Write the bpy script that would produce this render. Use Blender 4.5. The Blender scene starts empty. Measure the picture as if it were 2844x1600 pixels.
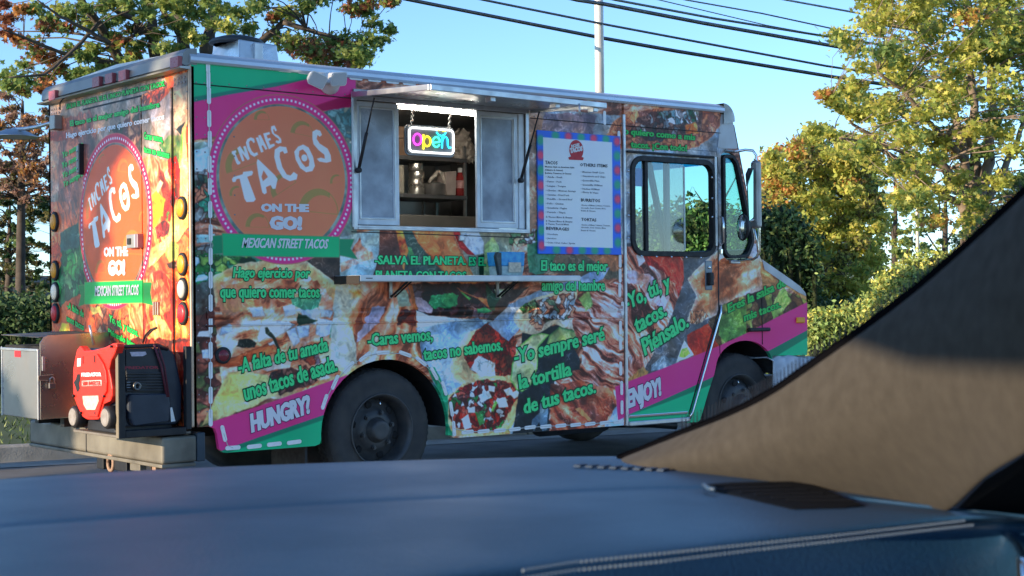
import bpy, bmesh, math, random
import numpy as np
from mathutils import Vector, Matrix, geometry
random.seed(7)
PI = math.pi
scene = bpy.context.scene
COL = scene.collection

# ------------------------------------------------------------------ camera
FPX = 4401.0648
CX, CY = 1422.0, 800.0
def _cammat():
    v1 = np.array([-2120 - CX, 866 - CY, FPX]); v2 = np.array([6890 - CX, 774 - CY, FPX])
    X = v2 / np.linalg.norm(v2); Y = v1 / np.linalg.norm(v1)
    Z = np.cross(Y, X)
    if Z[1] > 0: Z = -Z
    return np.stack([X, Y, Z])
CM = _cammat()
CP = np.array([-4.48332, -8.65393, 1.26580])
cam_data = bpy.data.cameras.new("camera")
cam = bpy.data.objects.new("camera", cam_data); COL.objects.link(cam)
scene.camera = cam
cam_data.sensor_width = 36.0
cam_data.lens = 36.0 * FPX / 2844.0
cam_data.clip_start = 0.05; cam_data.clip_end = 2000.0
_r = CM @ np.diag([1.0, -1.0, -1.0])
cam.matrix_world = Matrix.Translation(Vector(CP)) @ Matrix(_r.tolist()).to_4x4()
cam_data.dof.use_dof = True
cam_data.dof.focus_distance = 10.6
cam_data.dof.aperture_fstop = 23.0

# ------------------------------------------------------------------ sky, sun, exposure
SUN_AZ = math.radians(172.0)      # direction towards the sun, from +x counter-clockwise
SUN_EL = math.radians(13.0)
world = bpy.data.worlds.new("World"); scene.world = world
world.use_nodes = True
wn = world.node_tree
sky = wn.nodes.new("ShaderNodeTexSky"); sky.sky_type = 'NISHITA'
sky.sun_disc = False
sky.sun_elevation = SUN_EL
sky.sun_rotation = math.radians(90.0) - SUN_AZ
sky.air_density = 1.0; sky.dust_density = 0.05; sky.ozone_density = 3.6; sky.altitude = 2600
bg = wn.nodes["Background"]; bg.inputs["Strength"].default_value = 0.125
wn.links.new(sky.outputs[0], bg.inputs[0])
sun_l = bpy.data.lights.new("sun", 'SUN'); sun_l.energy = 3.4; sun_l.angle = math.radians(0.5)
sun_l.color = (1.0, 0.80, 0.56)
sun_o = bpy.data.objects.new("sun", sun_l); COL.objects.link(sun_o)
SD = Vector((math.cos(SUN_EL) * math.cos(SUN_AZ), math.cos(SUN_EL) * math.sin(SUN_AZ), math.sin(SUN_EL)))
sun_o.rotation_euler = SD.to_track_quat('Z', 'Y').to_euler()
sun_o.location = SD * 60
vs = scene.view_settings
vs.view_transform = 'Standard'; vs.look = 'None'; vs.gamma = 1.0; vs.use_curve_mapping = False
vs.exposure = 1.34
scene.render.engine = 'CYCLES'
scene.cycles.max_bounces = 8
scene.cycles.transparent_max_bounces = 16

# ------------------------------------------------------------------ survey helpers: photo measurements -> places on the truck's planes
def V(ox, oy, s): return lambda x, y: (ox + x / s, oy + y / s)
z1 = V(0, 0, 2.415); z2 = V(0, 500, 2.415); z3 = V(0, 900, 2.0703); z4 = V(500, 100, 2.415); z5 = V(500, 600, 2.0693)
z6 = V(950, 180, 2.6833); z7 = V(1000, 620, 2.131); z8 = V(1450, 280, 3.1486)
w1 = V(1700, 250, 2.635); w2 = V(1700, 700, 2.415); w3 = V(2100, 200, 2.07); w4 = V(1600, 1000, 2.0707); w6 = V(1100, 0, 1.4771)
w7 = V(2200, 0, 2.8975); w8 = V(0, 150, 4.139)
a1 = V(0, 900, 3.45); a2 = V(120, 200, 3.623); a3 = V(120, 560, 3.293); a4 = V(540, 800, 3.15); a5 = V(960, 620, 3.813)
a6 = V(1380, 680, 2.684); a7 = V(1130, 300, 3.622)
b1 = V(1860, 360, 3.813); b2 = V(480, 100, 4.528); b3 = V(1380, 620, 3.813); b4 = V(500, 680, 6.585); F = V(0, 0, 0.90577)
def ray(p): return CM @ np.array([p[0] - CX, p[1] - CY, FPX])
def on_y(p, y=0.0):
    d = ray(p); return Vector(CP + (y - CP[1]) / d[1] * d)
def on_x(p, x=0.0):
    d = ray(p); return Vector(CP + (x - CP[0]) / d[0] * d)
def on_z(p, z=0.0):
    d = ray(p); return Vector(CP + (z - CP[2]) / d[2] * d)
def at(px, py, dep):
    d = ray((px, py)) / FPX; return Vector(CP + dep * d)

# ------------------------------------------------------------------ materials
MATS = {}
def lin(c):
    return tuple(((v / 12.92) if v <= 0.04045 else ((v + 0.055) / 1.055) ** 2.4) for v in c)
def mat(name, color, rough=0.5, metal=0.0, var=0.12, scale=6.0, bump=0.0, bscale=60.0, spec=0.5, emit=None, estr=0.0, trans=0.0, dirt=None, coat=0.0, sheen=0.0, ior=1.45, alpha=1.0):
    if name in MATS: return MATS[name]
    m = bpy.data.materials.new(name); m.use_nodes = True
    nt = m.node_tree; b = nt.nodes["Principled BSDF"]
    b.inputs["Roughness"].default_value = rough
    b.inputs["Metallic"].default_value = metal
    b.inputs["Specular IOR Level"].default_value = spec
    b.inputs["Coat Weight"].default_value = coat
    b.inputs["Sheen Weight"].default_value = sheen
    b.inputs["IOR"].default_value = ior
    b.inputs["Transmission Weight"].default_value = trans
    b.inputs["Alpha"].default_value = alpha
    tc = nt.nodes.new("ShaderNodeTexCoord")
    if var > 0:
        nz = nt.nodes.new("ShaderNodeTexNoise"); nz.inputs["Scale"].default_value = scale; nz.inputs["Detail"].default_value = 6
        nt.links.new(tc.outputs["Object"], nz.inputs["Vector"])
        mp = nt.nodes.new("ShaderNodeMapRange")
        mp.inputs["From Min"].default_value = 0.3; mp.inputs["From Max"].default_value = 0.7
        mp.inputs["To Min"].default_value = 0.0; mp.inputs["To Max"].default_value = 1.0
        nt.links.new(nz.outputs["Fac"], mp.inputs["Value"])
        mx = nt.nodes.new("ShaderNodeMix"); mx.data_type = 'RGBA'
        c2 = dirt if dirt else tuple(v * (1 - var) for v in color)
        c1 = color if dirt else tuple(min(1, v * (1 + var)) for v in color)
        mx.inputs["A"].default_value = (*c1, 1); mx.inputs["B"].default_value = (*c2, 1)
        nt.links.new(mp.outputs[0], mx.inputs["Factor"])
        nt.links.new(mx.outputs["Result"], b.inputs["Base Color"])
        mr = nt.nodes.new("ShaderNodeMapRange")
        mr.inputs["From Min"].default_value = 0.3; mr.inputs["From Max"].default_value = 0.7
        mr.inputs["To Min"].default_value = max(0.02, rough - 0.08); mr.inputs["To Max"].default_value = min(1, rough + 0.1)
        nt.links.new(nz.outputs["Fac"], mr.inputs["Value"]); nt.links.new(mr.outputs[0], b.inputs["Roughness"])
    else:
        b.inputs["Base Color"].default_value = (*color, 1)
    if bump > 0:
        n2 = nt.nodes.new("ShaderNodeTexNoise"); n2.inputs["Scale"].default_value = bscale; n2.inputs["Detail"].default_value = 4
        nt.links.new(tc.outputs["Object"], n2.inputs["Vector"])
        bp = nt.nodes.new("ShaderNodeBump"); bp.inputs["Strength"].default_value = bump; bp.inputs["Distance"].default_value = 0.01
        nt.links.new(n2.outputs["Fac"], bp.inputs["Height"]); nt.links.new(bp.outputs[0], b.inputs["Normal"])
    if emit:
        b.inputs["Emission Color"].default_value = (*emit, 1); b.inputs["Emission Strength"].default_value = estr
    MATS[name] = m
    return m
def attr_mat(name, rough=0.55, translucent=0.35):
    """leaf material: colour of each leaf from the mesh's 'tint' attribute, light passing through"""
    m = bpy.data.materials.new(name); m.use_nodes = True; nt = m.node_tree
    b = nt.nodes["Principled BSDF"]; out = nt.nodes["Material Output"]
    at_ = nt.nodes.new("ShaderNodeAttribute"); at_.attribute_name = "tint"
    b.inputs["Roughness"].default_value = rough; b.inputs["Specular IOR Level"].default_value = 0.35
    nt.links.new(at_.outputs["Color"], b.inputs["Base Color"])
    if translucent > 0:
        tr = nt.nodes.new("ShaderNodeBsdfTranslucent"); mx = nt.nodes.new("ShaderNodeMixShader")
        mx.inputs[0].default_value = translucent
        nt.links.new(at_.outputs["Color"], tr.inputs["Color"])
        nt.links.new(b.outputs[0], mx.inputs[1]); nt.links.new(tr.outputs[0], mx.inputs[2]); nt.links.new(mx.outputs[0], out.inputs["Surface"])
    MATS[name] = m
    return m
def glass_mat(name, tint, rough=0.02, mixf=0.88, gloss=(0.9, 0.9, 0.9)):
    """thin pane: mostly see-through with a fresnel reflection"""
    m = bpy.data.materials.new(name); m.use_nodes = True; nt = m.node_tree
    nt.nodes.remove(nt.nodes["Principled BSDF"]); out = nt.nodes["Material Output"]
    tr = nt.nodes.new("ShaderNodeBsdfTransparent"); tr.inputs["Color"].default_value = (*tint, 1)
    gl = nt.nodes.new("ShaderNodeBsdfGlossy"); gl.inputs["Roughness"].default_value = rough; gl.inputs["Color"].default_value = (*gloss, 1)
    lw = nt.nodes.new("ShaderNodeLayerWeight"); lw.inputs["Blend"].default_value = 0.5
    pw = nt.nodes.new("ShaderNodeMath"); pw.operation = 'POWER'; pw.inputs[1].default_value = 5.0
    nt.links.new(lw.outputs["Facing"], pw.inputs[0])
    ad = nt.nodes.new("ShaderNodeMath"); ad.operation = 'MULTIPLY_ADD'; ad.inputs[1].default_value = 0.8; ad.inputs[2].default_value = (1 - mixf) * 0.5; ad.use_clamp = True
    nt.links.new(pw.outputs[0], ad.inputs[0])
    mx = nt.nodes.new("ShaderNodeMixShader")
    nt.links.new(ad.outputs[0], mx.inputs[0]); nt.links.new(tr.outputs[0], mx.inputs[1]); nt.links.new(gl.outputs[0], mx.inputs[2])
    nt.links.new(mx.outputs[0], out.inputs["Surface"])
    MATS[name] = m
    return m

# ------------------------------------------------------------------ object helpers
def finish(o, smooth=False, bevel=0.0, seg=2):
    if smooth:
        for p in o.data.polygons: p.use_smooth = True
    if bevel > 0:
        md = o.modifiers.new("bevel", 'BEVEL'); md.width = bevel; md.segments = seg; md.limit_method = 'ANGLE'; md.angle_limit = math.radians(35)
    return o
def thing(name, label, cat, loc=(0, 0, 0), group=None):
    o = bpy.data.objects.new(name, None); COL.objects.link(o); o.location = loc
    o['label'] = label; o['category'] = cat
    if group: o['group'] = group
    o.empty_display_size = 0.2
    return o
def tag(o, label=None, cat=None, group=None, kind=None):
    if label: o['label'] = label
    if cat: o['category'] = cat
    if group: o['group'] = group
    if kind: o['kind'] = kind
    return o
def wloc(o):
    v = Vector((0, 0, 0))
    while o is not None:
        v = v + Vector(o.location); o = o.parent
    return v
def pyobj(name, verts, faces, m, parent=None, smooth=False, bevel=0.0, seg=2):
    """verts are world coordinates; the object's own origin goes to its parent's place"""
    off = wloc(parent)
    me = bpy.data.meshes.new(name)
    me.from_pydata([tuple(Vector(v) - off) for v in verts], [], faces)
    me.update()
    o = bpy.data.objects.new(name, me); COL.objects.link(o)
    if m is not None:
        for mm in (m if isinstance(m, (list, tuple)) else [m]): me.materials.append(mm)
    if parent is not None: o.parent = parent
    return finish(o, smooth, bevel, seg)
class MB:
    """collects shapes (world coordinates) for ONE mesh"""
    def __init__(s): s.v = []; s.f = []
    def add(s, vs, fs):
        n = len(s.v); s.v += [tuple(v) for v in vs]; s.f += [tuple(i + n for i in f) for f in fs]; return s
    def box(s, x0, x1, y0, y1, z0, z1):
        vs = [(x, y, z) for x in (x0, x1) for y in (y0, y1) for z in (z0, z1)]
        return s.add(vs, [(0, 1, 3, 2), (4, 6, 7, 5), (0, 4, 5, 1), (2, 3, 7, 6), (0, 2, 6, 4), (1, 5, 7, 3)])
    def tube(s, pts, r, n=8, cap=True):
        pts = [Vector(p) for p in pts]; rs = r if isinstance(r, (list, tuple)) else [r] * len(pts)
        vs = []; fs = []
        up = None
        for i, p in enumerate(pts):
            t = (pts[min(i + 1, len(pts) - 1)] - pts[max(i - 1, 0)])
            if t.length < 1e-9: t = Vector((0, 0, 1))
            t.normalize()
            if up is None:
                up = t.orthogonal().normalized()
            else:
                up = (up - up.dot(t) * t)
                up = up.normalized() if up.length > 1e-6 else t.orthogonal().normalized()
            sd = t.cross(up)
            for k in range(n):
                a = 2 * PI * k / n
                vs.append(p + (up * math.cos(a) + sd * math.sin(a)) * rs[i])
        for i in range(len(pts) - 1):
            for k in range(n):
                a = i * n + k; b = i * n + (k + 1) % n
                fs.append((a, b, b + n, a + n))
        if cap:
            fs.append(tuple(range(n))[::-1]); fs.append(tuple(range((len(pts) - 1) * n, len(pts) * n)))
        return s.add(vs, fs)
    def lathe(s, c, axis, prof, n=32, closed=False):
        """prof: (distance along axis, radius)"""
        c = Vector(c); ax = Vector(axis).normalized(); u = ax.orthogonal().normalized(); w = ax.cross(u)
        vs = []; fs = []
        for (d, r) in prof:
            for k in range(n):
                a = 2 * PI * k / n
                vs.append(c + ax * d + (u * math.cos(a) + w * math.sin(a)) * max(r, 1e-5))
        for i in range(len(prof) - 1):
            for k in range(n):
                a = i * n + k; b = i * n + (k + 1) % n
                fs.append((a, b, b + n, a + n))
        return s.add(vs, fs)
    def prism(s, poly, d, holes=()):
        """poly: 3-D points of a flat outline, pushed along vector d"""
        d = Vector(d); loops = [[Vector(p) for p in poly]] + [[Vector(p) for p in h] for h in holes]
        flat = [p for l in loops for p in l]
        tris = geometry.tessellate_polygon(loops)
        n = len(flat)
        vs = flat + [p + d for p in flat]
        fs = [tuple(t) for t in tris] + [tuple(i + n for i in reversed(t)) for t in tris]
        k = 0
        for l in loops:
            m_ = len(l)
            for i in range(m_):
                a = k + i; b = k + (i + 1) % m_
                fs.append((a, b, b + n, a + n))
            k += m_
        return s.add(vs, fs)
    def obj(s, name, m, parent=None, smooth=False, bevel=0.0, seg=2):
        o = pyobj(name, s.v, s.f, m, parent, smooth, bevel, seg)
        bm = bmesh.new(); bm.from_mesh(o.data); bmesh.ops.recalc_face_normals(bm, faces=bm.faces); bm.to_mesh(o.data); bm.free()
        return finish(o, smooth)
def box(name, x0, x1, y0, y1, z0, z1, m, parent=None, bevel=0.004, seg=2):
    return MB().box(min(x0, x1), max(x0, x1), min(y0, y1), max(y0, y1), min(z0, z1), max(z0, z1)).obj(name, m, parent, False, bevel, seg)
def tubeo(name, pts, r, m, parent=None, n=8):
    return MB().tube(pts, r, n).obj(name, m, parent, True)
def copy_to(o, loc=None, parent=None, rot=None):
    c = o.copy(); COL.objects.link(c)
    if parent is not None: c.parent = parent
    if loc is not None: c.location = loc
    if rot is not None: c.rotation_euler = rot
    return c
def smooth_angle(o, ang=40):
    for p in o.data.polygons: p.use_smooth = True
    try: o.data.set_sharp_from_angle(angle=math.radians(ang))
    except Exception: pass
    return o
def rrect(x0, x1, z0, z1, r, n=5):
    """rounded rectangle outline in (x, z)"""
    out = []
    for cx, cz, a0 in ((x1 - r, z1 - r, 0), (x0 + r, z1 - r, 90), (x0 + r, z0 + r, 180), (x1 - r, z0 + r, 270)):
        for k in range(n + 1):
            a = math.radians(a0 + 90 * k / n); out.append((cx + r * math.cos(a), cz + r * math.sin(a)))
    return out
def round_poly(pts, r, n=4):
    """round the corners of a 2-D polygon"""
    out = []; m_ = len(pts)
    for i in range(m_):
        p = Vector(pts[i]).to_2d(); a = Vector(pts[i - 1]).to_2d(); b = Vector(pts[(i + 1) % m_]).to_2d()
        rr = r[i] if isinstance(r, (list, tuple)) else r
        da = (a - p); db = (b - p); rr = min(rr, da.length * .45, db.length * .45)
        s_ = p + da.normalized() * rr; e_ = p + db.normalized() * rr
        for k in range(n + 1):
            t = k / n; out.append(tuple((1 - t) ** 2 * s_ + 2 * t * (1 - t) * p + t * t * e_))
    return out

# ------------------------------------------------------------------ the printed wrap: flat print, painted procedurally
def _hash(ix, iy, seed):
    h = (ix.astype(np.int64) * 374761393 + iy.astype(np.int64) * 668265263 + seed * 974634777) & 0xffffffff
    h = ((h ^ (h >> 13)) * 1274126177) & 0xffffffff
    h = h ^ (h >> 16)
    return (h & 0xffff).astype(np.float32) / 65535.0
def vnoise(x, y, seed):
    ix = np.floor(x); iy = np.floor(y); fx = x - ix; fy = y - iy
    fx = fx * fx * (3 - 2 * fx); fy = fy * fy * (3 - 2 * fy)
    a = _hash(ix, iy, seed); b = _hash(ix + 1, iy, seed); c = _hash(ix, iy + 1, seed); d = _hash(ix + 1, iy + 1, seed)
    return (a * (1 - fx) + b * fx) * (1 - fy) + (c * (1 - fx) + d * fx) * fy
def fbm(x, y, seed, o=4):
    s = 0; a = 0.5; t = 0
    for i in range(o):
        s = s + a * vnoise(x, y, seed + i * 17); t += a; a *= 0.5; x = x * 2.03 + 3.1; y = y * 2.03 - 1.7
    return s / t
def voro(x, y, seed):
    ix = np.floor(x); iy = np.floor(y); f1 = np.full(x.shape, 9.0, np.float32); f2 = f1.copy(); idn = np.zeros(x.shape, np.float32)
    for dx in (-1, 0, 1):
        for dy in (-1, 0, 1):
            cx = ix + dx; cy = iy + dy
            px = cx + _hash(cx, cy, seed); py = cy + _hash(cx, cy, seed + 5)
            d = np.hypot(px - x, py - y); idv = _hash(cx, cy, seed + 9)
            lt = d < f1
            f2 = np.where(lt, f1, np.minimum(f2, d)); idn = np.where(lt, idv, idn); f1 = np.where(lt, d, f1)
    return f1, f2, idn
def ramp(t, cols):
    t = np.clip(t, 0, 0.9999) * (len(cols) - 1); i = t.astype(int); f = (t - i)[..., None]
    c = np.array(cols, np.float32)
    return c[i] * (1 - f) + c[i + 1] * f
def meat(cols, ang=0, sx=.16, sy=.022, seed=1, sharp=1.0):
    ca, sa = math.cos(math.radians(ang)), math.sin(math.radians(ang))
    def f(X, Y):
        wx = fbm(X / .12, Y / .12, seed + 3, 2) - .5; wy = fbm(X / .12, Y / .12, seed + 4, 2) - .5
        x = X + wx * .10; y = Y + wy * .10
        u = x * ca + y * sa; v = -x * sa + y * ca
        n = fbm(u / sx, v / sy, seed, 4); big = fbm(X / .22, Y / .22, seed + 8, 3)
        r = 1 - np.abs(2 * fbm(u / sx * 1.7, v / sy * 1.5, seed + 20, 3) - 1)
        t = (n - .5) * 2.1 * sharp + .5 + (big - .5) * .9 + (r - .75) * .35
        return ramp(t, cols)
    return f
def chunks(cols, size=.05, seed=1, gap=(.20, .10, .08), gw=.30, ax=1.0):
    def f(X, Y):
        wx = (fbm(X / size / 1.3, Y / size / 1.3, seed + 3, 3) - .5) * size * 2.2; wy = (fbm(X / size / 1.3, Y / size / 1.3, seed + 4, 3) - .5) * size * 2.2
        f1, f2, i = voro((X + wx) / size / ax, (Y + wy) / size, seed)
        k = (i * len(cols)).astype(int).clip(0, len(cols) - 1)
        c = np.array(cols, np.float32)[k]
        sh = 0.78 + .34 * fbm(X / size * 1.6, Y / size * 1.6, seed + 6, 3) + .12 * (.5 - f1)
        c = c * sh[..., None]
        e = (np.clip((f2 - f1) / gw, 0, 1) ** .7)[..., None]
        return c * e + np.array(gap, np.float32) * (1 - e)
    return f
def smooth(c, v=.10, sc=.08, seed=1, c2=None):
    c = np.array(c, np.float32)
    def f(X, Y):
        n = fbm(X / sc, Y / sc, seed, 4)
        if c2 is not None:
            k = np.clip((n - .5) * 2.4 + .5, 0, 1)[..., None]
            return c * (1 - k) + np.array(c2, np.float32) * k
        return c * (1 + (n - .5) * 2 * v)[..., None]
    return f
class Canvas:
    def __init__(s, x0, x1, y0, y1, res, base):
        s.x0, s.y0, s.res = x0, y0, res
        s.w = int(round((x1 - x0) / res)); s.h = int(round((y1 - y0) / res)); s.x1 = x0 + s.w * res; s.y1 = y0 + s.h * res
        s.a = np.zeros((s.h, s.w, 3), np.float32)
        X, Y = s.grid(0, s.w, 0, s.h)
        s.a[:] = base(X, Y); s.n = 0
    def grid(s, c0, c1, r0, r1):
        return np.meshgrid((s.x0 + (np.arange(c0, c1) + .5) * s.res).astype(np.float32), (s.y0 + (np.arange(r0, r1) + .5) * s.res).astype(np.float32))
    def _win(s, xa, xb, ya, yb, m):
        return (max(0, int((xa - m - s.x0) / s.res)), min(s.w, int((xb + m - s.x0) / s.res) + 2), max(0, int((ya - m - s.y0) / s.res)), min(s.h, int((yb + m - s.y0) / s.res) + 2))
    def poly(s, pts, fill, warp=.012, soft=.007, edge=None, ew=.01, wsc=.05, op=1.0):
        s.n += 1
        xs = [p[0] for p in pts]; ys = [p[1] for p in pts]
        c0, c1, r0, r1 = s._win(min(xs), max(xs), min(ys), max(ys), warp * 2 + soft + .004)
        if c1 <= c0 or r1 <= r0: return
        X, Y = s.grid(c0, c1, r0, r1)
        if warp > 0:
            wx = X + (fbm(X / wsc, Y / wsc, 40 + s.n, 3) - .5) * 2.6 * warp; wy = Y + (fbm(X / wsc, Y / wsc, 80 + s.n, 3) - .5) * 2.6 * warp
        else: wx, wy = X, Y
        ins = np.zeros(X.shape, bool); d2 = np.full(X.shape, 1e9, np.float32); n = len(pts)
        for i in range(n):
            ax, ay = pts[i]; bx, by = pts[(i + 1) % n]
            if ay != by:
                cond = ((ay > wy) != (by > wy)) & (wx < (bx - ax) * (wy - ay) / (by - ay) + ax)
                ins ^= cond
            ex, ey = bx - ax, by - ay; L = ex * ex + ey * ey + 1e-12
            t = np.clip(((wx - ax) * ex + (wy - ay) * ey) / L, 0, 1)
            d2 = np.minimum(d2, (wx - ax - t * ex) ** 2 + (wy - ay - t * ey) ** 2)
        sd = np.sqrt(d2) * np.where(ins, 1, -1)
        al = np.clip(sd / max(soft, s.res) + .5, 0, 1)[..., None] * op
        c = fill(X, Y) if callable(fill) else np.broadcast_to(np.array(fill, np.float32), X.shape + (3,))
        if edge is not None:
            k = np.clip(1 - sd / ew, 0, 1)[..., None]; c = c * (1 - k) + np.array(edge, np.float32) * k
        A = s.a[r0:r1, c0:c1]; A[:] = A * (1 - al) + c * al
    def disc(s, cx, cy, r, fill, r_in=0.0, soft=.002, ax=1.0):
        c0, c1, r0, r1 = s._win(cx - r * ax, cx + r * ax, cy - r, cy + r, .01)
        X, Y = s.grid(c0, c1, r0, r1); d = np.hypot((X - cx) / ax, Y - cy)
        al = np.clip((r - d) / soft + .5, 0, 1) * (np.clip((d - r_in) / soft + .5, 0, 1) if r_in > 0 else 1)
        c = fill(X, Y) if callable(fill) else np.broadcast_to(np.array(fill, np.float32), X.shape + (3,))
        al = al[..., None]; A = s.a[r0:r1, c0:c1]; A[:] = A * (1 - al) + c * al
    gain = 1.2
    def soften(s, a):
        """the faint blur of a large-format print"""
        b = a.copy()
        b[1:-1, 1:-1] = .40 * a[1:-1, 1:-1] + .11 * (a[:-2, 1:-1] + a[2:, 1:-1] + a[1:-1, :-2] + a[1:-1, 2:]) + .04 * (a[:-2, :-2] + a[2:, 2:] + a[:-2, 2:] + a[2:, :-2])
        return b
    def image(s, name):
        img = bpy.data.images.new(name, s.w, s.h, alpha=False)
        px = np.ones((s.h, s.w, 4), np.float32); px[..., :3] = np.clip(s.soften(s.a) * s.gain, 0, 1)
        img.pixels.foreach_set(px.ravel()); img.update(); img.pack()
        return img

# food colours of the print
CREAM = (.86, .78, .62); WHITE = (.90, .90, .88); ONION = (.86, .90, .92); BROWN = (.30, .17, .12); DKBR = (.17, .10, .08)
SALM = (.82, .52, .40); PINK = (.80, .58, .50); RED = (.66, .14, .10); ORNG = (.86, .42, .16); YEL = (.88, .78, .40); LIME = (.62, .74, .36)
GRN = (.14, .42, .20); DKG = (.06, .20, .12); TEAL = (.20, .55, .45); PLATE = (.62, .72, .80); GREY = (.50, .54, .54)
P_GREEN = (.0, .70, .47); P_MAG = (.92, .20, .50); P_ORANGE = (.96, .48, .33); P_DMAG = (.66, .04, .30)
CHICKEN = [(.46, .24, .16), (.76, .42, .28), (.90, .58, .44), (.90, .68, .58), (.95, .86, .80)]
BEEF = [(.26, .13, .11), (.54, .27, .21), (.74, .46, .38), (.85, .66, .60), (.93, .86, .84)]
STEAK = [(.24, .11, .08), (.52, .20, .14), (.72, .34, .22), (.84, .54, .40)]
SALSA = [RED, (.55, .10, .08), ONION, WHITE, GRN, (.72, .30, .20), DKG]
TORT = smooth((.86, .76, .56), c2=(.80, .62, .42), sc=.10, seed=4)
PALET = smooth((.84, .82, .74), c2=(.80, .70, .56), sc=.12, seed=6)

def tacopics(cv, mp, icons, col=(.36, .52, .26)):
    """small outline tacos inside the round badge: mp maps photo points to the plane"""
    for (p, wpx, rot) in icons:
        c = mp(p); w_ = (mp((p[0] + wpx, p[1])) - c).length
        for k in range(18):
            pass
        ca, sa = math.cos(rot), math.sin(rot)
        def tr(x, y): return (c2[0] + (x * ca - y * sa) * w_, c2[1] + (x * sa + y * ca) * w_)
        c2 = mp2(c) if False else (c[0], c[2])
        outer = [tr(math.cos(PI * k / 14), math.sin(PI * k / 14)) for k in range(15)]
        inner = [tr(.12 + .80 * math.cos(PI * k / 14), -.02 + .74 * math.sin(PI * k / 14)) for k in range(15)]
        cv.poly(outer[5:] + inner[5:][::-1], col, warp=0, soft=.004, op=.75)
        rim = [tr(1.04 * math.cos(PI * k / 14), 1.04 * math.sin(PI * k / 14)) for k in range(15)]
        cv.poly(rim[:8] + outer[:8][::-1], col, warp=0, soft=.004, op=.6)
        cv.poly([tr(-1, .0), tr(1.02, .0), tr(1.02, -.05), tr(-1, -.05)], col, warp=0, soft=.004, op=.6)

# letters of the badge, outlines read off the photograph (z4 view)
BADGE = {
 'I': [(347, 774), (374, 767), (378, 780), (370, 786), (394, 842), (404, 842), (405, 856), (388, 864), (378, 852), (356, 794), (348, 792)],
 'N': [(384, 752), (402, 738), (436, 788), (424, 742), (440, 737), (467, 824), (454, 834), (414, 782), (432, 836), (418, 842)],
 'C': [(496, 688), (474, 680), (452, 692), (442, 716), (454, 762), (474, 796), (498, 810), (524, 796), (518, 780), (498, 788), (482, 774), (466, 740), (462, 712), (472, 700), (486, 706), (492, 718), (502, 712)],
 'H': [(508, 684), (524, 678), (540, 724), (528, 676), (524, 668), (540, 664), (586, 756), (574, 764), (556, 732), (546, 738), (560, 776), (544, 782)],
 'E': [(558, 654), (600, 644), (604, 658), (580, 668), (588, 688), (606, 684), (610, 698), (594, 704), (604, 730), (632, 722), (636, 736), (596, 760), (572, 700)],
 'S': [(612, 606), (634, 600), (650, 634), (638, 640), (630, 622), (624, 630), (632, 654), (658, 668), (678, 690), (680, 716), (658, 722), (640, 712), (646, 700), (664, 704), (662, 690), (642, 676), (618, 654), (610, 628)],
 'T': [(348, 962), (358, 946), (420, 928), (424, 912), (482, 904), (490, 914), (482, 934), (450, 944), (508, 1096), (494, 1112), (446, 1114), (432, 1092), (400, 956), (378, 960), (372, 978), (354, 980)],
 'A': [(520, 826), (532, 834), (636, 934), (654, 960), (640, 1024), (622, 1026), (608, 1000), (576, 1014), (582, 1052), (566, 1062), (552, 1050), (526, 930), (514, 850)],
 'C2': [(712, 746), (668, 740), (636, 762), (632, 812), (652, 890), (690, 950), (736, 974), (782, 962), (788, 930), (762, 912), (742, 936), (716, 930), (686, 880), (668, 812), (670, 780), (690, 772), (700, 790), (722, 782)],
 'O': [(792, 742), (826, 728), (862, 748), (892, 810), (904, 872), (888, 906), (846, 914), (806, 886), (776, 830), (766, 776)],
 'S2': [(888, 642), (914, 628), (940, 636), (952, 664), (936, 676), (922, 662), (916, 690), (936, 722), (990, 756), (1010, 800), (1014, 842), (982, 850), (934, 842), (918, 824), (944, 816), (972, 824), (968, 796), (930, 766), (896, 726), (888, 690)],
}
BHOLE = {'A': [(546, 944), (560, 900), (590, 946), (556, 974)], 'O': [(800, 770), (824, 760), (848, 786), (868, 840), (864, 874), (842, 880), (816, 850), (796, 806)]}

def photo_detail(cv, seed, sat=1.08, lev=1.10, tint=(1.03, .98, .96)):
    """the fine texture and soft modelling of the printed food photographs"""
    X, Y = cv.grid(0, cv.w, 0, cv.h)
    wx = X + (fbm(X / .08, Y / .08, seed, 3) - .5) * .08; wy = Y + (fbm(X / .08, Y / .08, seed + 1, 3) - .5) * .08
    big = fbm(wx / .09, wy / .09, seed + 2, 4); fine = fbm(wx / .018, wy / .018, seed + 3, 3)
    rid = 1 - np.abs(2 * fbm(wx / .05, wy / .03, seed + 4, 3) - 1)
    cv.a *= (1 + (big - .5) * .75 + (fine - .5) * .45)[..., None]
    hi = np.clip((rid - .90) / .08, 0, 1) * np.clip((big - .42) * 5, 0, 1)
    cv.a += (hi * .20)[..., None] * np.array([1, .97, .95], np.float32)
    hue = (fbm(wx / .13, wy / .13, seed + 6, 3) - .5) * .30
    cv.a[..., 0] *= 1 + hue; cv.a[..., 2] *= 1 - hue
    lum = cv.a.mean(2, keepdims=True); cv.a = (lum + (cv.a - lum) * sat) * lev * np.array(tint, np.float32)
    np.clip(cv.a, .02, .97, out=cv.a)
SX0, SX1, SZ0, SZ1 = -0.06, 5.70, 0.26, 2.78
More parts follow.
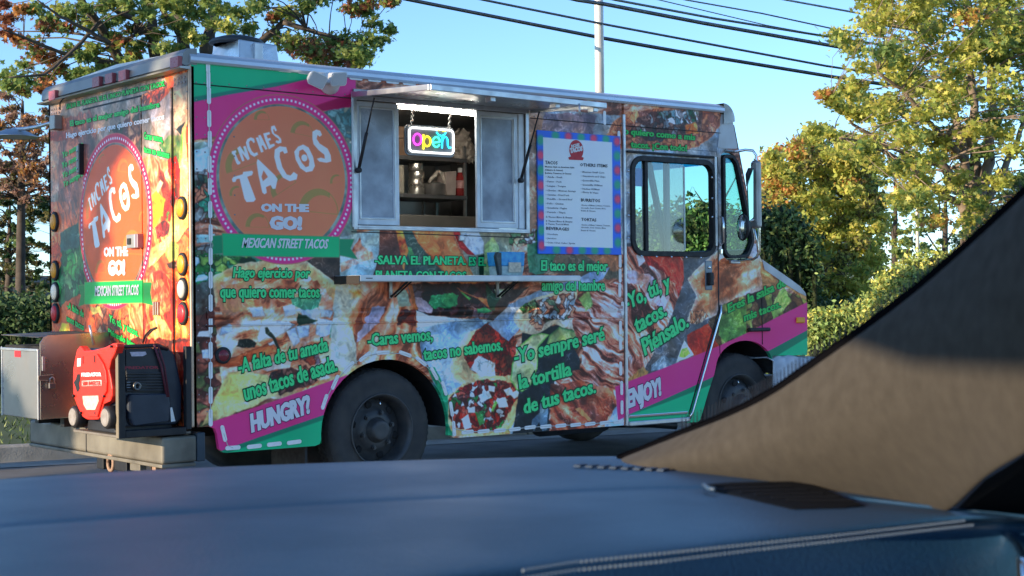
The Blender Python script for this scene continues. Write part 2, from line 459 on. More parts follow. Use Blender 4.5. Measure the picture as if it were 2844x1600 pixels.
def paint_side():
    P = lambda v, pts: [(q.x, q.z) for q in (on_y(v(*p)) for p in pts)]
    cv = Canvas(SX0, SX1, SZ0, SZ1, .003, meat([BROWN, (.52, .30, .22), (.70, .48, .38), (.82, .70, .62)], 20, seed=2))
    f = cv.poly
    # --- cargo side, rear column and chicken taco
    f(P(F, [(470, 360), (900, 360), (900, 700), (470, 700)]), smooth(GREY, c2=(.40, .52, .48), sc=.05, seed=3))
    f(P(F, [(480, 380), (565, 360), (545, 440), (490, 470)]), smooth((.66, .80, .84), v=.1), .01)
    f(P(F, [(485, 430), (560, 420), (530, 640), (488, 640)]), chunks([TEAL, (.30, .40, .30), SALM, GREY, (.2, .3, .28)], .05, 5), .02)
    f(P(F, [(486, 560), (560, 540), (590, 600), (486, 620)]), meat([BROWN, SALM, PINK], 0, seed=9), .01)
    f(P(F, [(495, 590), (540, 590), (540, 610), (495, 612)]), smooth((.62, .80, .78)), .006)
    f(P(F, [(486, 640), (700, 640), (640, 690), (560, 700), (530, 730), (488, 720)]), chunks([GRN, TEAL, (.16, .5, .30), DKG, (.45, .62, .30)], .045, 7, gap=DKG, ax=1.8), .02)
    f(P(b4, [(270, 690), (330, 560), (430, 545), (520, 590), (480, 640)]), smooth((.66, .82, .90)), .004)
    f(P(b4, [(250, 200), (340, 230), (360, 330), (260, 400)]), smooth((.60, .74, .80)), .004)
    f(P(F, [(488, 720), (535, 700), (540, 900), (490, 900)]), smooth((.44, .55, .55), c2=DKBR, sc=.09, seed=8))
    f(P(F, [(490, 790), (570, 780), (600, 1060), (490, 1075)]), chunks([(.36, .18, .16), (.6, .34, .28), (.24, .12, .12), (.34, .40, .24), SALM], .075, 11), .02)
    # dark ground behind the taco then the tortilla
    f(P(F, [(700, 650), (900, 590), (1000, 720), (990, 1000), (800, 1000)]), smooth((.24, .20, .18), v=.3))
    f(P(F, [(535, 695), (600, 665), (690, 650), (770, 655), (830, 700), (900, 760), (960, 850), (985, 920), (985, 1000), (880, 1010), (560, 1000)]), TORT, .006, edge=(.88, .80, .66), ew=.03)
    f(P(F, [(560, 700), (700, 672), (790, 700), (870, 790), (905, 860), (880, 930), (760, 980), (560, 950), (535, 800)]), meat(CHICKEN, 18, .14, .035, seed=12), .02)
    f(P(a4, [(1180, 470), (1400, 380), (1430, 680), (1300, 750), (1150, 640)]), smooth((.72, .80, .78), c2=(.80, .72, .56), sc=.10), .01)
    f(P(F, [(545, 730), (640, 700), (640, 770), (560, 800)]), smooth((.84, .56, .34), c2=SALM, sc=.06), .015)
    for q in ([(480, 170), (600, 165), (615, 250), (500, 260)], [(780, 165), (890, 140), (870, 230), (780, 260)], [(900, 180), (1060, 190), (1060, 330), (960, 300)], [(590, 285), (820, 290), (880, 330), (700, 450), (640, 440), (560, 480), (550, 440)],
              [(430, 290), (580, 270), (590, 330), (450, 350)], [(890, 330), (1010, 320), (1000, 430), (910, 440)], [(1060, 400), (1080, 250), (1200, 290), (1220, 390), (1120, 430)], [(1090, 190), (1200, 200), (1190, 260), (1100, 250)],
              [(230, 340), (310, 310), (340, 380), (220, 420)], [(40, 380), (140, 370), (160, 440), (20, 430)], [(60, 550), (130, 530), (140, 620), (70, 620)], [(800, 380), (880, 340), (930, 470), (870, 520)], [(640, 480), (700, 450), (720, 500), (660, 520)]):
        f(P(a4, q), smooth((.76, .84, .92), v=.10, sc=.03, seed=q[0][0]), .006, edge=(.60, .66, .68), ew=.008)
    f(P(a4, [(150, 640), (300, 620), (560, 520), (700, 490), (720, 560), (560, 620), (380, 690), (160, 690)]), meat([(.6, .26, .14), (.84, .46, .28), (.90, .60, .40)], 15, .3, .04, seed=14), .006, edge=(.5, .25, .16), ew=.01)
    f(P(a4, [(1280, 60), (1345, 60), (1330, 190), (1290, 330), (1220, 420), (1180, 440), (1200, 330), (1270, 200)]), smooth((.16, .50, .34), c2=(.36, .66, .50), sc=.05), .004)
    f(P(a4, [(900, 220), (1000, 260), (1080, 290), (1010, 310), (900, 330)]), smooth(DKG), .008)
    f(P(a4, [(840, 80), (1110, 60), (1090, 170), (960, 190), (860, 150)]), smooth((.20, .46, .34), c2=(.30, .58, .44), sc=.04), .01)
    f(P(a4, [(365, 520), (390, 450), (480, 440), (550, 480), (530, 520)]), smooth((.08, .10, .08)), .006)
    f(P(a4, [(615, 350), (640, 345), (700, 420), (760, 540), (740, 560), (680, 440), (620, 400)]), smooth((.10, .14, .10)), .004)
    f(P(a4, [(680, 740), (820, 690), (920, 720), (900, 830), (1010, 700), (1080, 820), (1000, 850), (750, 940), (640, 800)]), chunks([(.26, .14, .16), (.34, .18, .16), (.5, .34, .3), (.16, .12, .12)], .05, 15), .015)
    f(P(a4, [(900, 600), (1080, 560), (1120, 650), (950, 720)]), chunks([SALM, (.55, .22, .14), (.40, .36, .42)], .05, 16), .01)
    f(P(a4, [(60, 1205), (180, 960), (300, 740), (400, 720), (640, 760), (740, 930), (500, 1040), (170, 1165)]), smooth((.86, .80, .46), c2=(.92, .86, .62), sc=.10, seed=17), .008, edge=(.80, .74, .50), ew=.03)
    f(P(a4, [(480, 660), (860, 640), (840, 700), (640, 720)]), smooth((.80, .76, .72), v=.2), .01)
    # middle chicken strips above the arch
    f(P(a5, [(-40, 560), (500, 600), (780, 640), (820, 1060), (900, 1500), (100, 1500), (-60, 1300)]), meat(CHICKEN, 70, .20, .05, seed=21), .01)
    f(P(a5, [(-100, 640), (180, 650), (60, 860), (20, 1040), (110, 1280), (120, 1500), (-160, 1500), (-140, 900)]), smooth((.82, .78, .66), c2=(.72, .76, .72), sc=.16, seed=22), .01)
    f(P(a5, [(50, 720), (170, 710), (160, 790), (60, 800)]), smooth((.86, .58, .26)), .02, .03)
    f(P(a5, [(290, 880), (420, 880), (340, 1080), (200, 1180), (120, 1260), (130, 1180)]), smooth((.68, .66, .76), v=.12), .015)
    f(P(a5, [(560, 920), (730, 930), (740, 1090), (620, 1060), (560, 1100)]), chunks([(.24, .16, .18), (.46, .20, .16)], .06, 23), .015)
    f(P(a5, [(520, 720), (640, 700), (700, 880), (560, 890)]), smooth((.58, .64, .56), v=.1), .01)
    # under the serving window
    f(P(a5, [(-60, 150), (370, 60), (360, 360), (300, 560), (-60, 600)]), smooth((.66, .78, .80), c2=(.56, .66, .66), sc=.08), .006)
    f(P(a5, [(60, 280), (150, 150), (170, 250), (290, 300), (300, 370), (150, 420), (-40, 510), (-60, 420), (100, 380)]), meat([(.6, .26, .18), SALM, PINK, (.80, .74, .70)], 15, .1, .04, seed=24), .01)
    f(P(a5, [(363, 60), (540, 60), (640, 300), (640, 560), (290, 560), (350, 360)]), smooth((.36, .22, .18), v=.18), .003)
    f(P(a5, [(600, 60), (730, 60), (860, 300), (1060, 480), (1060, 560), (620, 560), (640, 300)]), smooth((.20, .28, .26), v=.25), .004)
    f(P(a5, [(525, 60), (600, 60), (665, 290), (640, 360), (620, 500), (600, 470), (580, 300)]), smooth((.86, .60, .26), c2=(.70, .24, .14), sc=.03), .004)
    f(P(a5, [(1200, 70), (1760, 80), (1760, 560), (1300, 560), (1240, 300)]), smooth((.62, .62, .54), c2=(.50, .52, .44), sc=.12), .004)
    f(P(a5, [(700, 60), (1130, 60), (1200, 270), (1280, 400), (1400, 640), (1530, 800), (1525, 900), (1380, 790), (1180, 690), (1000, 480), (850, 310), (760, 200)]), smooth((.86, .56, .34), c2=(.80, .42, .24), sc=.14, seed=26), .004, edge=(.62, .34, .20), ew=.02)
    f(P(a5, [(1210, 72), (1400, 80), (1460, 200), (1460, 320), (1360, 340), (1260, 250)]), smooth((.78, .84, .90), v=.05), .003)
    f(P(a5, [(1130, 60), (1205, 70), (1225, 180), (1300, 270), (1370, 340), (1290, 330), (1210, 260)]), smooth((.60, .10, .10)), .003)
    f(P(a5, [(1470, 240), (1560, 140), (1620, 240), (1640, 560), (1460, 560)]), smooth((.66, .76, .46), c2=(.76, .80, .58), sc=.06), .005)
    f(P(a5, [(1400, 340), (1470, 330), (1460, 560), (1420, 560)]), smooth(DKG), .005)
    f(P(a5, [(660, 270), (700, 260), (720, 330), (690, 450), (670, 380)]), smooth((.30, .55, .34)), .01)
    # below the counter: dark filling, cilantro, chicken, plate rim
    f(P(a5, [(640, 640), (1800, 640), (1700, 1010), (900, 990), (740, 930)]), chunks([(.18, .12, .13), (.28, .18, .20), (.12, .10, .10), (.40, .34, .38)], .07, 27), .01)
    f(P(a5, [(740, 780), (800, 780), (920, 910), (900, 960), (760, 920), (700, 800)]), smooth((.70, .62, .66)), .01)
    f(P(a5, [(650, 650), (700, 650), (740, 800), (760, 900), (730, 920), (690, 780)]), smooth((.72, .40, .20)), .006)
    f(P(a5, [(880, 860), (900, 770), (1050, 730), (1200, 760), (1190, 850), (1120, 900), (930, 900)]), smooth((.10, .42, .26), c2=(.22, .60, .36), sc=.03), .016)
    f(P(a5, [(1370, 920), (1460, 880), (1540, 940), (1400, 960)]), smooth((.20, .55, .36)), .012)
    f(P(a5, [(1180, 690), (1400, 790), (1530, 800), (1525, 900), (1480, 870), (1400, 800), (1220, 720)]), smooth((.78, .46, .28)), .008)
    f(P(a5, [(1215, 725), (1240, 730), (1330, 800), (1310, 820)]), smooth((.30, .62, .30)), .003)
    f(P(a5, [(1570, 700), (1740, 690), (1740, 800), (1640, 840)]), smooth((.66, .68, .54), v=.1), .006)
    f(P(a5, [(1480, 640), (1640, 800), (1720, 860), (1640, 990), (1520, 900)]), smooth((.16, .26, .20)), .01)
    f(P(a5, [(735, 925), (880, 975), (1200, 1010), (1640, 1030), (1700, 1150), (1200, 1110), (760, 1100)]), smooth((.72, .84, .88), c2=(.84, .90, .92), sc=.10), .003)
    f(P(a5, [(760, 1100), (1180, 1105), (1700, 1150), (1900, 1500), (820, 1500)]), smooth((.42, .56, .68), c2=(.56, .68, .76), sc=.16), .003)
    f(P(a5, [(900, 1140), (1060, 1090), (1000, 1170), (900, 1200)]), smooth((.50, .42, .38)), .01, .02)
    # tacos in the middle of the skirt
    f(P(z7, [(330, 620), (700, 560), (1000, 900), (1000, 1260), (520, 1260), (420, 900)]), smooth((.46, .60, .72), c2=(.58, .70, .78), sc=.16), .004)
    f(P(z7, [(395, 855), (440, 850), (520, 1010), (545, 1260), (500, 1260), (490, 1050)]), smooth((.06, .50, .34)), .005)
    f(P(z7, [(530, 860), (560, 760), (640, 650), (760, 600), (900, 640), (960, 800), (930, 980), (700, 980), (560, 940)]), TORT, .006, edge=(.90, .84, .70), ew=.04)
    f(P(z7, [(610, 760), (680, 640), (800, 560), (860, 580), (930, 700), (900, 900), (760, 900), (650, 870)]), chunks([RED, (.42, .08, .06), (.36, .20, .14), (.60, .22, .14), (.66, .20, .18)], .045, 31), .012)
    f(P(z7, [(650, 860), (700, 780), (800, 830), (800, 900), (720, 910)]), chunks([ONION, WHITE, (.80, .84, .80)], .05, 32, gap=(.55, .55, .5)), .008)
    f(P(z7, [(520, 1020), (600, 960), (740, 900), (900, 940), (1000, 980), (960, 1080), (900, 1200), (880, 1260), (560, 1260), (520, 1180)]), TORT, .008)
    f(P(z7, [(525, 1040), (620, 960), (740, 925), (900, 945), (965, 1000), (900, 1090), (840, 1210), (700, 1240), (560, 1210), (530, 1140)]), chunks([RED, (.40, .08, .10), (.50, .12, .10), (.34, .12, .10), ONION, (.66, .26, .20), (.30, .12, .12), GRN], .036, 33), .014)
    for q in ([(700, 1020), (760, 990), (780, 1030), (720, 1060)], [(810, 1040), (860, 1030), (880, 1090), (820, 1090)], [(600, 1160), (640, 1130), (660, 1210), (620, 1220)], [(850, 985), (890, 970), (910, 1010), (870, 1020)], [(640, 1090), (680, 1085), (680, 1120), (640, 1120)], [(890, 1010), (930, 990), (950, 1020), (910, 1040)], [(760, 960), (800, 965), (795, 1000), (760, 995)]):
        f(P(z7, q), smooth((.84, .88, .86), v=.1, sc=.02), .004)
    f(P(z7, [(775, 1110), (800, 1050), (815, 1060), (790, 1120)]), smooth((.34, .58, .26)), .003)
    f(P(z7, [(680, 1110), (720, 1130), (740, 1180), (710, 1200), (690, 1150)]), smooth((.26, .52, .26)), .004)
    # lime wedges, black skillet gap, plate and the taco with onions
    f(P(z7, [(960, 640), (1180, 600), (1300, 800), (1300, 1260), (900, 1260), (940, 1000)]), smooth((.10, .14, .17), v=.3), .004)
    f(P(z7, [(760, 600), (880, 480), (1100, 380), (1250, 340), (1280, 480), (1000, 560), (880, 700)]), smooth((.50, .60, .70), v=.08), .005)
    f(P(z7, [(860, 400), (1000, 380), (900, 460), (800, 560), (740, 580)]), smooth((.24, .20, .18)), .01)
    f(P(z7, [(890, 930), (900, 830), (950, 720), (1020, 660), (1075, 650), (1120, 660), (1060, 730), (1050, 860), (1010, 960), (960, 1000), (920, 980)]), smooth((.84, .86, .66), c2=(.72, .80, .54), sc=.08), .003, edge=(.30, .60, .24), ew=.018)
    f(P(z7, [(1100, 720), (1120, 660), (1180, 610), (1290, 640), (1300, 700), (1220, 720), (1160, 760)]), smooth((.60, .70, .40), c2=(.5, .56, .4), sc=.08), .003, edge=(.14, .36, .20), ew=.02)
    f(P(z7, [(905, 570), (920, 520), (1040, 440), (1280, 380), (1300, 640), (1150, 600), (1040, 660), (960, 650)]), smooth((.80, .76, .66), c2=(.86, .84, .78), sc=.05), .006, edge=(.78, .74, .62), ew=.02)
    f(P(z7, [(990, 520), (1060, 450), (1270, 400), (1280, 560), (1100, 580), (1060, 640), (1010, 590)]), chunks([ONION, SALM, (.66, .30, .22), WHITE, (.34, .44, .34), (.80, .60, .50), (.60, .70, .76)], .048, 35), .014)
    f(P(z7, [(930, 500), (1040, 450), (1060, 490), (960, 540)]), chunks([GRN, (.4, .6, .4), DKG], .03, 36), .01)
    # shredded beef, steak
    f(P(z7, [(1270, 450), (1360, 400), (1560, 330), (1560, 1240), (1120, 1240), (1120, 1060), (1160, 900), (1300, 860), (1320, 740), (1260, 620)]), meat(BEEF, -28, .22, .024, seed=41, sharp=1.15), .01)
    f(P(z7, [(1130, 960), (1300, 930), (1500, 990), (1520, 1080), (1440, 1190), (1300, 1230), (1130, 1230)]), meat(STEAK, -40, .22, .05, seed=42), .015, op=.85)
    f(P(z7, [(1270, 1100), (1300, 1090), (1370, 1160), (1360, 1180)]), smooth((.80, .52, .34)), .006)
    f(P(z7, [(1450, 1200), (1510, 1090), (1560, 1060), (1560, 1240), (1440, 1240)]), smooth((.50, .66, .82), c2=(.66, .78, .88), sc=.05), .006)
    f(P(z7, [(1010, 1210), (1020, 1160), (1060, 1120), (1075, 1020), (1110, 1030), (1110, 1220), (1080, 1230), (1060, 1180), (1030, 1230)]), smooth((.38, .50, .58)), .006)
    f(P(z7, [(1290, 450), (1360, 400), (1380, 480), (1330, 520)]), smooth((.50, .62, .34)), .012, .01)
    f(P(z7, [(1000, 100), (1060, 180), (1540, 190), (1540, 330), (1400, 330), (1250, 380), (1250, 300), (1000, 300)]), smooth((.30, .30, .25), c2=(.44, .36, .28), sc=.14), .01)
    f(P(z7, [(980, 60), (1060, 40), (1060, 180), (1160, 190), (1100, 290), (1000, 300)]), smooth((.16, .40, .26), c2=(.34, .56, .42), sc=.05), .014)
    f(P(z7, [(880, 60), (1050, 30), (1050, 110), (960, 140), (880, 130)]), chunks([ONION, (.5, .7, .5), CREAM, (.3, .5, .34)], .05, 44), .015)
    f(P(z7, [(1340, 190), (1540, 190), (1540, 290), (1440, 260)]), smooth((.60, .40, .28)), .02)
    f(P(z7, [(1240, 350), (1360, 290), (1480, 260), (1440, 330), (1300, 390), (1240, 400)]), smooth((.58, .68, .80), v=.05), .004)
    # top right of the cargo side and the cab
    f(P(F, [(1320, 270), (1560, 290), (1830, 285), (1830, 640), (1560, 640), (1330, 560)]), smooth((.60, .66, .70), c2=(.46, .46, .46), sc=.16, seed=50), .01)
    f(P(F, [(1325, 280), (1400, 285), (1350, 560), (1325, 600)]), smooth((.62, .50, .42), v=.15), .01)
    f(P(F, [(1370, 285), (1500, 290), (1490, 340), (1360, 345)]), smooth((.56, .48, .48), c2=(.42, .36, .40), sc=.06), .015)
    f(P(w1, [(-40, 330), (0, 240), (100, 165), (220, 145), (300, 130), (800, 160), (790, 260), (730, 340), (640, 410), (540, 440), (300, 440), (100, 430), (-40, 420)]), chunks([(.70, .40, .26), (.80, .50, .34), (.60, .34, .24), (.74, .46, .32), (.52, .30, .24)], .05, 51, gap=(.40, .20, .14)), .008, edge=(.76, .50, .36), ew=.012)
    f(P(w1, [(200, 200), (300, 160), (660, 150), (660, 280), (560, 330), (300, 380), (110, 320)]), chunks([(.28, .16, .14), (.36, .24, .22), (.22, .20, .20), (.5, .34, .28), (.46, .46, .46)], .05, 52), .015)
    f(P(w1, [(330, 160), (620, 140), (640, 230), (480, 260), (380, 220)]), chunks([ONION, (.12, .36, .26), (.40, .52, .54), DKG, (.5, .4, .4)], .045, 53), .012)
    f(P(w1, [(530, 260), (610, 240), (640, 320), (540, 320)]), chunks([ORNG, (.86, .56, .30)], .05, 54, gap=(.5, .25, .1)), .01)
    # door: beef, tomato, smoky dark, bread
    f(P(w2, [(90, -60), (760, -60), (760, 720), (90, 900)]), smooth((.24, .24, .26), c2=(.34, .36, .38), sc=.18, seed=55), .004)
    f(P(w2, [(90, -40), (470, -40), (480, 200), (400, 420), (260, 700), (180, 840), (90, 880)]), meat(BEEF, -55, .20, .026, seed=56), .01)
    f(P(w2, [(150, -40), (400, -40), (470, 60), (480, 180), (440, 300), (410, 200), (330, 130), (200, 60)]), meat([(.42, .06, .06), (.66, .14, .12), (.74, .30, .22), (.70, .16, .12)], -50, .2, .05, seed=57), .01)
    f(P(w2, [(100, 120), (250, 150), (380, 300), (350, 380), (250, 350), (180, 230), (95, 200)]), smooth((.74, .70, .76), c2=(.66, .44, .36), sc=.06), .012)
    f(P(w2, [(155, 20), (210, 20), (220, 60), (180, 105)]), smooth((.78, .76, .80)), .008)
    f(P(w2, [(90, 860), (200, 760), (240, 800), (220, 870)]), smooth((.62, .48, .30)), .012)
    f(P(w2, [(260, 760), (330, 700), (450, 720), (420, 780), (260, 800)]), smooth((.52, .62, .70), c2=(.36, .44, .50), sc=.05), .01)
    f(P(w2, [(500, 560), (600, 500), (730, 440), (740, 640), (540, 700), (500, 640)]), smooth((.60, .12, .08), c2=(.74, .22, .12), sc=.07), .008)
    f(P(w2, [(425, 740), (480, 590), (545, 690)]), smooth((.84, .88, .82)), .003)
    f(P(w2, [(445, 700), (465, 650), (500, 640), (520, 680), (480, 710)]), smooth((.50, .64, .28)), .004)
    BREAD = [(.50, .26, .14), (.74, .42, .26), (.84, .60, .44), (.90, .76, .66)]
    f(P(w2, [(640, 470), (720, 360), (1010, 240), (1310, 300), (1310, 420), (720, 660)]), chunks([(.34, .20, .13), (.50, .52, .22), (.42, .28, .16), (.56, .60, .30), (.26, .18, .12)], .10, 58), .01)
    f(P(w2, [(500, 470), (520, 400), (560, 300), (500, 180), (600, 80), (720, -20), (800, -60), (1000, 40), (1020, 250), (860, 300), (720, 360), (700, 420), (600, 460)]), meat(BREAD, 25, .3, .10, seed=59), .008, edge=(.86, .74, .68), ew=.05)
    f(P(w2, [(990, 60), (1310, 250), (1310, 330), (1180, 240), (1010, 250)]), meat([(.46, .28, .14), (.66, .44, .24), (.74, .56, .36)], -20, seed=60), .008)
    f(P(w2, [(520, 400), (600, 380), (640, 430), (600, 470), (520, 480)]), chunks([(.86, .72, .60), (.80, .50, .34)], .035, 61), .012)
    f(P(w2, [(720, 450), (800, 380), (900, 350), (900, 560), (760, 600), (720, 560)]), smooth((.40, .60, .26), c2=(.30, .46, .22), sc=.05), .012)
    f(P(w2, [(1060, 400), (1110, 290), (1150, 240), (1200, 330), (1150, 400), (1080, 440)]), smooth((.50, .62, .26), c2=(.66, .70, .36), sc=.03), .012)
    f(P(w2, [(720, -60), (990, -60), (1000, 40), (800, 10), (720, 60)]), smooth((.78, .74, .74), v=.1), .008)
    photo_detail(cv, 140)
    # --- plain colour bands
    f(P(b2, [(200, 150), (2300, 470), (2300, 560), (1700, 540), (1280, 640), (660, 745), (240, 835)]), P_GREEN, 0)
    f(P(b2, [(240, 770), (540, 720), (1250, 590), (1700, 540), (1280, 640), (660, 745), (240, 835)]), (.10, .50, .40), 0)
    f(P(b2, [(240, 835), (660, 745), (1280, 640), (1700, 545), (2300, 520), (2300, 900), (1900, 940), (1600, 960), (700, 1240), (250, 1310)]), P_MAG, 0)
    f(P(b2, [(1780, 880), (2270, 720), (2270, 890), (1880, 945), (1700, 1000), (1560, 950)]), P_DMAG, 0)
    f(P(b2, [(1880, 950), (2270, 890), (2300, 1300), (2100, 1400)]), chunks([(.36, .58, .60), (.50, .68, .68), (.28, .44, .44), (.60, .62, .54)], .035, 62, gap=(.3, .4, .4)), .006)
    f(P(a4, [(150, 1172), (700, 988), (1345, 758), (1400, 900), (1165, 1105), (560, 1330), (225, 1440), (120, 1440)]), P_MAG, 0)
    f(P(a4, [(225, 1430), (560, 1310), (1170, 1100), (1300, 1300), (1300, 1500), (200, 1500)]), P_GREEN, 0)
    f(P(a4, [(225, 1430), (560, 1310), (1170, 1100), (1170, 1140), (560, 1350), (300, 1440)]), (.02, .50, .36), 0)
    f(P(w2, [(20, 905), (100, 870), (340, 780), (720, 628), (900, 545), (1100, 440), (1330, 325), (1330, 520), (1070, 660), (650, 855), (300, 1010), (110, 1095), (40, 1130)]), P_MAG, 0)
    f(P(w2, [(90, 1098), (300, 1010), (650, 852), (1070, 655), (1330, 515), (1330, 1200), (90, 1200)]), P_GREEN, 0)
    f(P(w2, [(100, 1098), (300, 1010), (650, 852), (1070, 655), (1330, 515), (1330, 560), (1100, 700), (640, 900), (330, 1020)]), (.02, .48, .34), 0)
    # --- the round badge
    c = on_y(z4(678, 868)); cx, cz = .650, 2.030
    cv.disc(cx, cz, .536, (.72, .46, .36)); cv.disc(cx, cz, .530, P_MAG, r_in=0)
    bg_ = smooth((.30, .40, .38), c2=(.56, .66, .62), sc=.06, seed=70)
    cv.disc(cx, cz, .476, (.76, .50, .38)); cv.disc(cx, cz, .472, bg_)
    cv.disc(cx, cz + .006, .455, P_ORANGE)
    f([(cx - .36, cz + .30), (cx + .30, cz + .36), (cx + .20, cz + .445), (cx, cz + .472), (cx - .20, cz + .43)], P_ORANGE, 0) if False else None
    for k in range(104):
        a = 2 * PI * k / 104; x = cx + .503 * math.cos(a); z = cz + .503 * math.sin(a); ca, sa = math.cos(a), math.sin(a); s_ = .0075
        f([(x + s_ * (ca * i - sa * j), z + s_ * (sa * i + ca * j)) for i, j in ((1, 1), (-1, 1), (-1, -1), (1, -1))], (.92, .90, .94), 0, .002)
    def icon(v, p, w_, rot, op=.8):
        q = on_y(v(*p)); r_ = w_ / v(0, 0).__len__() if False else w_
        _icon(cv, q.x, q.z, r_, rot, op)
    for (p, w_, rot) in (((548, 560), .055, .05), ((818, 660), .085, -.12), ((420, 880), .120, .35), ((930, 1180), .150, -.06), ((520, 1280), .085, 0), ((1050, 980), .05, .25), ((700, 1030), .10, .55), ((380, 1060), .05, .3)):
        q = on_y(z4(*p)); _icon(cv, q.x, q.z, w_, rot, .55)
    for k, pts in BADGE.items():
        f(P(z4, pts), (.90, .93, .97), 0, .004)
        if k in BHOLE: f(P(z4, BHOLE[k]), P_ORANGE, 0, .004)
    q = on_y(z4(834, 818)); cv.disc(q.x, q.z, .022, (.90, .93, .97))
    # ribbon
    RB = (.0, .68, .42); RE = (.52, .52, .36)
    f(P(z4, [(200, 1342), (310, 1330), (310, 1458), (195, 1468), (222, 1405)]), (.02, .52, .34), 0, edge=RE, ew=.006)
    f(P(z4, [(1060, 1360), (1170, 1362), (1145, 1425), (1195, 1500), (1060, 1470)]), (.02, .52, .34), 0, edge=RE, ew=.006)
    f(P(z5, [(240, 98), (918, 118), (918, 240), (245, 232)]), RB, 0, edge=RE, ew=.008)
    # grime towards the wheels and on the rail lines
    X, Y = cv.grid(0, cv.w, 0, cv.h)
    g = fbm(X / .5, Y / .5, 90, 4); cv.a *= (1 - .10 * np.clip(g * 2 - .7, 0, 1))[..., None]
    return cv.image("side_print")
def _icon(cv, x, z, w_, rot, op, col=(.40, .56, .26)):
    ca, sa = math.cos(rot), math.sin(rot)
    def tr(u, v): return (x + (u * ca - v * sa) * w_, z + (u * sa + v * ca) * w_)
    arc = lambda r, ry, ox, oy, a, b: [tr(ox + r * math.cos(math.radians(t)), oy + ry * math.sin(math.radians(t))) for t in np.linspace(a, b, 14)]
    cv.poly(arc(1, 1, 0, 0, 60, 180) + arc(.78, .72, .16, 0, 60, 180)[::-1], col, 0, .004, op=op)
    cv.poly(arc(1, 1, 0, 0, 0, 62) + arc(.93, .92, 0, 0, 0, 62)[::-1], col, 0, .004, op=op * .8)
    cv.poly([tr(-1, .0), tr(1, .0), tr(1, -.05), tr(-1, -.05)], col, 0, .004, op=op * .8)

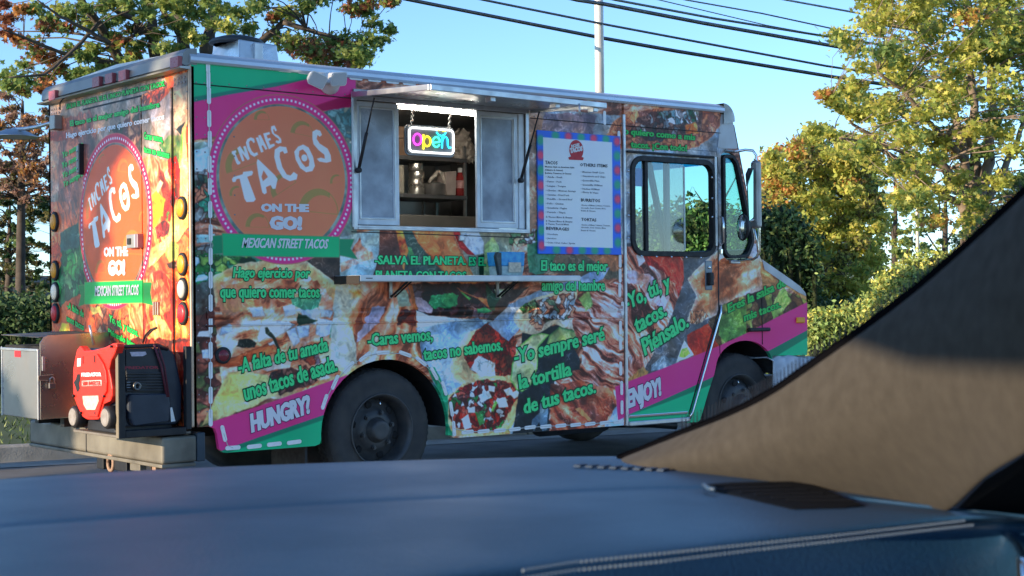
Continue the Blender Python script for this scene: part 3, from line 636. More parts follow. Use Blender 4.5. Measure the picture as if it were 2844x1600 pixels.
RY0, RY1, RZ0, RZ1 = -0.06, 2.20, 0.40, 2.80
def paint_rear():
    P = lambda v, pts: [(q.y, q.z) for q in (on_x(v(*p)) for p in pts)]
    cv = Canvas(RY0, RY1, RZ0, RZ1, .003, meat([(.44, .16, .08), (.72, .34, .18), (.86, .52, .32), (.90, .68, .48)], 60, seed=102))
    f = cv.poly
    f(P(a2, [(40, 260), (1500, 0), (1500, 900), (1000, 1000), (1000, 1449), (40, 1449)]), smooth((.50, .50, .46), c2=(.66, .62, .58), sc=.14, seed=103), .01)
    f(P(a2, [(150, 480), (500, 380), (560, 700), (430, 1100), (380, 1449), (150, 1449)]), meat([(.36, .30, .28), (.56, .40, .36), (.72, .50, .40)], 70, .2, .06, seed=104), .02)
    f(P(a2, [(60, 600), (250, 590), (240, 690), (80, 700)]), smooth((.50, .24, .18)), .01)
    f(P(a2, [(60, 700), (160, 720), (150, 1200), (60, 1300)]), smooth((.56, .54, .50), c2=(.80, .60, .50), sc=.10), .02)
    f(P(a2, [(1000, 240), (1220, 100), (1300, 150), (1270, 260), (1180, 320), (1010, 330)]), chunks([(.80, .40, .24), (.66, .30, .20), (.86, .60, .44), (.52, .36, .30)], .05, 105), .015)
    f(P(a2, [(1210, 20), (1300, 30), (1320, 120), (1270, 250), (1230, 280), (1250, 120)]), smooth((.86, .42, .20)), .008)
    f(P(a2, [(1080, 420), (1290, 200), (1300, 560), (1220, 690), (1130, 560)]), smooth((.66, .66, .66), v=.08), .006)
    f(P(a2, [(1300, 200), (1490, 120), (1490, 480), (1380, 640), (1330, 580)]), smooth((.72, .64, .52), c2=(.80, .74, .62), sc=.08), .006)
    f(P(a2, [(700, 560), (1000, 420), (1010, 900), (900, 800), (760, 700)]), chunks([(.30, .22, .20), (.44, .36, .30), (.22, .26, .20), (.6, .5, .4)], .07, 106), .02)
    f(P(a2, [(1335, 580), (1430, 500), (1390, 640)]), smooth((.10, .12, .10)), .004)
    f(P(a2, [(1180, 740), (1300, 640), (1380, 640), (1400, 900), (1330, 950), (1240, 800)]), smooth((.24, .40, .22), c2=(.5, .56, .34), sc=.04), .01)
    f(P(a2, [(1010, 880), (1100, 840), (1300, 900), (1400, 1100), (1330, 1449), (1000, 1449)]), meat([(.40, .18, .12), (.80, .40, .26), (.90, .72, .56), (.84, .50, .34)], 70, .16, .05, seed=107), .01)
    f(P(a2, [(1280, 860), (1340, 840), (1400, 1060), (1340, 1120), (1280, 1000)]), chunks([(.80, .14, .08), (.90, .28, .16)], .04, 108), .012)
    f(P(a2, [(1400, 560), (1500, 440), (1510, 1500), (1370, 1500), (1380, 900)]), smooth((.88, .80, .62), c2=(.92, .74, .52), sc=.08, seed=110), .006)
    f(P(a2, [(1430, 560), (1490, 440), (1490, 800), (1450, 900)]), smooth((.88, .36, .18)), .01)
    f(P(a2, [(1385, 640), (1410, 600), (1400, 860), (1370, 920)]), smooth((.40, .60, .26)), .005)
    f(P(a2, [(1120, 1240), (1200, 1080), (1230, 1110), (1150, 1300)]), smooth((.92, .84, .72)), .005)
    f(P(a2, [(1250, 1280), (1340, 1150), (1360, 1449), (1240, 1449)]), chunks([(.66, .12, .08), (.36, .10, .08), (.28, .30, .16), (.8, .3, .2)], .04, 109), .01)
    f(P(a2, [(1110, 1250), (1160, 1200), (1250, 1280), (1240, 1449), (1110, 1449)]), smooth((.90, .70, .22), v=.08), .008)
    # lower half
    f(P(a3, [(1000, 0), (1130, 0), (1110, 110), (1030, 240), (1000, 200)]), smooth((.90, .72, .20), v=.08), .006)
    f(P(a3, [(1130, 0), (1215, 0), (1190, 180), (1110, 170)]), chunks([(.72, .12, .08), (.84, .26, .12), (.36, .5, .2)], .04, 111), .01)
    f(P(a3, [(1040, 240), (1130, 160), (1190, 220), (1160, 300), (1060, 340)]), chunks([(.42, .12, .10), (.62, .20, .16), (.26, .14, .12)], .045, 112), .01)
    f(P(a3, [(1210, -20), (1330, -20), (1340, 220), (1200, 400), (1060, 560), (980, 600), (1000, 440), (1160, 320)]), smooth((.92, .84, .58), c2=(.90, .74, .48), sc=.10, seed=113), .006)
    f(P(a3, [(960, 640), (1040, 560), (1200, 400), (1350, 230), (1370, 620), (1200, 680), (1060, 640)]), meat([(.56, .26, .14), (.78, .44, .28), (.86, .56, .36)], 30, .3, .03, seed=114), .006)
    f(P(a3, [(1130, 500), (1150, 410), (1200, 360), (1240, 400), (1240, 500), (1180, 560)]), smooth((.58, .68, .40), v=.08), .004)
    f(P(a3, [(1150, 570), (1240, 540), (1240, 620), (1170, 610)]), smooth((.24, .18, .16)), .008)
    f(P(a3, [(950, 700), (1000, 640), (1100, 630), (1190, 720), (1220, 900), (1200, 1290), (930, 1290)]), meat([(.50, .14, .08), (.80, .32, .16), (.88, .60, .38), (.92, .78, .58)], 80, .10, .035, seed=115), .008, edge=(.56, .22, .16), ew=.03)
    f(P(a3, [(1010, 760), (1100, 700), (1170, 820), (1180, 1000), (1100, 1040), (1020, 940)]), chunks([(.88, .60, .38), (.84, .40, .24), (.90, .74, .52)], .05, 116, gap=(.7, .3, .2)), .01)
    f(P(a3, [(1210, 640), (1375, 640), (1380, 1400), (1200, 1400), (1220, 900)]), meat([(.60, .16, .06), (.84, .36, .16), (.90, .52, .26), (.92, .70, .44)], 80, .2, .05, seed=117), .006)
    f(P(a3, [(940, 1260), (960, 1130), (1040, 1070), (1130, 1080), (1190, 1200), (1190, 1400), (930, 1400)]), meat([(.62, .20, .12), (.88, .58, .38), (.92, .80, .62)], 60, .08, .04, seed=118), .006, edge=(.92, .76, .54), ew=.02)
    f(P(a3, [(915, 1290), (960, 1200), (1035, 1150), (1020, 1180), (970, 1230), (930, 1300)]), smooth((.16, .12, .12)), .003)
    f(P(a3, [(150, 290), (320, 180), (350, 430), (420, 740), (400, 940), (180, 960), (60, 900), (70, 700), (160, 600)]), chunks([(.08, .34, .22), (.16, .50, .30), (.10, .24, .20), (.34, .56, .40), (.12, .40, .22)], .08, 119, gap=(.05, .18, .12)), .02)
    f(P(a3, [(60, 400), (140, 370), (170, 480), (150, 570), (70, 600)]), chunks([(.84, .34, .18), (.76, .26, .14), (.90, .50, .30)], .05, 120, gap=(.6, .2, .1)), .012)
    f(P(a3, [(160, 280), (320, 170), (330, 420), (160, 460)]), smooth((.22, .36, .34), v=.2), .01)
    f(P(a3, [(60, 0), (330, 0), (330, 180), (150, 290), (60, 340)]), meat([(.5, .4, .36), (.72, .44, .34), (.80, .56, .42)], 60, seed=121), .01)
    f(P(a3, [(180, 940), (330, 840), (460, 960), (600, 1000), (700, 1290), (80, 1290), (120, 1080)]), smooth((.76, .40, .22), c2=(.60, .32, .20), sc=.12, seed=122), .01)
    f(P(a3, [(420, 960), (640, 960), (900, 980), (930, 1290), (560, 1290), (480, 1100)]), chunks([(.36, .24, .20), (.70, .40, .26), (.80, .66, .52), (.50, .22, .14), (.84, .48, .28)], .09, 123), .02)
    f(P(a3, [(800, 980), (930, 950), (940, 1290), (820, 1290)]), meat([(.66, .26, .14), (.86, .50, .30), (.92, .74, .54)], 70, seed=124), .01)
    f(P(a3, [(130, 1230), (170, 1110), (230, 1110), (260, 1230)]), smooth((.90, .78, .30), v=.06), .008)
    f(P(a3, [(440, 970), (540, 960), (550, 1010), (480, 1030)]), smooth((.60, .66, .42)), .008)
    f(P(a3, [(60, 1250), (1380, 1250), (1380, 1900), (60, 1900)]), chunks([(.34, .12, .10), (.46, .20, .14), (.26, .14, .12), (.6, .3, .2)], .10, 125), .02)
    f(P(a3, [(1200, 1290), (1380, 1260), (1390, 1900), (1200, 1900)]), meat([(.40, .12, .08), (.62, .20, .12), (.86, .60, .46)], 80, seed=126), .01)
    photo_detail(cv, 160, 1.3, .94, (1.06, .90, .84))
    # badge: circle centred on the doors
    cy, cz = 1.045, 1.797; r = .578
    rx = .985
    cv.disc(cy, cz, r, (.80, .34, .30), ax=rx); cv.disc(cy, cz, r - .006, (.74, .06, .26), ax=rx)
    cv.disc(cy, cz, r - .060, (.84, .52, .40), ax=rx); cv.disc(cy, cz, r - .064, smooth((.50, .46, .42), c2=(.30, .26, .22), sc=.06, seed=130), ax=rx)
    cv.disc(cy, cz + .005, r - .082, (.95, .31, .09), ax=rx)
    for k in range(104):
        a = 2 * PI * k / 104; x = cy + (r - .034) * math.cos(a) * rx; z = cz + (r - .034) * math.sin(a); ca, sa = math.cos(a), math.sin(a); s_ = .0085
        f([(x + s_ * (ca * i - sa * j), z + s_ * (sa * i + ca * j)) for i, j in ((1, 1), (-1, 1), (-1, -1), (1, -1))], (.95, .88, .88), 0, .002)
    # same badge artwork as on the side, moved to the doors (mirrored axis: y runs away from the viewer)
    sc = r / .530
    def T(pt):
        q = on_y(z4(*pt)); return (cy - (q.x - .650) * sc * rx, cz + (q.z - 2.030) * sc)
    for (p, w_, rot) in (((548, 560), .055, .05), ((818, 660), .085, -.12), ((420, 880), .120, .35), ((930, 1180), .150, -.06), ((520, 1280), .085, 0), ((1050, 980), .05, .25)):
        q = T(p); _iconr(cv, q[0], q[1], w_, rot, .55)
    for k, pts in BADGE.items():
        f([T(p) for p in pts], (.93, .92, .90), 0, .004)
        if k in BHOLE: f([T(p) for p in BHOLE[k]], (.95, .31, .09), 0, .004)
    q = T((834, 818)); cv.disc(q[0], q[1], .024, (.93, .92, .90))
    RB = (.0, .66, .28); RE = (.66, .56, .30)
    f(P(a3, [(320, 765), (410, 760), (410, 930), (320, 962), (345, 860)]), (.0, .48, .20), 0, edge=RE, ew=.006)
    f(P(a3, [(930, 735), (1015, 735), (1000, 830), (1025, 955), (930, 930)]), (.0, .48, .20), 0, edge=RE, ew=.006)
    f(P(a3, [(395, 735), (935, 715), (938, 930), (395, 942)]), RB, 0, edge=RE, ew=.008)
    # expanded-mesh pattern printed-through on the doors' upper half
    return cv.image("rear_print")
def _iconr(cv, x, z, w_, rot, op): 
    ca, sa = math.cos(rot), math.sin(rot); col = (.50, .46, .14)
    def tr(u, v): return (x - (u * ca - v * sa) * w_, z + (u * sa + v * ca) * w_)
    arc = lambda r, ry, ox, oy, a, b: [tr(ox + r * math.cos(math.radians(t)), oy + ry * math.sin(math.radians(t))) for t in np.linspace(a, b, 14)]
    cv.poly(arc(1, 1, 0, 0, 60, 180) + arc(.78, .72, .16, 0, 60, 180)[::-1], col, 0, .004, op=op)
    cv.poly(arc(1, 1, 0, 0, 0, 62) + arc(.93, .92, 0, 0, 0, 62)[::-1], col, 0, .004, op=op * .8)
    cv.poly([tr(-1, .0), tr(1, .0), tr(1, -.05), tr(-1, -.05)], col, 0, .004, op=op * .8)

def wrap_mat(name, img, axis, rough=.33, mesh_bump=False):
    m = bpy.data.materials.new(name); m.use_nodes = True; nt = m.node_tree; b = nt.nodes["Principled BSDF"]
    tc = nt.nodes.new("ShaderNodeUVMap"); tc.uv_map = "UVMap"
    im = nt.nodes.new("ShaderNodeTexImage"); im.image = img; im.extension = 'EXTEND'
    nt.links.new(tc.outputs[0], im.inputs[0]); 
    g = nt.nodes.new("ShaderNodeTexCoord")
    nz = nt.nodes.new("ShaderNodeTexNoise"); nz.inputs["Scale"].default_value = 2.2; nz.inputs["Detail"].default_value = 5
    nt.links.new(g.outputs["Object"], nz.inputs["Vector"])
    # road film: a thin greyish dust over the print
    mp = nt.nodes.new("ShaderNodeMapRange"); mp.inputs["From Min"].default_value = .35; mp.inputs["From Max"].default_value = .75; mp.inputs["To Min"].default_value = .02; mp.inputs["To Max"].default_value = .08
    nt.links.new(nz.outputs["Fac"], mp.inputs["Value"])
    mx = nt.nodes.new("ShaderNodeMix"); mx.data_type = 'RGBA'; mx.inputs["B"].default_value = (.36, .35, .33, 1)
    nt.links.new(mp.outputs[0], mx.inputs["Factor"]); nt.links.new(im.outputs["Color"], mx.inputs["A"]); nt.links.new(mx.outputs["Result"], b.inputs["Base Color"])
    b.inputs["Roughness"].default_value = rough; b.inputs["Specular IOR Level"].default_value = .22
    n2 = nt.nodes.new("ShaderNodeTexNoise"); n2.inputs["Scale"].default_value = 3.0; n2.inputs["Detail"].default_value = 3
    nt.links.new(g.outputs["Object"], n2.inputs["Vector"])
    bp = nt.nodes.new("ShaderNodeBump"); bp.inputs["Strength"].default_value = .35; bp.inputs["Distance"].default_value = .012
    h = n2.outputs["Fac"]
    if mesh_bump:
        wv = nt.nodes.new("ShaderNodeTexVoronoi"); wv.inputs["Scale"].default_value = 26
        mpn = nt.nodes.new("ShaderNodeMapping"); mpn.inputs["Scale"].default_value = (1, 1, 2.2)
        nt.links.new(g.outputs["Object"], mpn.inputs["Vector"]); nt.links.new(mpn.outputs[0], wv.inputs["Vector"])
        ml = nt.nodes.new("ShaderNodeMath"); ml.operation = 'MULTIPLY_ADD'; ml.inputs[1].default_value = .10
        nt.links.new(wv.outputs["Distance"], ml.inputs[0]); nt.links.new(h, ml.inputs[2]); h = ml.outputs[0]
    nt.links.new(h, bp.inputs["Height"]); nt.links.new(bp.outputs[0], b.inputs["Normal"])
    MATS[name] = m
    return m
def uv_plane(o, axis):
    """flat print UVs: x,z for the side, y,z for the rear"""
    me = o.data; uv = me.uv_layers.new(name="UVMap"); off = wloc(o)
    for l in me.loops:
        v = me.vertices[l.vertex_index].co + off
        if axis == 'y': uv.data[l.index].uv = ((v.x - SX0) / (SX1 - SX0), (v.z - SZ0) / (SZ1 - SZ0))
        else: uv.data[l.index].uv = ((v.y - RY0) / (RY1 - RY0), (v.z - RZ0) / (RZ1 - RZ0))
    return o

# ------------------------------------------------------------------ materials used around
M_ALU = mat("brushed_aluminium", (.55, .57, .59), .38, .85, .10, 12, bump=.05, bscale=90)
M_ALUW = mat("weathered_aluminium", (.50, .50, .49), .45, .6, .15, 5, dirt=(.28, .26, .23))
M_WHITE = mat("white_paint_metal", (.74, .75, .74), .4, 0, .08, 8)
M_FRAME = mat("anodised_frame", (.68, .74, .80), .35, .1, .08, 14)
M_RUB = mat("black_rubber", (.018, .018, .02), .55, 0, .25, 30, bump=.1)
M_TYRE = mat("tyre_rubber", (.028, .028, .03), .75, 0, .3, 9, bump=.15, bscale=120, dirt=(.07, .065, .06))
M_RIM = mat("painted_steel_rim", (.05, .055, .062), .5, .3, .3, 12, dirt=(.10, .095, .09))
M_BLK = mat("black_steel", (.02, .021, .024), .45, .2, .2, 10)
M_DARK = mat("dark_underbody", (.015, .015, .016), .8, 0, .3, 6)
M_INT = mat("kitchen_wall_steel", (.34, .345, .34), .35, .7, .12, 4)
M_INTD = mat("kitchen_dark", (.12, .12, .12), .6, .1, .2, 5)
M_CHROME = mat("chrome", (.75, .77, .78), .12, 1.0, 0)
M_REFL = mat("white_reflective_tape", (.95, .95, .92), .3, 0, .10, 40)
M_ORL = mat("amber_lens", (1.0, .36, .02), .38, 0, .08, 60, spec=.6)
M_RDL = mat("red_lens", (.75, .02, .03), .38, 0, .10, 60, spec=.6)
M_RDLD = mat("faded_red_lens", (.34, .07, .08), .3, 0, .2, 60)
M_CLL = mat("clear_lens", (.80, .76, .62), .35, 0, .08, 60)
M_BUMP = mat("bumper_steel", (.26, .24, .19), .5, .15, .2, 4, dirt=(.11, .10, .08), bump=.08)
M_GALV = mat("galvanised_box", (.46, .47, .48), .34, .75, .15, 3, dirt=(.36, .33, .30), bump=.05, bscale=20)
G_TEAL = glass_mat("tinted_glass", (.66, .86, .80), .01, .90)
G_SHADE = glass_mat("windscreen_sun_strip", (.08, .40, .52), .01, .88)
G_CLEAR = glass_mat("clear_glass", (.86, .92, .92), .01, .90)
G_FILM = glass_mat("hazy_sliding_glass", (.72, .74, .72), .08, .78, gloss=(.8, .82, .82))
M_MESHW = mat("window_screen", (.36, .42, .52), .32, .1, .45, 7, spec=.7, dirt=(.20, .23, .28))

IMG_S = paint_side(); IMG_R = paint_rear()
W_SIDE = wrap_mat("printed_wrap_side", IMG_S, 'y'); W_REAR = wrap_mat("printed_wrap_rear", IMG_R, 'x', mesh_bump=True)

# ------------------------------------------------------------------ the food truck
truck = thing('food_truck', 'food truck wrapped in taco photographs with open serving hatch and round orange badge', 'food truck', (2.8, 1.05, 0))
TW = 2.13      # body width
def sid(v, *p):
    q = on_y(v(*p)); return (q.x, q.z)
def S3(pts, y): return [(p[0], y, p[1]) for p in pts]
RWX, FWX = 1.405, 4.83      # axle stations
# cargo side with skirt, rear arch cut-out and serving window opening
arch = [(RWX + .005 + .505 * math.cos(a), .40 + .475 * math.sin(a)) for a in np.linspace(PI * 1.03, -.12, 26)]
skirt = [(0, .51), (.115, .51), (.150, .495), (.165, .46), (.178, .37), (.205, .346), (.235, .342), (.86, .342), (.895, .352), (.905, .38)]
out = [(0, 2.718)] + skirt + arch + [(1.93, .345), (1.96, .325), (2.0, .322), (3.545, .318), (3.545, 2.718)]
WX0, WX1, WZ0, WZ1 = 1.192, 2.612, 1.755, 2.572
hole = [(WX0, WZ0), (WX1, WZ0), (WX1, WZ1), (WX0, WZ1)]
side = MB().prism(S3(out, 0), (0, .03, 0), [S3(hole, 0)]).obj('side_panel', W_SIDE, truck)
uv_plane(side, 'y')
# upper joint strip: a slightly proud top panel, leaving the seam seen in the photo
def seam(name, pts, r, m, w=6): return tubeo(name, pts, r, m, truck, w)
seam('panel_seam', [(0.03, -.002, 2.585), (1.17, -.002, 2.578)], .0035, M_RUB)
seam('panel_seam', [(2.66, -.002, 2.545), (3.54, -.002, 2.545)], .003, M_RUB)
seam('panel_seam', [(3.58, -.002, 2.545), (4.60, -.002, 2.55)], .003, M_RUB)
# pressed rub rails along the side: rounded proud ribs carrying the print
for z0, z1, n_ in ((1.155, 1.215, 0), (1.110, 1.128, 1)):
    prof = [(0, z0), (-.010, z0 + (z1 - z0) * .25), (-.014, (z0 + z1) / 2), (-.010, z0 + (z1 - z0) * .75), (0, z1)]
    vs = []; fs = []
    for x in (.10, 3.53):
        vs += [(x, y, z) for y, z in prof]
    for k in range(4): fs.append((k, k + 1, k + 6, k + 5))
    fs += [(0, 1, 2, 3, 4), (9, 8, 7, 6, 5)]
    o = pyobj('rub_rail', vs, fs, W_SIDE, truck, True); uv_plane(o, 'y')
# rear quarter post strip beside the tape line, cab seam strip
box('corner_trim', -.008, .012, -.008, .014, .51, 2.70, mat("corner_trim_metal", (.60, .50, .36), .4, .2, .3, 8, dirt=(.55, .28, .16)), truck, .008)
box('cab_seam_strip', 3.548, 3.572, -.016, .02, .31, 2.63, M_ALU, truck, .006)
box('window_edge_strip', 1.155, 1.168, -.010, .0, 1.74, 2.62, M_ALU, truck, .003)
# far wall with an opening for the cab window
far = [(0, 2.705), (0, .51), (5.55, .51), (5.60, .78), (5.59, 1.30), (5.39, 1.40), (5.045, 1.56), (4.75, 2.62), (4.7, 2.705)]
fh = [(3.70, 1.60), (4.50, 1.60), (4.50, 2.30), (3.70, 2.30)]
MB().prism(S3(far, TW - .03), (0, .03, 0), [S3(fh, TW - .03)]).obj('far_side_panel', M_WHITE, truck)
# rear wall
rear = MB().prism([(0, .0, .51), (0, TW, .51), (0, TW, 2.69), (0, 0, 2.69)], (.03, 0, 0)).obj('rear_panel', W_REAR, truck); uv_plane(rear, 'x')
# two rear doors a touch proud of the frame, leaving dark gaps
def rear_door(y0, y1, z0, z1):
    o = MB().box(-.014, -.001, y0, y1, z0, z1).obj('rear_door', W_REAR, truck, bevel=.003); uv_plane(o, 'x'); return o
rear_door(.222, .622, .62, 2.585); d2 = rear_door(.634, 1.526, .62, 2.570)
for y in (.628, .218, 1.531): box('door_gap', -.0035, -.0005, y - .004, y + .004, .62, 2.585, M_RUB, truck, 0)
box('door_gap', -.0035, -.0005, .634, 1.531, 2.572, 2.584, M_RUB, truck, 0)
# floor, roof, bulkheads
box('kitchen_floor', .03, 3.5, .66, TW - .66, .56, .60, M_INTD, truck); box('kitchen_counter_block', .03, 3.5, .05, .62, .93, 1.60, M_INTD, truck)
roof_prof = [(.004, 2.715), (.002, 2.722), (.001, 2.735), (.004, 2.762), (.03, 2.778), (.12, 2.795), (TW / 2, 2.83), (TW - .12, 2.80), (TW - .03, 2.785), (TW + .01, 2.75), (TW + .01, 2.70)]
MB().prism([(.02, y, z) for y, z in roof_prof], (4.60, 0, 0)).obj('roof', mat("roof_paint", (.66, .69, .72), .35, .1, .08, 4, dirt=(.50, .52, .53)), truck, smooth=False)
# gutter rail: the pale aluminium band along the roof edge
gp = [(-.001, 2.708), (-.016, 2.711), (-.022, 2.725), (-.020, 2.746), (-.008, 2.762), (.01, 2.770), (.01, 2.708)]
MB().prism([(.0, y, z) for y, z in gp], (4.63, 0, 0)).obj('roof_rail', mat("roof_rail_metal", (.62, .66, .70), .30, .5, .10, 3), truck)
# front cap over the windscreen: a curved brow
vs = []; fs = []; NB = 9; ny = 13
for j in range(ny):
    yy = -.02 + (TW + .03) * j / (ny - 1); bow = math.sin(PI * j / (ny - 1)) * .10
    for k in range(NB):
        t = k / (NB - 1); a = t * PI / 2 * 1.12
        vs.append((4.62 + (.125 + bow) * math.sin(a), yy, 2.655 + .13 * math.cos(a) if a < PI / 2 else 2.655 - .05 * (a - PI / 2)))
for j in range(ny - 1):
    for k in range(NB - 1): fs.append((j * NB + k, j * NB + k + 1, (j + 1) * NB + k + 1, (j + 1) * NB + k))
n0 = len(vs); vs.append((4.62, -.02, 2.62)); fs.append(tuple([n0] + list(range(NB))))
vs.append((4.62, TW + .01, 2.62)); fs.append(tuple([n0 + 1] + list(range((ny - 1) * NB, ny * NB))[::-1]))
pyobj('roof_brow', vs, fs, M_ALUW, truck, False)
# ---- cab door
dz = [(3.572, .335), (4.175, .335), (4.205, .365), (4.545, 1.16), (4.548, 2.36), (4.54, 2.40), (3.572, 2.40)]
wh = rrect(3.640, 4.500, 1.600, 2.305, .085)
door = MB().prism(S3(dz, -.006), (0, .034, 0), [S3(wh, -.006)]).obj('cab_door', W_SIDE, truck); uv_plane(door, 'y')
# header above the door, and the front corner with quarter window and wheel arch
hd = [(3.572, 2.404), (4.552, 2.404), (4.552, 2.42), (4.60, 2.715), (3.572, 2.715)]
o = MB().prism(S3(hd, 0), (0, .03, 0)).obj('door_header', W_SIDE, truck); uv_plane(o, 'y')
farch = [(FWX + .02 + .325 * math.cos(a) * 1.02, .70 + .215 * math.sin(a)) for a in np.linspace(.28, PI - .1, 18)]
cab = [(4.556, 1.158), (4.556, 2.42), (4.60, 2.70), (4.66, 2.70), (4.745, 2.64), (4.80, 2.42), (5.03, 1.60), (5.05, 1.565), (5.38, 1.412), (5.52, 1.345), (5.585, 1.29), (5.605, 1.20), (5.60, .80), (5.595, .775), (5.18, .785)] + farch + [(4.50, .66), (4.43, .52), (4.37, .38), (4.34, .315), (4.31, .298), (4.20, .300), (4.190, .312), (4.215, .362)]
qh0 = [(4.598, 2.40), (4.74, 2.40), (4.80, 2.34), (4.985, 1.70), (4.90, 1.555), (4.66, 1.548), (4.60, 1.60)]
qh = round_poly(qh0, .055)
o = MB().prism(S3(cab, 0), (0, .03, 0), [S3(qh, 0)]).obj('front_corner_panel', W_SIDE, truck); uv_plane(o, 'y')
M_CABG = mat("cab_corner_paint", (.56, .58, .60), .4, .1, .08, 5, dirt=(.46, .44, .42))
# bare grey-white corner above the quarter window and bonnet edge strips
bare = [(4.565, 2.44), (4.612, 2.695), (4.66, 2.695), (4.742, 2.636), (4.79, 2.44), (4.765, 2.435), (4.60, 2.43)]
MB().prism(S3(bare, -.0035), (0, .003, 0)).obj('corner_skin', M_CABG, truck)
MB().prism(S3([(5.06, 1.562), (5.385, 1.410), (5.52, 1.342), (5.582, 1.290), (5.592, 1.262), (5.50, 1.292), (5.36, 1.352), (5.09, 1.480)], -.0035), (0, .003, 0)).obj('bonnet_edge', M_CABG, truck)
# bonnet, front face, windscreen and its frame
MB().prism([(5.045, .03, 1.565), (5.38, .03, 1.412), (5.585, .03, 1.29), (5.605, .03, 1.20), (5.60, .03, .78), (5.50, .03, .78), (5.50, .03, 1.18), (5.03, .03, 1.44)], (0, TW - .06, 0)).obj('bonnet', M_CABG, truck)
fw = lambda t, y: (4.765 + (5.035 - 4.765) * t, y, 2.60 + (1.585 - 2.60) * t)
def wquad(t0, t1, y0, y1, name, m, th=.008):
    a, b, c, d = fw(t0, y0), fw(t1, y0), fw(t1, y1), fw(t0, y1)
    return MB().prism([a, b, c, d], (th, 0, th * .25)).obj(name, m, truck)
wquad(.0, .26, .10, 1.03, 'windscreen_sun_strip', G_SHADE); wquad(.262, .94, .10, 1.03, 'windscreen', G_TEAL)
wquad(.0, .26, 1.09, TW - .10, 'windscreen_sun_strip', G_SHADE); wquad(.262, .94, 1.09, TW - .10, 'windscreen', G_TEAL)
M_CABIN = mat("cab_inner_paint", (.30, .31, .31), .6, 0, .1, 6)
for (t0, t1, y0, y1) in ((-.02, 1.0, .03, .095), (-.02, 1.0, 1.035, 1.085), (-.02, 1.0, TW - .095, TW - .03)):
    wquad(t0, t1, y0, y1, 'windscreen_pillar', M_RUB, .03)
wquad(.945, 1.02, .095, TW - .095, 'windscreen_frame', M_RUB, .03); wquad(-.03, -.002, .095, TW - .095, 'windscreen_frame', M_RUB, .03)
# cab insides: dash, steering wheel, seat back, partition frame, roof struts
box('cab_dash', 4.80, 5.03, .08, TW - .08, 1.30, 1.535, M_RUB, truck, .02)
box('cab_floor', 3.5, 4.2, .03, TW - .03, .60, .66, M_DARK, truck)
tubeo('roof_strut', [(3.6, .5, 2.64), (4.72, 1.6, 2.60)], .016, M_RUB, truck); tubeo('roof_strut', [(3.6, 1.7, 2.62), (4.70, .9, 2.60)], .014, M_RUB, truck)
sw = MB(); c = Vector((4.62, 1.55, 1.50))
ring = [c + Vector((.09 * math.cos(a), .20 * math.sin(a), .19 * math.cos(a))) for a in np.linspace(0, 2 * PI, 28)]
sw.tube(ring, .014, 8); sw.tube([ring[0], ring[14]], .012, 6); sw.tube([ring[7], ring[21]], .012, 6); sw.tube([c, c + Vector((.2, 0, -.28))], .02, 8)
sw.obj('steering_wheel', M_RUB, truck, True)
box('driver_seat', 3.95, 4.10, 1.28, 1.78, 1.0, 1.62, mat("seat_vinyl", (.10, .09, .09), .6), truck, .05, 4)
box('driver_seat_base', 3.95, 4.45, 1.28, 1.78, .90, 1.04, MATS["seat_vinyl"], truck, .04, 4)
box('dash_plant', 4.84, 4.97, .30, .5, 1.535, 1.60, mat("dash_papers", (.42, .48, .40), .7), truck, .01)
bulk = [(3.50, .03, .6), (3.50, TW - .03, .6), (3.50, TW - .03, 2.70), (3.50, .03, 2.70)]
MB().prism(bulk, (.02, 0, 0), [[(3.50, .95, .62), (3.50, 1.45, .62), (3.50, 1.45, 2.4), (3.50, .95, 2.4)]]).obj('kitchen_bulkhead', M_INTD, truck)
# interior lining of the kitchen
box('kitchen_back_wall', .03, 3.5, TW - .06, TW - .032, .6, 2.69, M_INT, truck)
box('kitchen_ceiling', .03, 3.5, .03, TW - .06, 2.665, 2.695, M_INT, truck)
# ---- door glass: rubber gasket, sliding panes, rivets
def gasket(name, inner, w_, y0, y1, m=M_RUB):
    cx_ = sum(p[0] for p in inner) / len(inner); cz_ = sum(p[1] for p in inner) / len(inner)
    outp = []
    n = len(inner)
    for i in range(n):
        a = Vector(inner[i - 1]); b = Vector(inner[(i + 1) % n]); t = (b - a).normalized(); nr = Vector((t.y, -t.x))
        p = Vector(inner[i])
        if (p + nr - Vector((cx_, cz_))).length < (p - Vector((cx_, cz_))).length: nr = -nr
        outp.append(tuple(p + nr * w_))
    return MB().prism(S3(outp, y0), (0, y1 - y0, 0), [S3(inner, y0)]).obj(name, m, truck, bevel=.003)
gasket('window_gasket', rrect(3.655, 4.485, 1.615, 2.290, .08), .040, -.026, .03)
def pane(name, x0, x1, z0, z1, y, m, th=.005): return box(name, x0, x1, y, y + th, z0, z1, m, truck, 0)
box('window_divider', 3.768, 3.800, -.012, .03, 1.61, 2.295, M_RUB, truck, .004)
pane('window_pane', 3.655, 3.77, 1.612, 2.292, .002, G_CLEAR)
pane('window_pane', 3.80, 4.20, 1.612, 2.285, .012, G_FILM)
box('sliding_pane_edge', 4.198, 4.212, .008, .022, 1.625, 2.27, mat("glass_edge", (.62, .70, .66), .3), truck, .004)
box('seat_belt_post', 4.10, 4.14, .10, .14, .9, 2.66, mat("belt_post_paint", (.48, .48, .44), .6), truck, .006)
box('window_sticker', 3.665, 3.758, .0085, .0105, 2.10, 2.235, mat("blue_sticker", (.05, .18, .62), .5, 0, .05, 20), truck, 0)
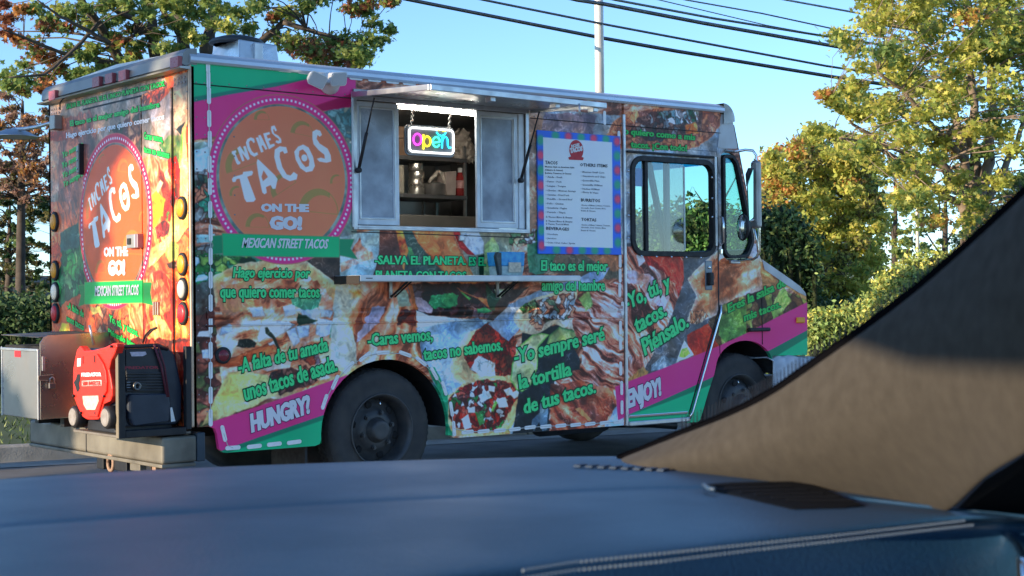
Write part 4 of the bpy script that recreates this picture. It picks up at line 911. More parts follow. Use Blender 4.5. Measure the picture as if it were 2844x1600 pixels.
for (p) in [(w1(215, 1217)), w1(325, 1220), w1(435, 1222), w1(543, 1225), w1(650, 1228), w1(730, 640), w1(732, 793), w1(733, 930), w1(118, 590), w1(119, 755), w1(121, 918), w1(122, 1085)]:
    q = on_y(p, -.026); MB().lathe((q.x, -.024, q.z), (0, -1, 0), [(0, .009), (.004, .009), (.007, .005), (.008, 0)], 8).obj('gasket_screw', M_CHROME, truck)
gasket('quarter_window_gasket', round_poly([(4.612, 2.385), (4.735, 2.385), (4.79, 2.33), (4.968, 1.705), (4.89, 1.572), (4.67, 1.565), (4.614, 1.61)], .05), .026, -.016, .03)
MB().prism(S3(qh, .012), (0, .005, 0)).obj('quarter_window_pane', G_TEAL, truck)
# rain strip above the door window, door handle with plate, lower sill trims, door edges
box('door_drip_rail', 3.58, 4.50, -.030, -.006, 2.345, 2.362, M_RUB, truck, .004)
box('door_guide_rail', 4.505, 4.530, -.028, -.006, 1.66, 2.36, M_ALU, truck, .004)
tubeo('door_edge_gap', [(4.552, -.004, 2.36), (4.552, -.004, 1.165), (4.210, -.004, .366)], .007, M_RUB, truck)
tubeo('door_edge_trim', [(4.574, -.008, 1.20), (4.570, -.008, 1.13), (4.245, -.008, .375), (4.215, -.008, .33)], .011, M_CHROME, truck)
x0, z0 = sid(w2, 617, 60); x1, z1 = sid(w2, 665, 255)
hp = box('handle_plate', x0, x1, -.014, -.006, z1, z0, mat("handle_plate_metal", (.16, .19, .23), .35, .7), truck, .004)
box('door_handle', x0 + .016, x1 - .016, -.050, -.014, z1 + .035, z0 - .09, M_RUB, hp, .008)
MB().lathe(((x0 + x1) / 2, -.014, z0 - .05), (0, -1, 0), [(0, .012), (.008, .012), (.012, 0)], 12).obj('door_lock', M_CHROME, hp)
box('door_sill_trim', 3.572, 4.185, -.022, .0, .368, .392, M_CHROME, truck, .006)
box('step_edge', 3.572, 4.205, -.030, .03, .308, .345, M_ALU, truck, .008)
box('grab_handle_base', 4.568, 4.592, -.02, 0, 1.60, 1.64, M_CHROME, truck, .004)
tubeo('grab_handle', [on_y(b1(540, 920), -.01), on_y(b1(560, 935), -.05), on_y(b1(570, 1000), -.06), on_y(b1(572, 1190), -.06), on_y(b1(545, 1225), -.01)], .009, M_CHROME, truck)
# bonnet latch, amber marker, panel line
q = on_y(w2(905, 520)); r_ = on_y(w2(1045, 525))
box('bonnet_latch', q.x, r_.x, -.035, -.0, q.z - .018, q.z + .012, M_RUB, truck, .010, 3)
seam('panel_seam', [on_y(w2(1005, 290), -.001), on_y(w2(1008, 620), -.001)], .004, M_RUB)
seam('panel_seam', [on_y(w2(722, 620), -.001), on_y(w2(726, 720), -.001)], .003, M_RUB)
q = on_y(w2(1258, 457)); box('side_marker_lamp', q.x - .05, q.x + .05, -.018, -.0, q.z - .024, q.z + .024, M_ORL, truck, .008)
# ---- mirrors on their tubular loop
ML = [b1(580, 222), b1(700, 232), b1(800, 215), b1(880, 222), b1(915, 270), b1(925, 700), b1(945, 1000), b1(950, 1290), b1(920, 1350), b1(880, 1378), b1(720, 1385)]
ys = [-.005, -.10, -.17, -.22, -.24, -.24, -.24, -.24, -.22, -.16, -.01]
pts = [on_y(p, y) for p, y in zip(ML, ys)]
tubeo('mirror_bracket', pts, .011, M_CHROME, truck, 8)
q = on_y(b1(880, 690), -.25)
mh = box('wing_mirror', q.x + .0, q.x + .055, q.y - .05, q.y + .03, q.z - .26, q.z + .26, M_ALUW, truck, .02, 4)
p0 = [on_y(b1(*p), -.30) for p in ((885, 420), (885, 930), (845, 965), (828, 590), (862, 480))]
MB().prism(p0, (.0, .012, 0)).obj('mirror_glass', mat("mirror_face", (.42, .72, .62), .08, .85, .05, 4), mh)
p0 = [on_y(b1(*p), -.285) for p in ((822, 470), (850, 405), (890, 415), (862, 500), (830, 600))]
MB().prism(p0, (.0, .02, 0)).obj('mirror_housing_edge', M_RUB, mh)
tubeo('mirror_clamp', [on_y(b1(905, 355), -.24), on_y(b1(905, 385), -.26)], .03, M_RUB, mh)
tubeo('mirror_arm', [on_y(b1(850, 965), -.28), on_y(b1(925, 945), -.24)], .01, M_CHROME, mh)
tubeo('mirror_brace', [on_y(b1(880, 980), -.24), on_y(b1(925, 1180), -.22), on_y(b1(935, 1300), -.24)], .008, M_CHROME, mh)
q = on_y(b1(770, 1035), -.30)
cmir = MB().lathe(q, Vector((-.90, .43, .0)), [(-.05, .012), (-.045, .05), (-.02, .095), (.0, .105), (.006, .102)], 28).obj('round_mirror', M_RUB, truck, True)
MB().lathe(q, Vector((-.90, .43, .0)), [(.004, .094), (.010, .07), (.016, .04), (.018, 0)], 28).obj('convex_glass', M_CHROME, cmir, True)
tubeo('round_mirror_arm', [q + Vector((.03, .01, 0)), on_y(b1(850, 985), -.28)], .008, M_CHROME, cmir)
box('lower_mirror_foot', *[v for v in (on_y(b1(625, 1385)).x, on_y(b1(720, 1385)).x)], -.03, 0, on_y(b1(640, 1420)).z, on_y(b1(640, 1385)).z, M_ALU, truck, .004)
# ---- wheels
def wheel(cx, y0, R=.405, wdt=.22, dual=False):
    w = pyobj('wheel', [], [], None, truck)
    w.location = Vector((cx, y0, .405)) - wloc(truck)
    prof = [(.0, .235), (.004, .262), (.012, .30), (.006, .33), (.010, .365), (.022, .388), (.045, R - .004), (.06, R), (wdt - .06, R), (wdt - .03, .39), (wdt - .01, .33), (wdt, .26), (wdt, .23)]
    ty = MB().lathe((cx, y0, .405), (0, 1, 0), prof, 64)
    t = ty.obj('tyre', M_TYRE, w, True)
    # tread blocks around the shoulder
    tb = MB(); nb = 58
    for k in range(nb):
        a = 2 * PI * k / nb
        for (yy, wy, off) in ((.030, .042, 0), (.085, .036, .5), (.135, .036, 0)):
            aa = a + off * 2 * PI / nb; h = .035
            c_ = [];
            for da in (-h * .9, h * .9):
                for (yo) in (0, wy):
                    for rr in (R - .012, R + (.004 if not (yy == .030 and yo == 0) else -.008)):
                        c_.append((cx + rr * math.cos(aa + da * .9), y0 + yy + yo, .405 + rr * math.sin(aa + da * .9)))
            tb.add(c_, [(0, 1, 3, 2), (4, 6, 7, 5), (0, 4, 5, 1), (2, 3, 7, 6), (0, 2, 6, 4), (1, 5, 7, 3)])
    tb.obj('tyre_tread', M_TYRE, t)
    rim = MB()
    rp = [(.0, .236), (.004, .243), (-.006, .247), (-.010, .240), (.02, .222), (.035, .215), (.075, .205), (.095, .190)] if not dual else [(.0, .236), (.004, .243), (-.006, .247), (-.010, .238), (.03, .222), (.08, .212), (.13, .205)]
    rim.lathe((cx, y0, .405), (0, 1, 0), rp, 48)
    disc_d = .105 if dual else .02
    dp = [(disc_d + .02, .212), (disc_d + .004, .195), (disc_d - .004, .165), (disc_d - .022, .140), (disc_d - .045, .118), (disc_d - .045, .085)] if dual else [(disc_d + .05, .206), (disc_d + .03, .19), (disc_d, .165), (disc_d - .028, .145), (disc_d - .032, .115), (disc_d - .030, .085)]
    rim.lathe((cx, y0, .405), (0, 1, 0), dp, 48)
    ro = rim.obj('rim', M_RIM, w, True)
    hd_ = disc_d - .045 if dual else disc_d - .03
    hub = MB().lathe((cx, y0, .405), (0, 1, 0), [(hd_, .086), (hd_ - .01, .082), (hd_ - .03, .070), (hd_ - .055, .066), (hd_ - .060, .055), (hd_ - .056, .03), (hd_ - .058, 0)], 32).obj('hub', M_RIM, w, True)
    for k in range(6):
        a = 2 * PI * (k + .25) / 6
        MB().lathe((cx + .118 * math.cos(a), y0 + hd_ + .004, .405 + .118 * math.sin(a)), (0, -1, 0), [(0, .017), (.016, .017), (.016, .011), (.028, .011), (.028, 0)], 6).obj('lug_nut', M_RIM, ro)
        a2_ = a + PI / 6
        MB().lathe((cx + .172 * math.cos(a2_), y0 + disc_d - .012, .405 + .172 * math.sin(a2_)), (0, -1, 0), [(-.01, .022), (.0, .026), (.002, .024), (.002, 0)], 12).obj('vent_hole', M_DARK, ro, True)
    tubeo('valve_stem', [(cx + .0, y0 + .03, .405 + .205), (cx - .01, y0 - .0, .405 + .17)], .004, M_CHROME, ro)
    return w
wheel(RWX, .045, dual=True)
wb = MB(); wb.lathe((RWX, .29, .405), (0, 1, 0), [(0, .24), (.02, .37), (.06, .405), (.16, .405), (.2, .37), (.22, .24)], 48); wb.obj('inner_rear_tyre', M_TYRE, truck, True)
wb = MB(); wb.lathe((RWX, TW - .48, .405), (0, 1, 0), [(0, .1), (.02, .37), (.06, .405), (.36, .405), (.4, .37), (.42, .1)], 48); wb.obj('far_rear_tyre', M_TYRE, truck, True)
wheel(FWX + .015, .055)
wb = MB(); wb.lathe((FWX, TW - .28, .405), (0, 1, 0), [(0, .1), (.02, .37), (.06, .405), (.18, .405), (.22, .37), (.23, .1)], 48); wb.obj('far_front_tyre', M_TYRE, truck, True)
# wheel house liners, chassis rails, axles, tank
def liner(cx, cz, rx, rz, y1, a0, a1):
    vs = []; n = 20
    for a in np.linspace(a0, a1, n): vs += [(cx + rx * math.cos(a), .02, cz + rz * math.sin(a)), (cx + rx * math.cos(a), y1, cz + rz * math.sin(a))]
    fs = [(2 * k, 2 * k + 1, 2 * k + 3, 2 * k + 2) for k in range(n - 1)]
    fs.append(tuple([2 * k + 1 for k in range(n)]))
    pyobj('wheel_house', vs, fs, M_DARK, truck)
liner(RWX + .005, .40, .52, .50, .62, 0, PI)
liner(FWX + .02, .64, .37, .30, .45, 0, PI)
for y in (.55, TW - .62): box('chassis_rail', .05, 5.45, y, y + .07, .40, .56, M_DARK, truck, .005)
for x in (RWX, FWX): tubeo('axle', [(x, .3, .405), (x, TW - .3, .405)], .06, M_DARK, truck, 10)
MB().lathe((RWX, .85, .405), (0, 1, 0), [(0, .06), (.08, .16), (.22, .17), (.34, .06)], 20).obj('differential', M_DARK, truck, True)
MB().lathe((2.95, .30, .42), (1, 0, 0), [(0, .02), (.02, .17), (.62, .17), (.64, .02)], 24).obj('propane_tank', mat("tank_paint", (.05, .06, .08), .4), truck, True)
box('mud_flap', .82, .84, .06, .48, .14, .45, M_RUB, truck, .002)
box('step_box', 3.60, 4.19, .03, .35, .30, .62, M_DARK, truck, .01)
tubeo('exhaust_pipe', [(3.7, .35, .30), (4.1, .30, .28), (4.28, .2, .26)], .03, M_BLK, truck)
box('engine_block', 4.7, 5.4, .7, 1.4, .45, 1.1, M_DARK, truck, .03)
box('front_bumper', 5.58, 5.72, .0, TW, .42, .60, M_WHITE, truck, .03)

# ---- rear: brow band with lamps, drip ledge
bp = [(0, 2.700), (-.025, 2.690), (-.050, 2.700), (-.042, 2.765), (-.014, 2.795), (.05, 2.80), (.05, 2.70)]
MB().prism([(x, -.004, z) for x, z in bp], (0, TW + .008, 0)).obj('rear_roof_cap', mat("rear_cap_metal", (.30, .27, .25), .40, .3, .3, 3, dirt=(.20, .22, .22)), truck)
MB().prism([(x, -.02, z) for x, z in [(-.004, 2.668), (-.070, 2.672), (-.074, 2.682), (-.004, 2.688)]], (0, TW + .05, 0)).obj('drip_ledge', M_ALUW, truck)
for p in (w8(625, 480), w8(1130, 325), w8(1280, 285), w8(1435, 250), w8(2035, 100)):
    q = on_x(p, -.055); MB().prism([(-.046, q.y - .055, q.z - .034), (-.046, q.y + .055, q.z - .034), (-.046, q.y + .055, q.z + .034), (-.046, q.y - .055, q.z + .034)], (-.030, 0, 0)).obj('marker_lamp', M_RDLD, truck, bevel=.005)
for (zz) in ((115, 185, 60), (117, 635, 570), (117, 832, 795), (117, 1030, 1015)): pass
for i, (m, z) in enumerate(((M_ORL, 1.838), (M_ORL, 1.496), (M_CLL, 1.345), (M_RDL, 1.196))):
    for y in (.098, 2.022):
        g = MB().lathe((0, y, z), (-1, 0, 0), [(0, .066), (.014, .066), (.018, .060), (.018, .050)], 28); 
        g.v = [(a, y + (b - y) * .92, z + (c - z) * 1.08) for a, b, c in g.v]
        gr = g.obj('lamp_grommet', M_RUB, truck, True)
        l = MB().lathe((0, y, z), (-1, 0, 0), [(.010, .052), (.022, .050), (.028, .036), (.030, 0)], 28)
        l.v = [(a, y + (b - y) * .92, z + (c - z) * 1.08) for a, b, c in l.v]
        l.obj('tail_lamp', m, gr, True)
# rear door hardware: hinge, lock case, keeper, camera arm
q = on_x(a2(405, 890)); h_ = box('door_hinge', -.040, -.002, q.y - .022, q.y + .030, q.z - .085, q.z + .10, M_ALUW, truck, .004)
for k in (-.06, 0, .06): MB().lathe((-.040, q.y + .012, q.z + k), (-1, 0, 0), [(0, .008), (.004, .007), (.006, 0)], 8).obj('bolt', M_CHROME, h_)
box('hinge_gap', -.046, -.002, q.y - .040, q.y - .020, q.z - .10, q.z + .11, M_RUB, truck, .003)
q = on_x(a3(862, 365)); lk = box('lock_case', -.050, -.010, q.y - .065, q.y + .06, q.z - .045, q.z + .045, M_ALUW, truck, .006)
box('lock_barrel', -.060, -.045, q.y - .01, q.y + .03, q.z - .02, q.z + .02, M_RUB, lk, .004)
box('lock_strike', -.055, -.008, q.y - .115, q.y - .072, q.z - .045, q.z + .045, mat("lock_strike_metal", (.30, .22, .24), .4, .4), truck, .005)
for dy in (0, .03, .06): q = on_x(a3(1040, 975)); box('spring_latch', -.030, -.01, q.y - dy, q.y - dy - .010, q.z - .045, q.z + .04, M_ALUW, truck, .003)
# curved cable across the lower doors and light wiring at the top corner
tubeo('cable', [on_x(a1(1370, 180), -.03), on_x(a1(1390, 110), -.03), on_x(a1(1440, 55), -.03), on_x(a1(1500, 35), -.02)], .006, M_RUB, truck, 6)
tubeo('cable', [on_x(w8(690, 640), -.02), on_x(w8(690, 560), -.05), on_x(w8(720, 520), -.06), on_x(w8(760, 490), -.05)], .005, M_RUB, truck, 6)
# rear lamp on a swan-neck arm
LP0 = on_x(w8(660, 790), -.02); 
arm = tubeo('lamp_arm', [LP0, on_x(w8(560, 800), -.05), on_x(w8(430, 838), -.05), on_x(w8(300, 858), -.05), on_x(w8(150, 868), -.05), on_x(w8(130, 880), -.05)], .014, M_ALU, truck)
q = on_x(w8(165, 915), -.05)
MB().lathe(q, (0, 0, -1), [(-.035, .02), (-.03, .06), (-.005, .12), (.02, .165), (.028, .172), (.022, .165), (.0, .11)], 32).obj('lamp_shade', M_ALU, arm, True)
box('lamp_bracket', -.06, .0, LP0.y - .04, LP0.y + .05, LP0.z - .05, LP0.z + .05, M_ALUW, arm, .006)
# rivets: real heads, too small to pick apart
rv = MB()
def rivet(x, y, z, nx, ny, r=.0055):
    rv.lathe((x, y, z), (nx, ny, 0), [(0, r), (r * .5, r * .8), (r * .7, 0)], 6)
for z in np.arange(.60, 2.66, .105):
    for x in (.045, .10): rivet(x, 0, z, 0, -1)
for z in np.arange(1.80, 2.50, .12): rivet(.30, 0, z, 0, -1)
for x in np.arange(.15, 1.15, .12): rivet(x, 0, 2.60, 0, -1)
for x in np.arange(2.7, 4.55, .12): rivet(x, 0 if x > 0 else 0, 2.56, 0, -1)
for y in (.03, .19, 2.06, 2.10):
    for z in np.arange(.65, 2.62, .105): rivet(0, y, z, -1, 0)
for y in (.06, .10, .14, .19): 
    for z in (2.60, 2.63): rivet(0, y, z, -1, 0, .009); rivet(0, TW - y, z, -1, 0, .009)
rv.obj('rivets', mat("rivet_heads", (.34, .28, .28), .4, .3, .2, 20), truck)
bpy.data.objects['rivets']['kind'] = 'stuff'; bpy.data.objects['rivets'].name = 'rivet'

# ---- reflective conspicuity tape: each piece a part, joined by a thin wire
tape_m = {}
def tape(p, ang, L=.105, H=.026, y=0):
    """p: photo point; ang: degrees in the side plane"""
    key = 'h'
    if key not in tape_m:
        n = 6; o_ = []
        for k in range(n + 1): a = PI / 2 - PI * k / n; o_.append((L / 2 - H / 2 + H / 2 * math.cos(a), 0, H / 2 * math.sin(a)))
        for k in range(n + 1): a = -PI / 2 - PI * k / n; o_.append((-L / 2 + H / 2 + H / 2 * math.cos(a), 0, H / 2 * math.sin(a)))
        t_ = MB().prism(o_, (0, -.004, 0)); me_o = pyobj('reflector', t_.v, t_.f, M_REFL, None)
        bm = bmesh.new(); bm.from_mesh(me_o.data); bmesh.ops.recalc_face_normals(bm, faces=bm.faces); bm.to_mesh(me_o.data); bm.free()
        tape_m[key] = me_o.data; bpy.data.objects.remove(me_o)
    q = on_y(p, y); o = bpy.data.objects.new('reflector', tape_m[key]); COL.objects.link(o); o.parent = truck
    o.location = Vector((q.x, y, q.z)) - wloc(truck); o.rotation_euler = (0, -math.radians(ang), 0)
    return q
col1 = [b2(440, 355), b2(445, 550), b2(452, 750), b2(455, 1040), b2(462, 1300)] + [z5(175, y) for y in (97, 232, 368, 500, 628, 772, 887, 1030, 1160)] + [z4(197, 860), z4(199, 1010), z4(201, 1165)]
for p in col1: tape(p, 90, y=-.002)
for p in [b2(640, 325), b2(905, 368), b2(1155, 400), b2(1410, 430), b2(1655, 455), b2(2300, 530), z6(240, 112), z6(375, 126), z6(500, 140)]: tape(p, 0, L=.11, y=-.002)
for p, a in [(z5(250, 1250), 104), (z5(303, 1332), 0), (z5(426, 1324), 2), (z5(541, 1311), 2), (z5(655, 1300), 3), (z5(830, 1068), 68), (z5(890, 955), 62), (z5(968, 868), 40), (z5(1062, 808), 32), (z5(1165, 785), 0), (z5(1293, 793), -18), (z5(1384, 835), -35), (z5(1460, 905), -58), (z5(1518, 990), -70), (z7(540, 1100), -80), (z7(555, 1215), -84)]: tape(p, a, y=-.002)
for p in [z7(635, 1236), z7(730, 1231), z7(825, 1227), z7(915, 1219), z7(1005, 1208), z7(1098, 1203), z7(1187, 1198), z7(1275, 1193), z7(1360, 1188), z7(1448, 1181), z7(1530, 1175)]: tape(p, 2, y=-.002)
for p in [z7(1536, 130), z7(1538, 222), z7(1538, 310), z7(1536, 395), z7(1553, 505), z7(1540, 618), z7(1540, 710), z7(1541, 860), z7(1547, 975), z7(1549, 1090), z8(720, 150), z8(845, 325), z8(848, 520), z8(850, 640), z8(850, 800), z8(852, 1010), z8(855, 1150)]: tape(p, 90, L=.10, H=.022, y=-.003)
wr = MB()
wr.tube([on_y(p, -.004) for p in col1[:5] + [z4(197, 860), z4(199, 1010), z4(201, 1165)] + col1[5:14]], .003, 5)
wr.tube([on_y(b2(*p), -.004) for p in ((470, 290), (640, 330), (905, 372), (1155, 404), (1410, 434), (1655, 459))], .003, 5)
wr.tube([on_y(p, -.004) for p in (z7(540, 1100), z7(555, 1215), z7(635, 1236), z7(825, 1227), z7(1005, 1208), z7(1275, 1193), z7(1530, 1175))], .003, 5)
wr.tube([on_y(p, -.004) for p in (z5(250, 1250), z5(275, 1320), z5(303, 1332))], .003, 5)
wr.tube([on_y(p, -.004) for p in (z5(830, 1068), z5(890, 955), z5(968, 868), z5(1062, 808), z5(1165, 785), z5(1293, 793), z5(1384, 835), z5(1460, 905), z5(1518, 990))], .003, 5)
wr.obj('light_string_wire', mat("wire_white", (.6, .6, .58), .5), truck)
# side marker lamp at the rear skirt
q = on_y(a4(245, 590)); g = MB().lathe((q.x, 0, q.z), (0, -1, 0), [(0, .052), (.014, .052), (.018, .046), (.018, .036)], 24).obj('side_lamp_grommet', M_RUB, truck, True)
MB().lathe((q.x, 0, q.z), (0, -1, 0), [(.010, .038), (.022, .034), (.028, .02), (.030, 0)], 24).obj('side_lamp', mat("dark_red_lens", (.22, .03, .04), .25), g, True)
# ---- twin flood lamps
q = on_y(b2(1960, 560))
fl = MB().lathe((q.x, 0, q.z - .02), (0, -1, 0), [(0, .072), (.02, .072), (.05, .05), (.09, .034), (.10, 0)], 24).obj('flood_lamp_base', M_WHITE, truck, True)
for (pp, tilt, w_) in ((b2(1820, 555), .35, .062), (b2(2090, 545), -.15, .060)):
    c_ = on_y(pp, -.13)
    bm_ = MB(); pr = rrect(-w_, w_, -.045, .045, .02)
    tr_ = Matrix.Translation(c_) @ Matrix.Rotation(tilt * .9, 4, 'Y') @ Matrix.Rotation(.35, 4, 'X')
    P3 = [tr_ @ Vector((a, -.0, b)) for a, b in pr]; Pb = [tr_ @ Vector((a * .6, .075, b * .6)) for a, b in pr]
    n = len(P3); fs = [tuple(range(n))] + [(k, (k + 1) % n, n + (k + 1) % n, n + k) for k in range(n)] + [tuple(range(n, 2 * n))[::-1]]
    bm_.add(P3 + Pb, fs); hd_ = bm_.obj('flood_lamp_head', M_WHITE, fl, False)
    P4 = [tr_ @ Vector((a * .90, -.004, b * .88)) for a, b in pr]
    MB().prism(P4, tr_.to_3x3() @ Vector((0, .003, 0))).obj('flood_lamp_glass', mat("lamp_glass", (.50, .53, .55), .2), hd_ if False else fl)
tubeo('flood_lamp_stem', [on_y(b2(1850, 600), -.08), (q.x, -.07, q.z - .01), on_y(b2(2060, 590), -.09)], .02, M_WHITE, fl)
# ---- serving window: outer frame, two sliding sashes with screens
fr = MB().prism(S3([(WX0 - .03, WZ0 - .03), (WX1 + .028, WZ0 - .03), (WX1 + .028, WZ1 + .03), (WX0 - .03, WZ1 + .03)], -.014), (0, .055, 0), [S3([(WX0, WZ0), (WX1, WZ0), (WX1, WZ1), (WX0, WZ1)], -.014)])
fr.obj('serving_window_frame', M_ALU, truck, bevel=.003)
def sash(x0, x1, tag_, y=.012):
    s_ = MB().prism(S3([(x0, WZ0 + .004), (x1, WZ0 + .004), (x1, WZ1 - .004), (x0, WZ1 - .004)], y), (0, .022, 0), [S3([(x0 + .045, WZ0 + .055), (x1 - .045, WZ0 + .055), (x1 - .045, WZ1 - .05), (x0 + .045, WZ1 - .05)], y)]).obj('window_sash', M_FRAME, truck, bevel=.003)
    MB().prism(S3([(x0 + .030, WZ0 + .040), (x1 - .030, WZ0 + .040), (x1 - .030, WZ1 - .035), (x0 + .030, WZ1 - .035)], y - .006), (0, .006, 0), [S3([(x0 + .040, WZ0 + .050), (x1 - .040, WZ0 + .050), (x1 - .040, WZ1 - .045), (x0 + .040, WZ1 - .045)], y - .006)]).obj('sash_bead', M_ALU, s_, bevel=.002)
    box('window_screen', x0 + .045, x1 - .045, y + .008, y + .012, WZ0 + .055, WZ1 - .05, M_MESHW, s_, 0)
    return s_
sash(WX0 + .002, 1.540, 0); sash(2.192, WX1 - .055, 0)
box('sash_track', WX1 - .052, WX1 - .002, .004, .036, WZ0 + .002, WZ1 - .002, M_FRAME, truck, .004)
box('window_sill_ledge', WX0, WX1, -.022, -.014, WZ0 - .028, WZ0 - .014, M_ALU, truck, .003)
# trim line below the window
seam('panel_seam', [on_y(z6(70, 1245), -.001), on_y(z6(1400, 1290), -.001)], .003, M_RUB)
# ---- hatch: hinged at the window head and propped out
HR0, HR1 = Vector((1.165, -.01, 2.605)), Vector((2.665, -.01, 2.600)); HO0, HO1 = Vector((1.165, -.86, 2.560)), Vector((2.66, -.80, 2.556))
hb = MB().prism([HR0, HO0, HO1, HR1], (0, 0, .012)).obj('hatch_panel', mat("hatch_underside", (.36, .38, .40), .3, .7, .10, 5), truck)
def bar(name, a, b, w_, h_, m, par=truck):
    a, b = Vector(a), Vector(b); d = (b - a).normalized(); s_ = d.cross(Vector((0, 0, 1))).normalized() * w_ / 2; u = Vector((0, 0, h_ / 2))
    vs = [a - s_ - u, a + s_ - u, a + s_ + u, a - s_ + u, b - s_ - u, b + s_ - u, b + s_ + u, b - s_ + u]
    return MB().add(vs, [(0, 1, 2, 3), (7, 6, 5, 4), (0, 4, 5, 1), (1, 5, 6, 2), (2, 6, 7, 3), (3, 7, 4, 0)]).obj(name, m, par, bevel=.003)
u = Vector((0, 0, -.004))
bar('hatch_edge', HR0 + u, HO0 + u, .02, .036, M_ALU, hb); bar('hatch_edge', HR1 + u, HO1 + u, .02, .036, M_ALU, hb); bar('hatch_edge', HO0 + u, HO1 + u, .02, .036, M_ALU, hb)
bar('hatch_hinge', HR0 + Vector((0, 0, .02)), HR1 + Vector((0, 0, .02)), .02, .03, M_ALUW, hb)
for t in (.35, .72, .95): q = HO0.lerp(HO1, t) + Vector((0, .05, -.03)); box('hatch_latch', q.x - .02, q.x + .02, q.y - .03, q.y + .03, q.z - .02, q.z + .015, M_ALU, hb, .005)
tubeo('hatch_hook', [HO0.lerp(HO1, .83) + Vector((0, -.01, -.01)), HO0.lerp(HO1, .83) + Vector((.0, -.01, -.06)), HO0.lerp(HO1, .83) + Vector((.012, -.01, -.085))], .007, M_ALU, hb)
# gas struts
def strut(a, b):
    a, b = Vector(a), Vector(b); m_ = a.lerp(b, .48)
    s_ = tubeo('gas_strut', [m_, b], .011, M_RUB, truck); tubeo('strut_rod', [a, m_], .0055, M_RUB, s_)
    MB().lathe(b, (0, -1, 0), [(-.015, .018), (.015, .018), (.018, .01), (.018, 0)], 12).obj('strut_joint', M_RUB, s_)
q0 = on_x(z6(240, 245), 1.20); q1 = on_y(z6(112, 785), -.03)
strut(on_x(z6(240, 245), 1.185), (1.190, -.03, q1.z))
q1 = on_y(z6(1332, 862), -.03); strut(on_x(z6(1470, 350), 2.645), q1)
# ---- counter shelf
SHY = -.30; SL, SR_ = 1.015, 2.862
sh = box('counter_shelf', SL, SR_, SHY, -.002, 1.384, 1.424, mat("counter_white", (.72, .76, .76), .35, .1, .08, 9), truck, .006)
box('shelf_end_shade', SL - .004, SL + .0, SHY + .002, -.004, 1.370, 1.422, mat('shelf_end_dark', (.022, .018, .018), .6), sh, 0)  # thin dark plate: the shade on the shelf's end, put in as colour
box('shelf_label', 1.03 + .03, 1.11, SHY - .0015, SHY - .0003, 1.402, 1.407, M_RUB, sh, 0)
for p in (a5(480, 700), a5(1610, 700)):
    q = on_y(p, -.01)
    br = box('shelf_bracket', q.x - .012, q.x + .012, -.012, 0, q.z - .06, 1.384, M_ALUW, truck, .002)
    tubeo('bracket_brace', [(q.x, -.012, q.z - .05), (q.x, -.20, 1.384)], .008, M_BLK, br); tubeo('bracket_brace', [(q.x + .03, -.012, q.z - .05), (q.x + .03, -.20, 1.384)], .006, M_BLK, br)
q = on_y(a5(1208, 160)); box('hatch_catch', q.x - .02, q.x + .02, -.03, 0, q.z - .02, q.z + .02, M_ALU, truck, .006)
# ---- roof vent: galvanised square duct with black mushroom cap
q0 = on_y(b2(565, 120), .62); q1 = on_y(b2(1360, 140), .45)
VX0, VX1, VY0, VY1, VZ0, VZ1 = on_y(F(566, 130), .50).x, on_y(F(704, 130), .32).x, .32, .74, 2.79, on_y(F(640, 100), .32).z
vb = MB().add([(VX0, VY0, VZ0), (VX1, VY0, VZ0), (VX1, VY1, VZ0), (VX0, VY1, VZ0), (VX0 + .02, VY0 + .03, VZ1), (VX1 - .01, VY0 + .02, VZ1 - .015), (VX1 - .03, VY1 - .03, VZ1), (VX0 + .03, VY1 - .03, VZ1)], [(0, 1, 5, 4), (1, 2, 6, 5), (2, 3, 7, 6), (3, 0, 4, 7), (4, 5, 6, 7)]).obj('roof_vent', mat("vent_sheet_metal", (.66, .66, .64), .30, .85, .14, 7, bump=.35, bscale=9), truck, bevel=.008)
MB().lathe(((VX0 + VX1) / 2 - .05, (VY0 + VY1) / 2, VZ1 - .01), (0, 0, 1), [(0, .15), (.008, .178), (.016, .180), (.036, .160), (.054, .10), (.060, 0)], 32).obj('vent_cap', mat("vent_cap_black", (.05, .055, .06), .55, .2, .3, 12, bump=.3), vb, True)
box('vent_flange', VX1 - .19, VX1 - .13, VY0 - .012, VY0 + .02, VZ0, VZ1 - .02, M_ALU, vb, .003)
# ---- bumper with steps and hooks
bm_ = box('rear_bumper', -.20, .03, -.0, 2.02, .30, .462, M_BUMP, truck, .018, 3)
MB().prism([(-.20, 2.02, .30), (-.20, 2.02, .462), (-.02, 2.20, .44), (-.02, 2.20, .31)], (.04, 0, 0)).obj('bumper_end', M_BUMP, bm_, bevel=.008)
box('bumper_lip', -.206, .02, -.004, 2.02, .278, .300, M_BUMP, bm_, .005)
box('bumper_side_block', .03, .085, .0, .25, .302, .476, mat("bumper_shade_blue", (.03, .05, .07), .5), bm_, .006)  # bumper's side away from the sun, its blue shade put into the colour
box('bumper_joint', -.2025, -.198, 1.075, 1.085, .302, .46, M_RUB, bm_, 0)
q = on_x(a1(1062, 1330), -.19); hk = [q + Vector((0, .04 * math.cos(a), .05 * math.sin(a))) for a in np.linspace(0, 2 * PI, 16)]
tubeo('tow_hook', hk, .012, mat("rusty_steel", (.34, .22, .15), .7, .2, .3, 20), bm_)
for p, w_, m in ((a1(985, 1310), .05, M_BLK), (a1(1180, 1330), .09, M_BLK), (a1(1320, 1330), .07, M_BUMP), (a1(1450, 1375), .03, M_BLK), (a1(1500, 1375), .025, MATS["rusty_steel"])):
    q = on_x(p, -.17); box('hitch_bracket', -.19, -.12, q.y - w_, q.y + w_, q.z - .05, .285, m, bm_, .005)
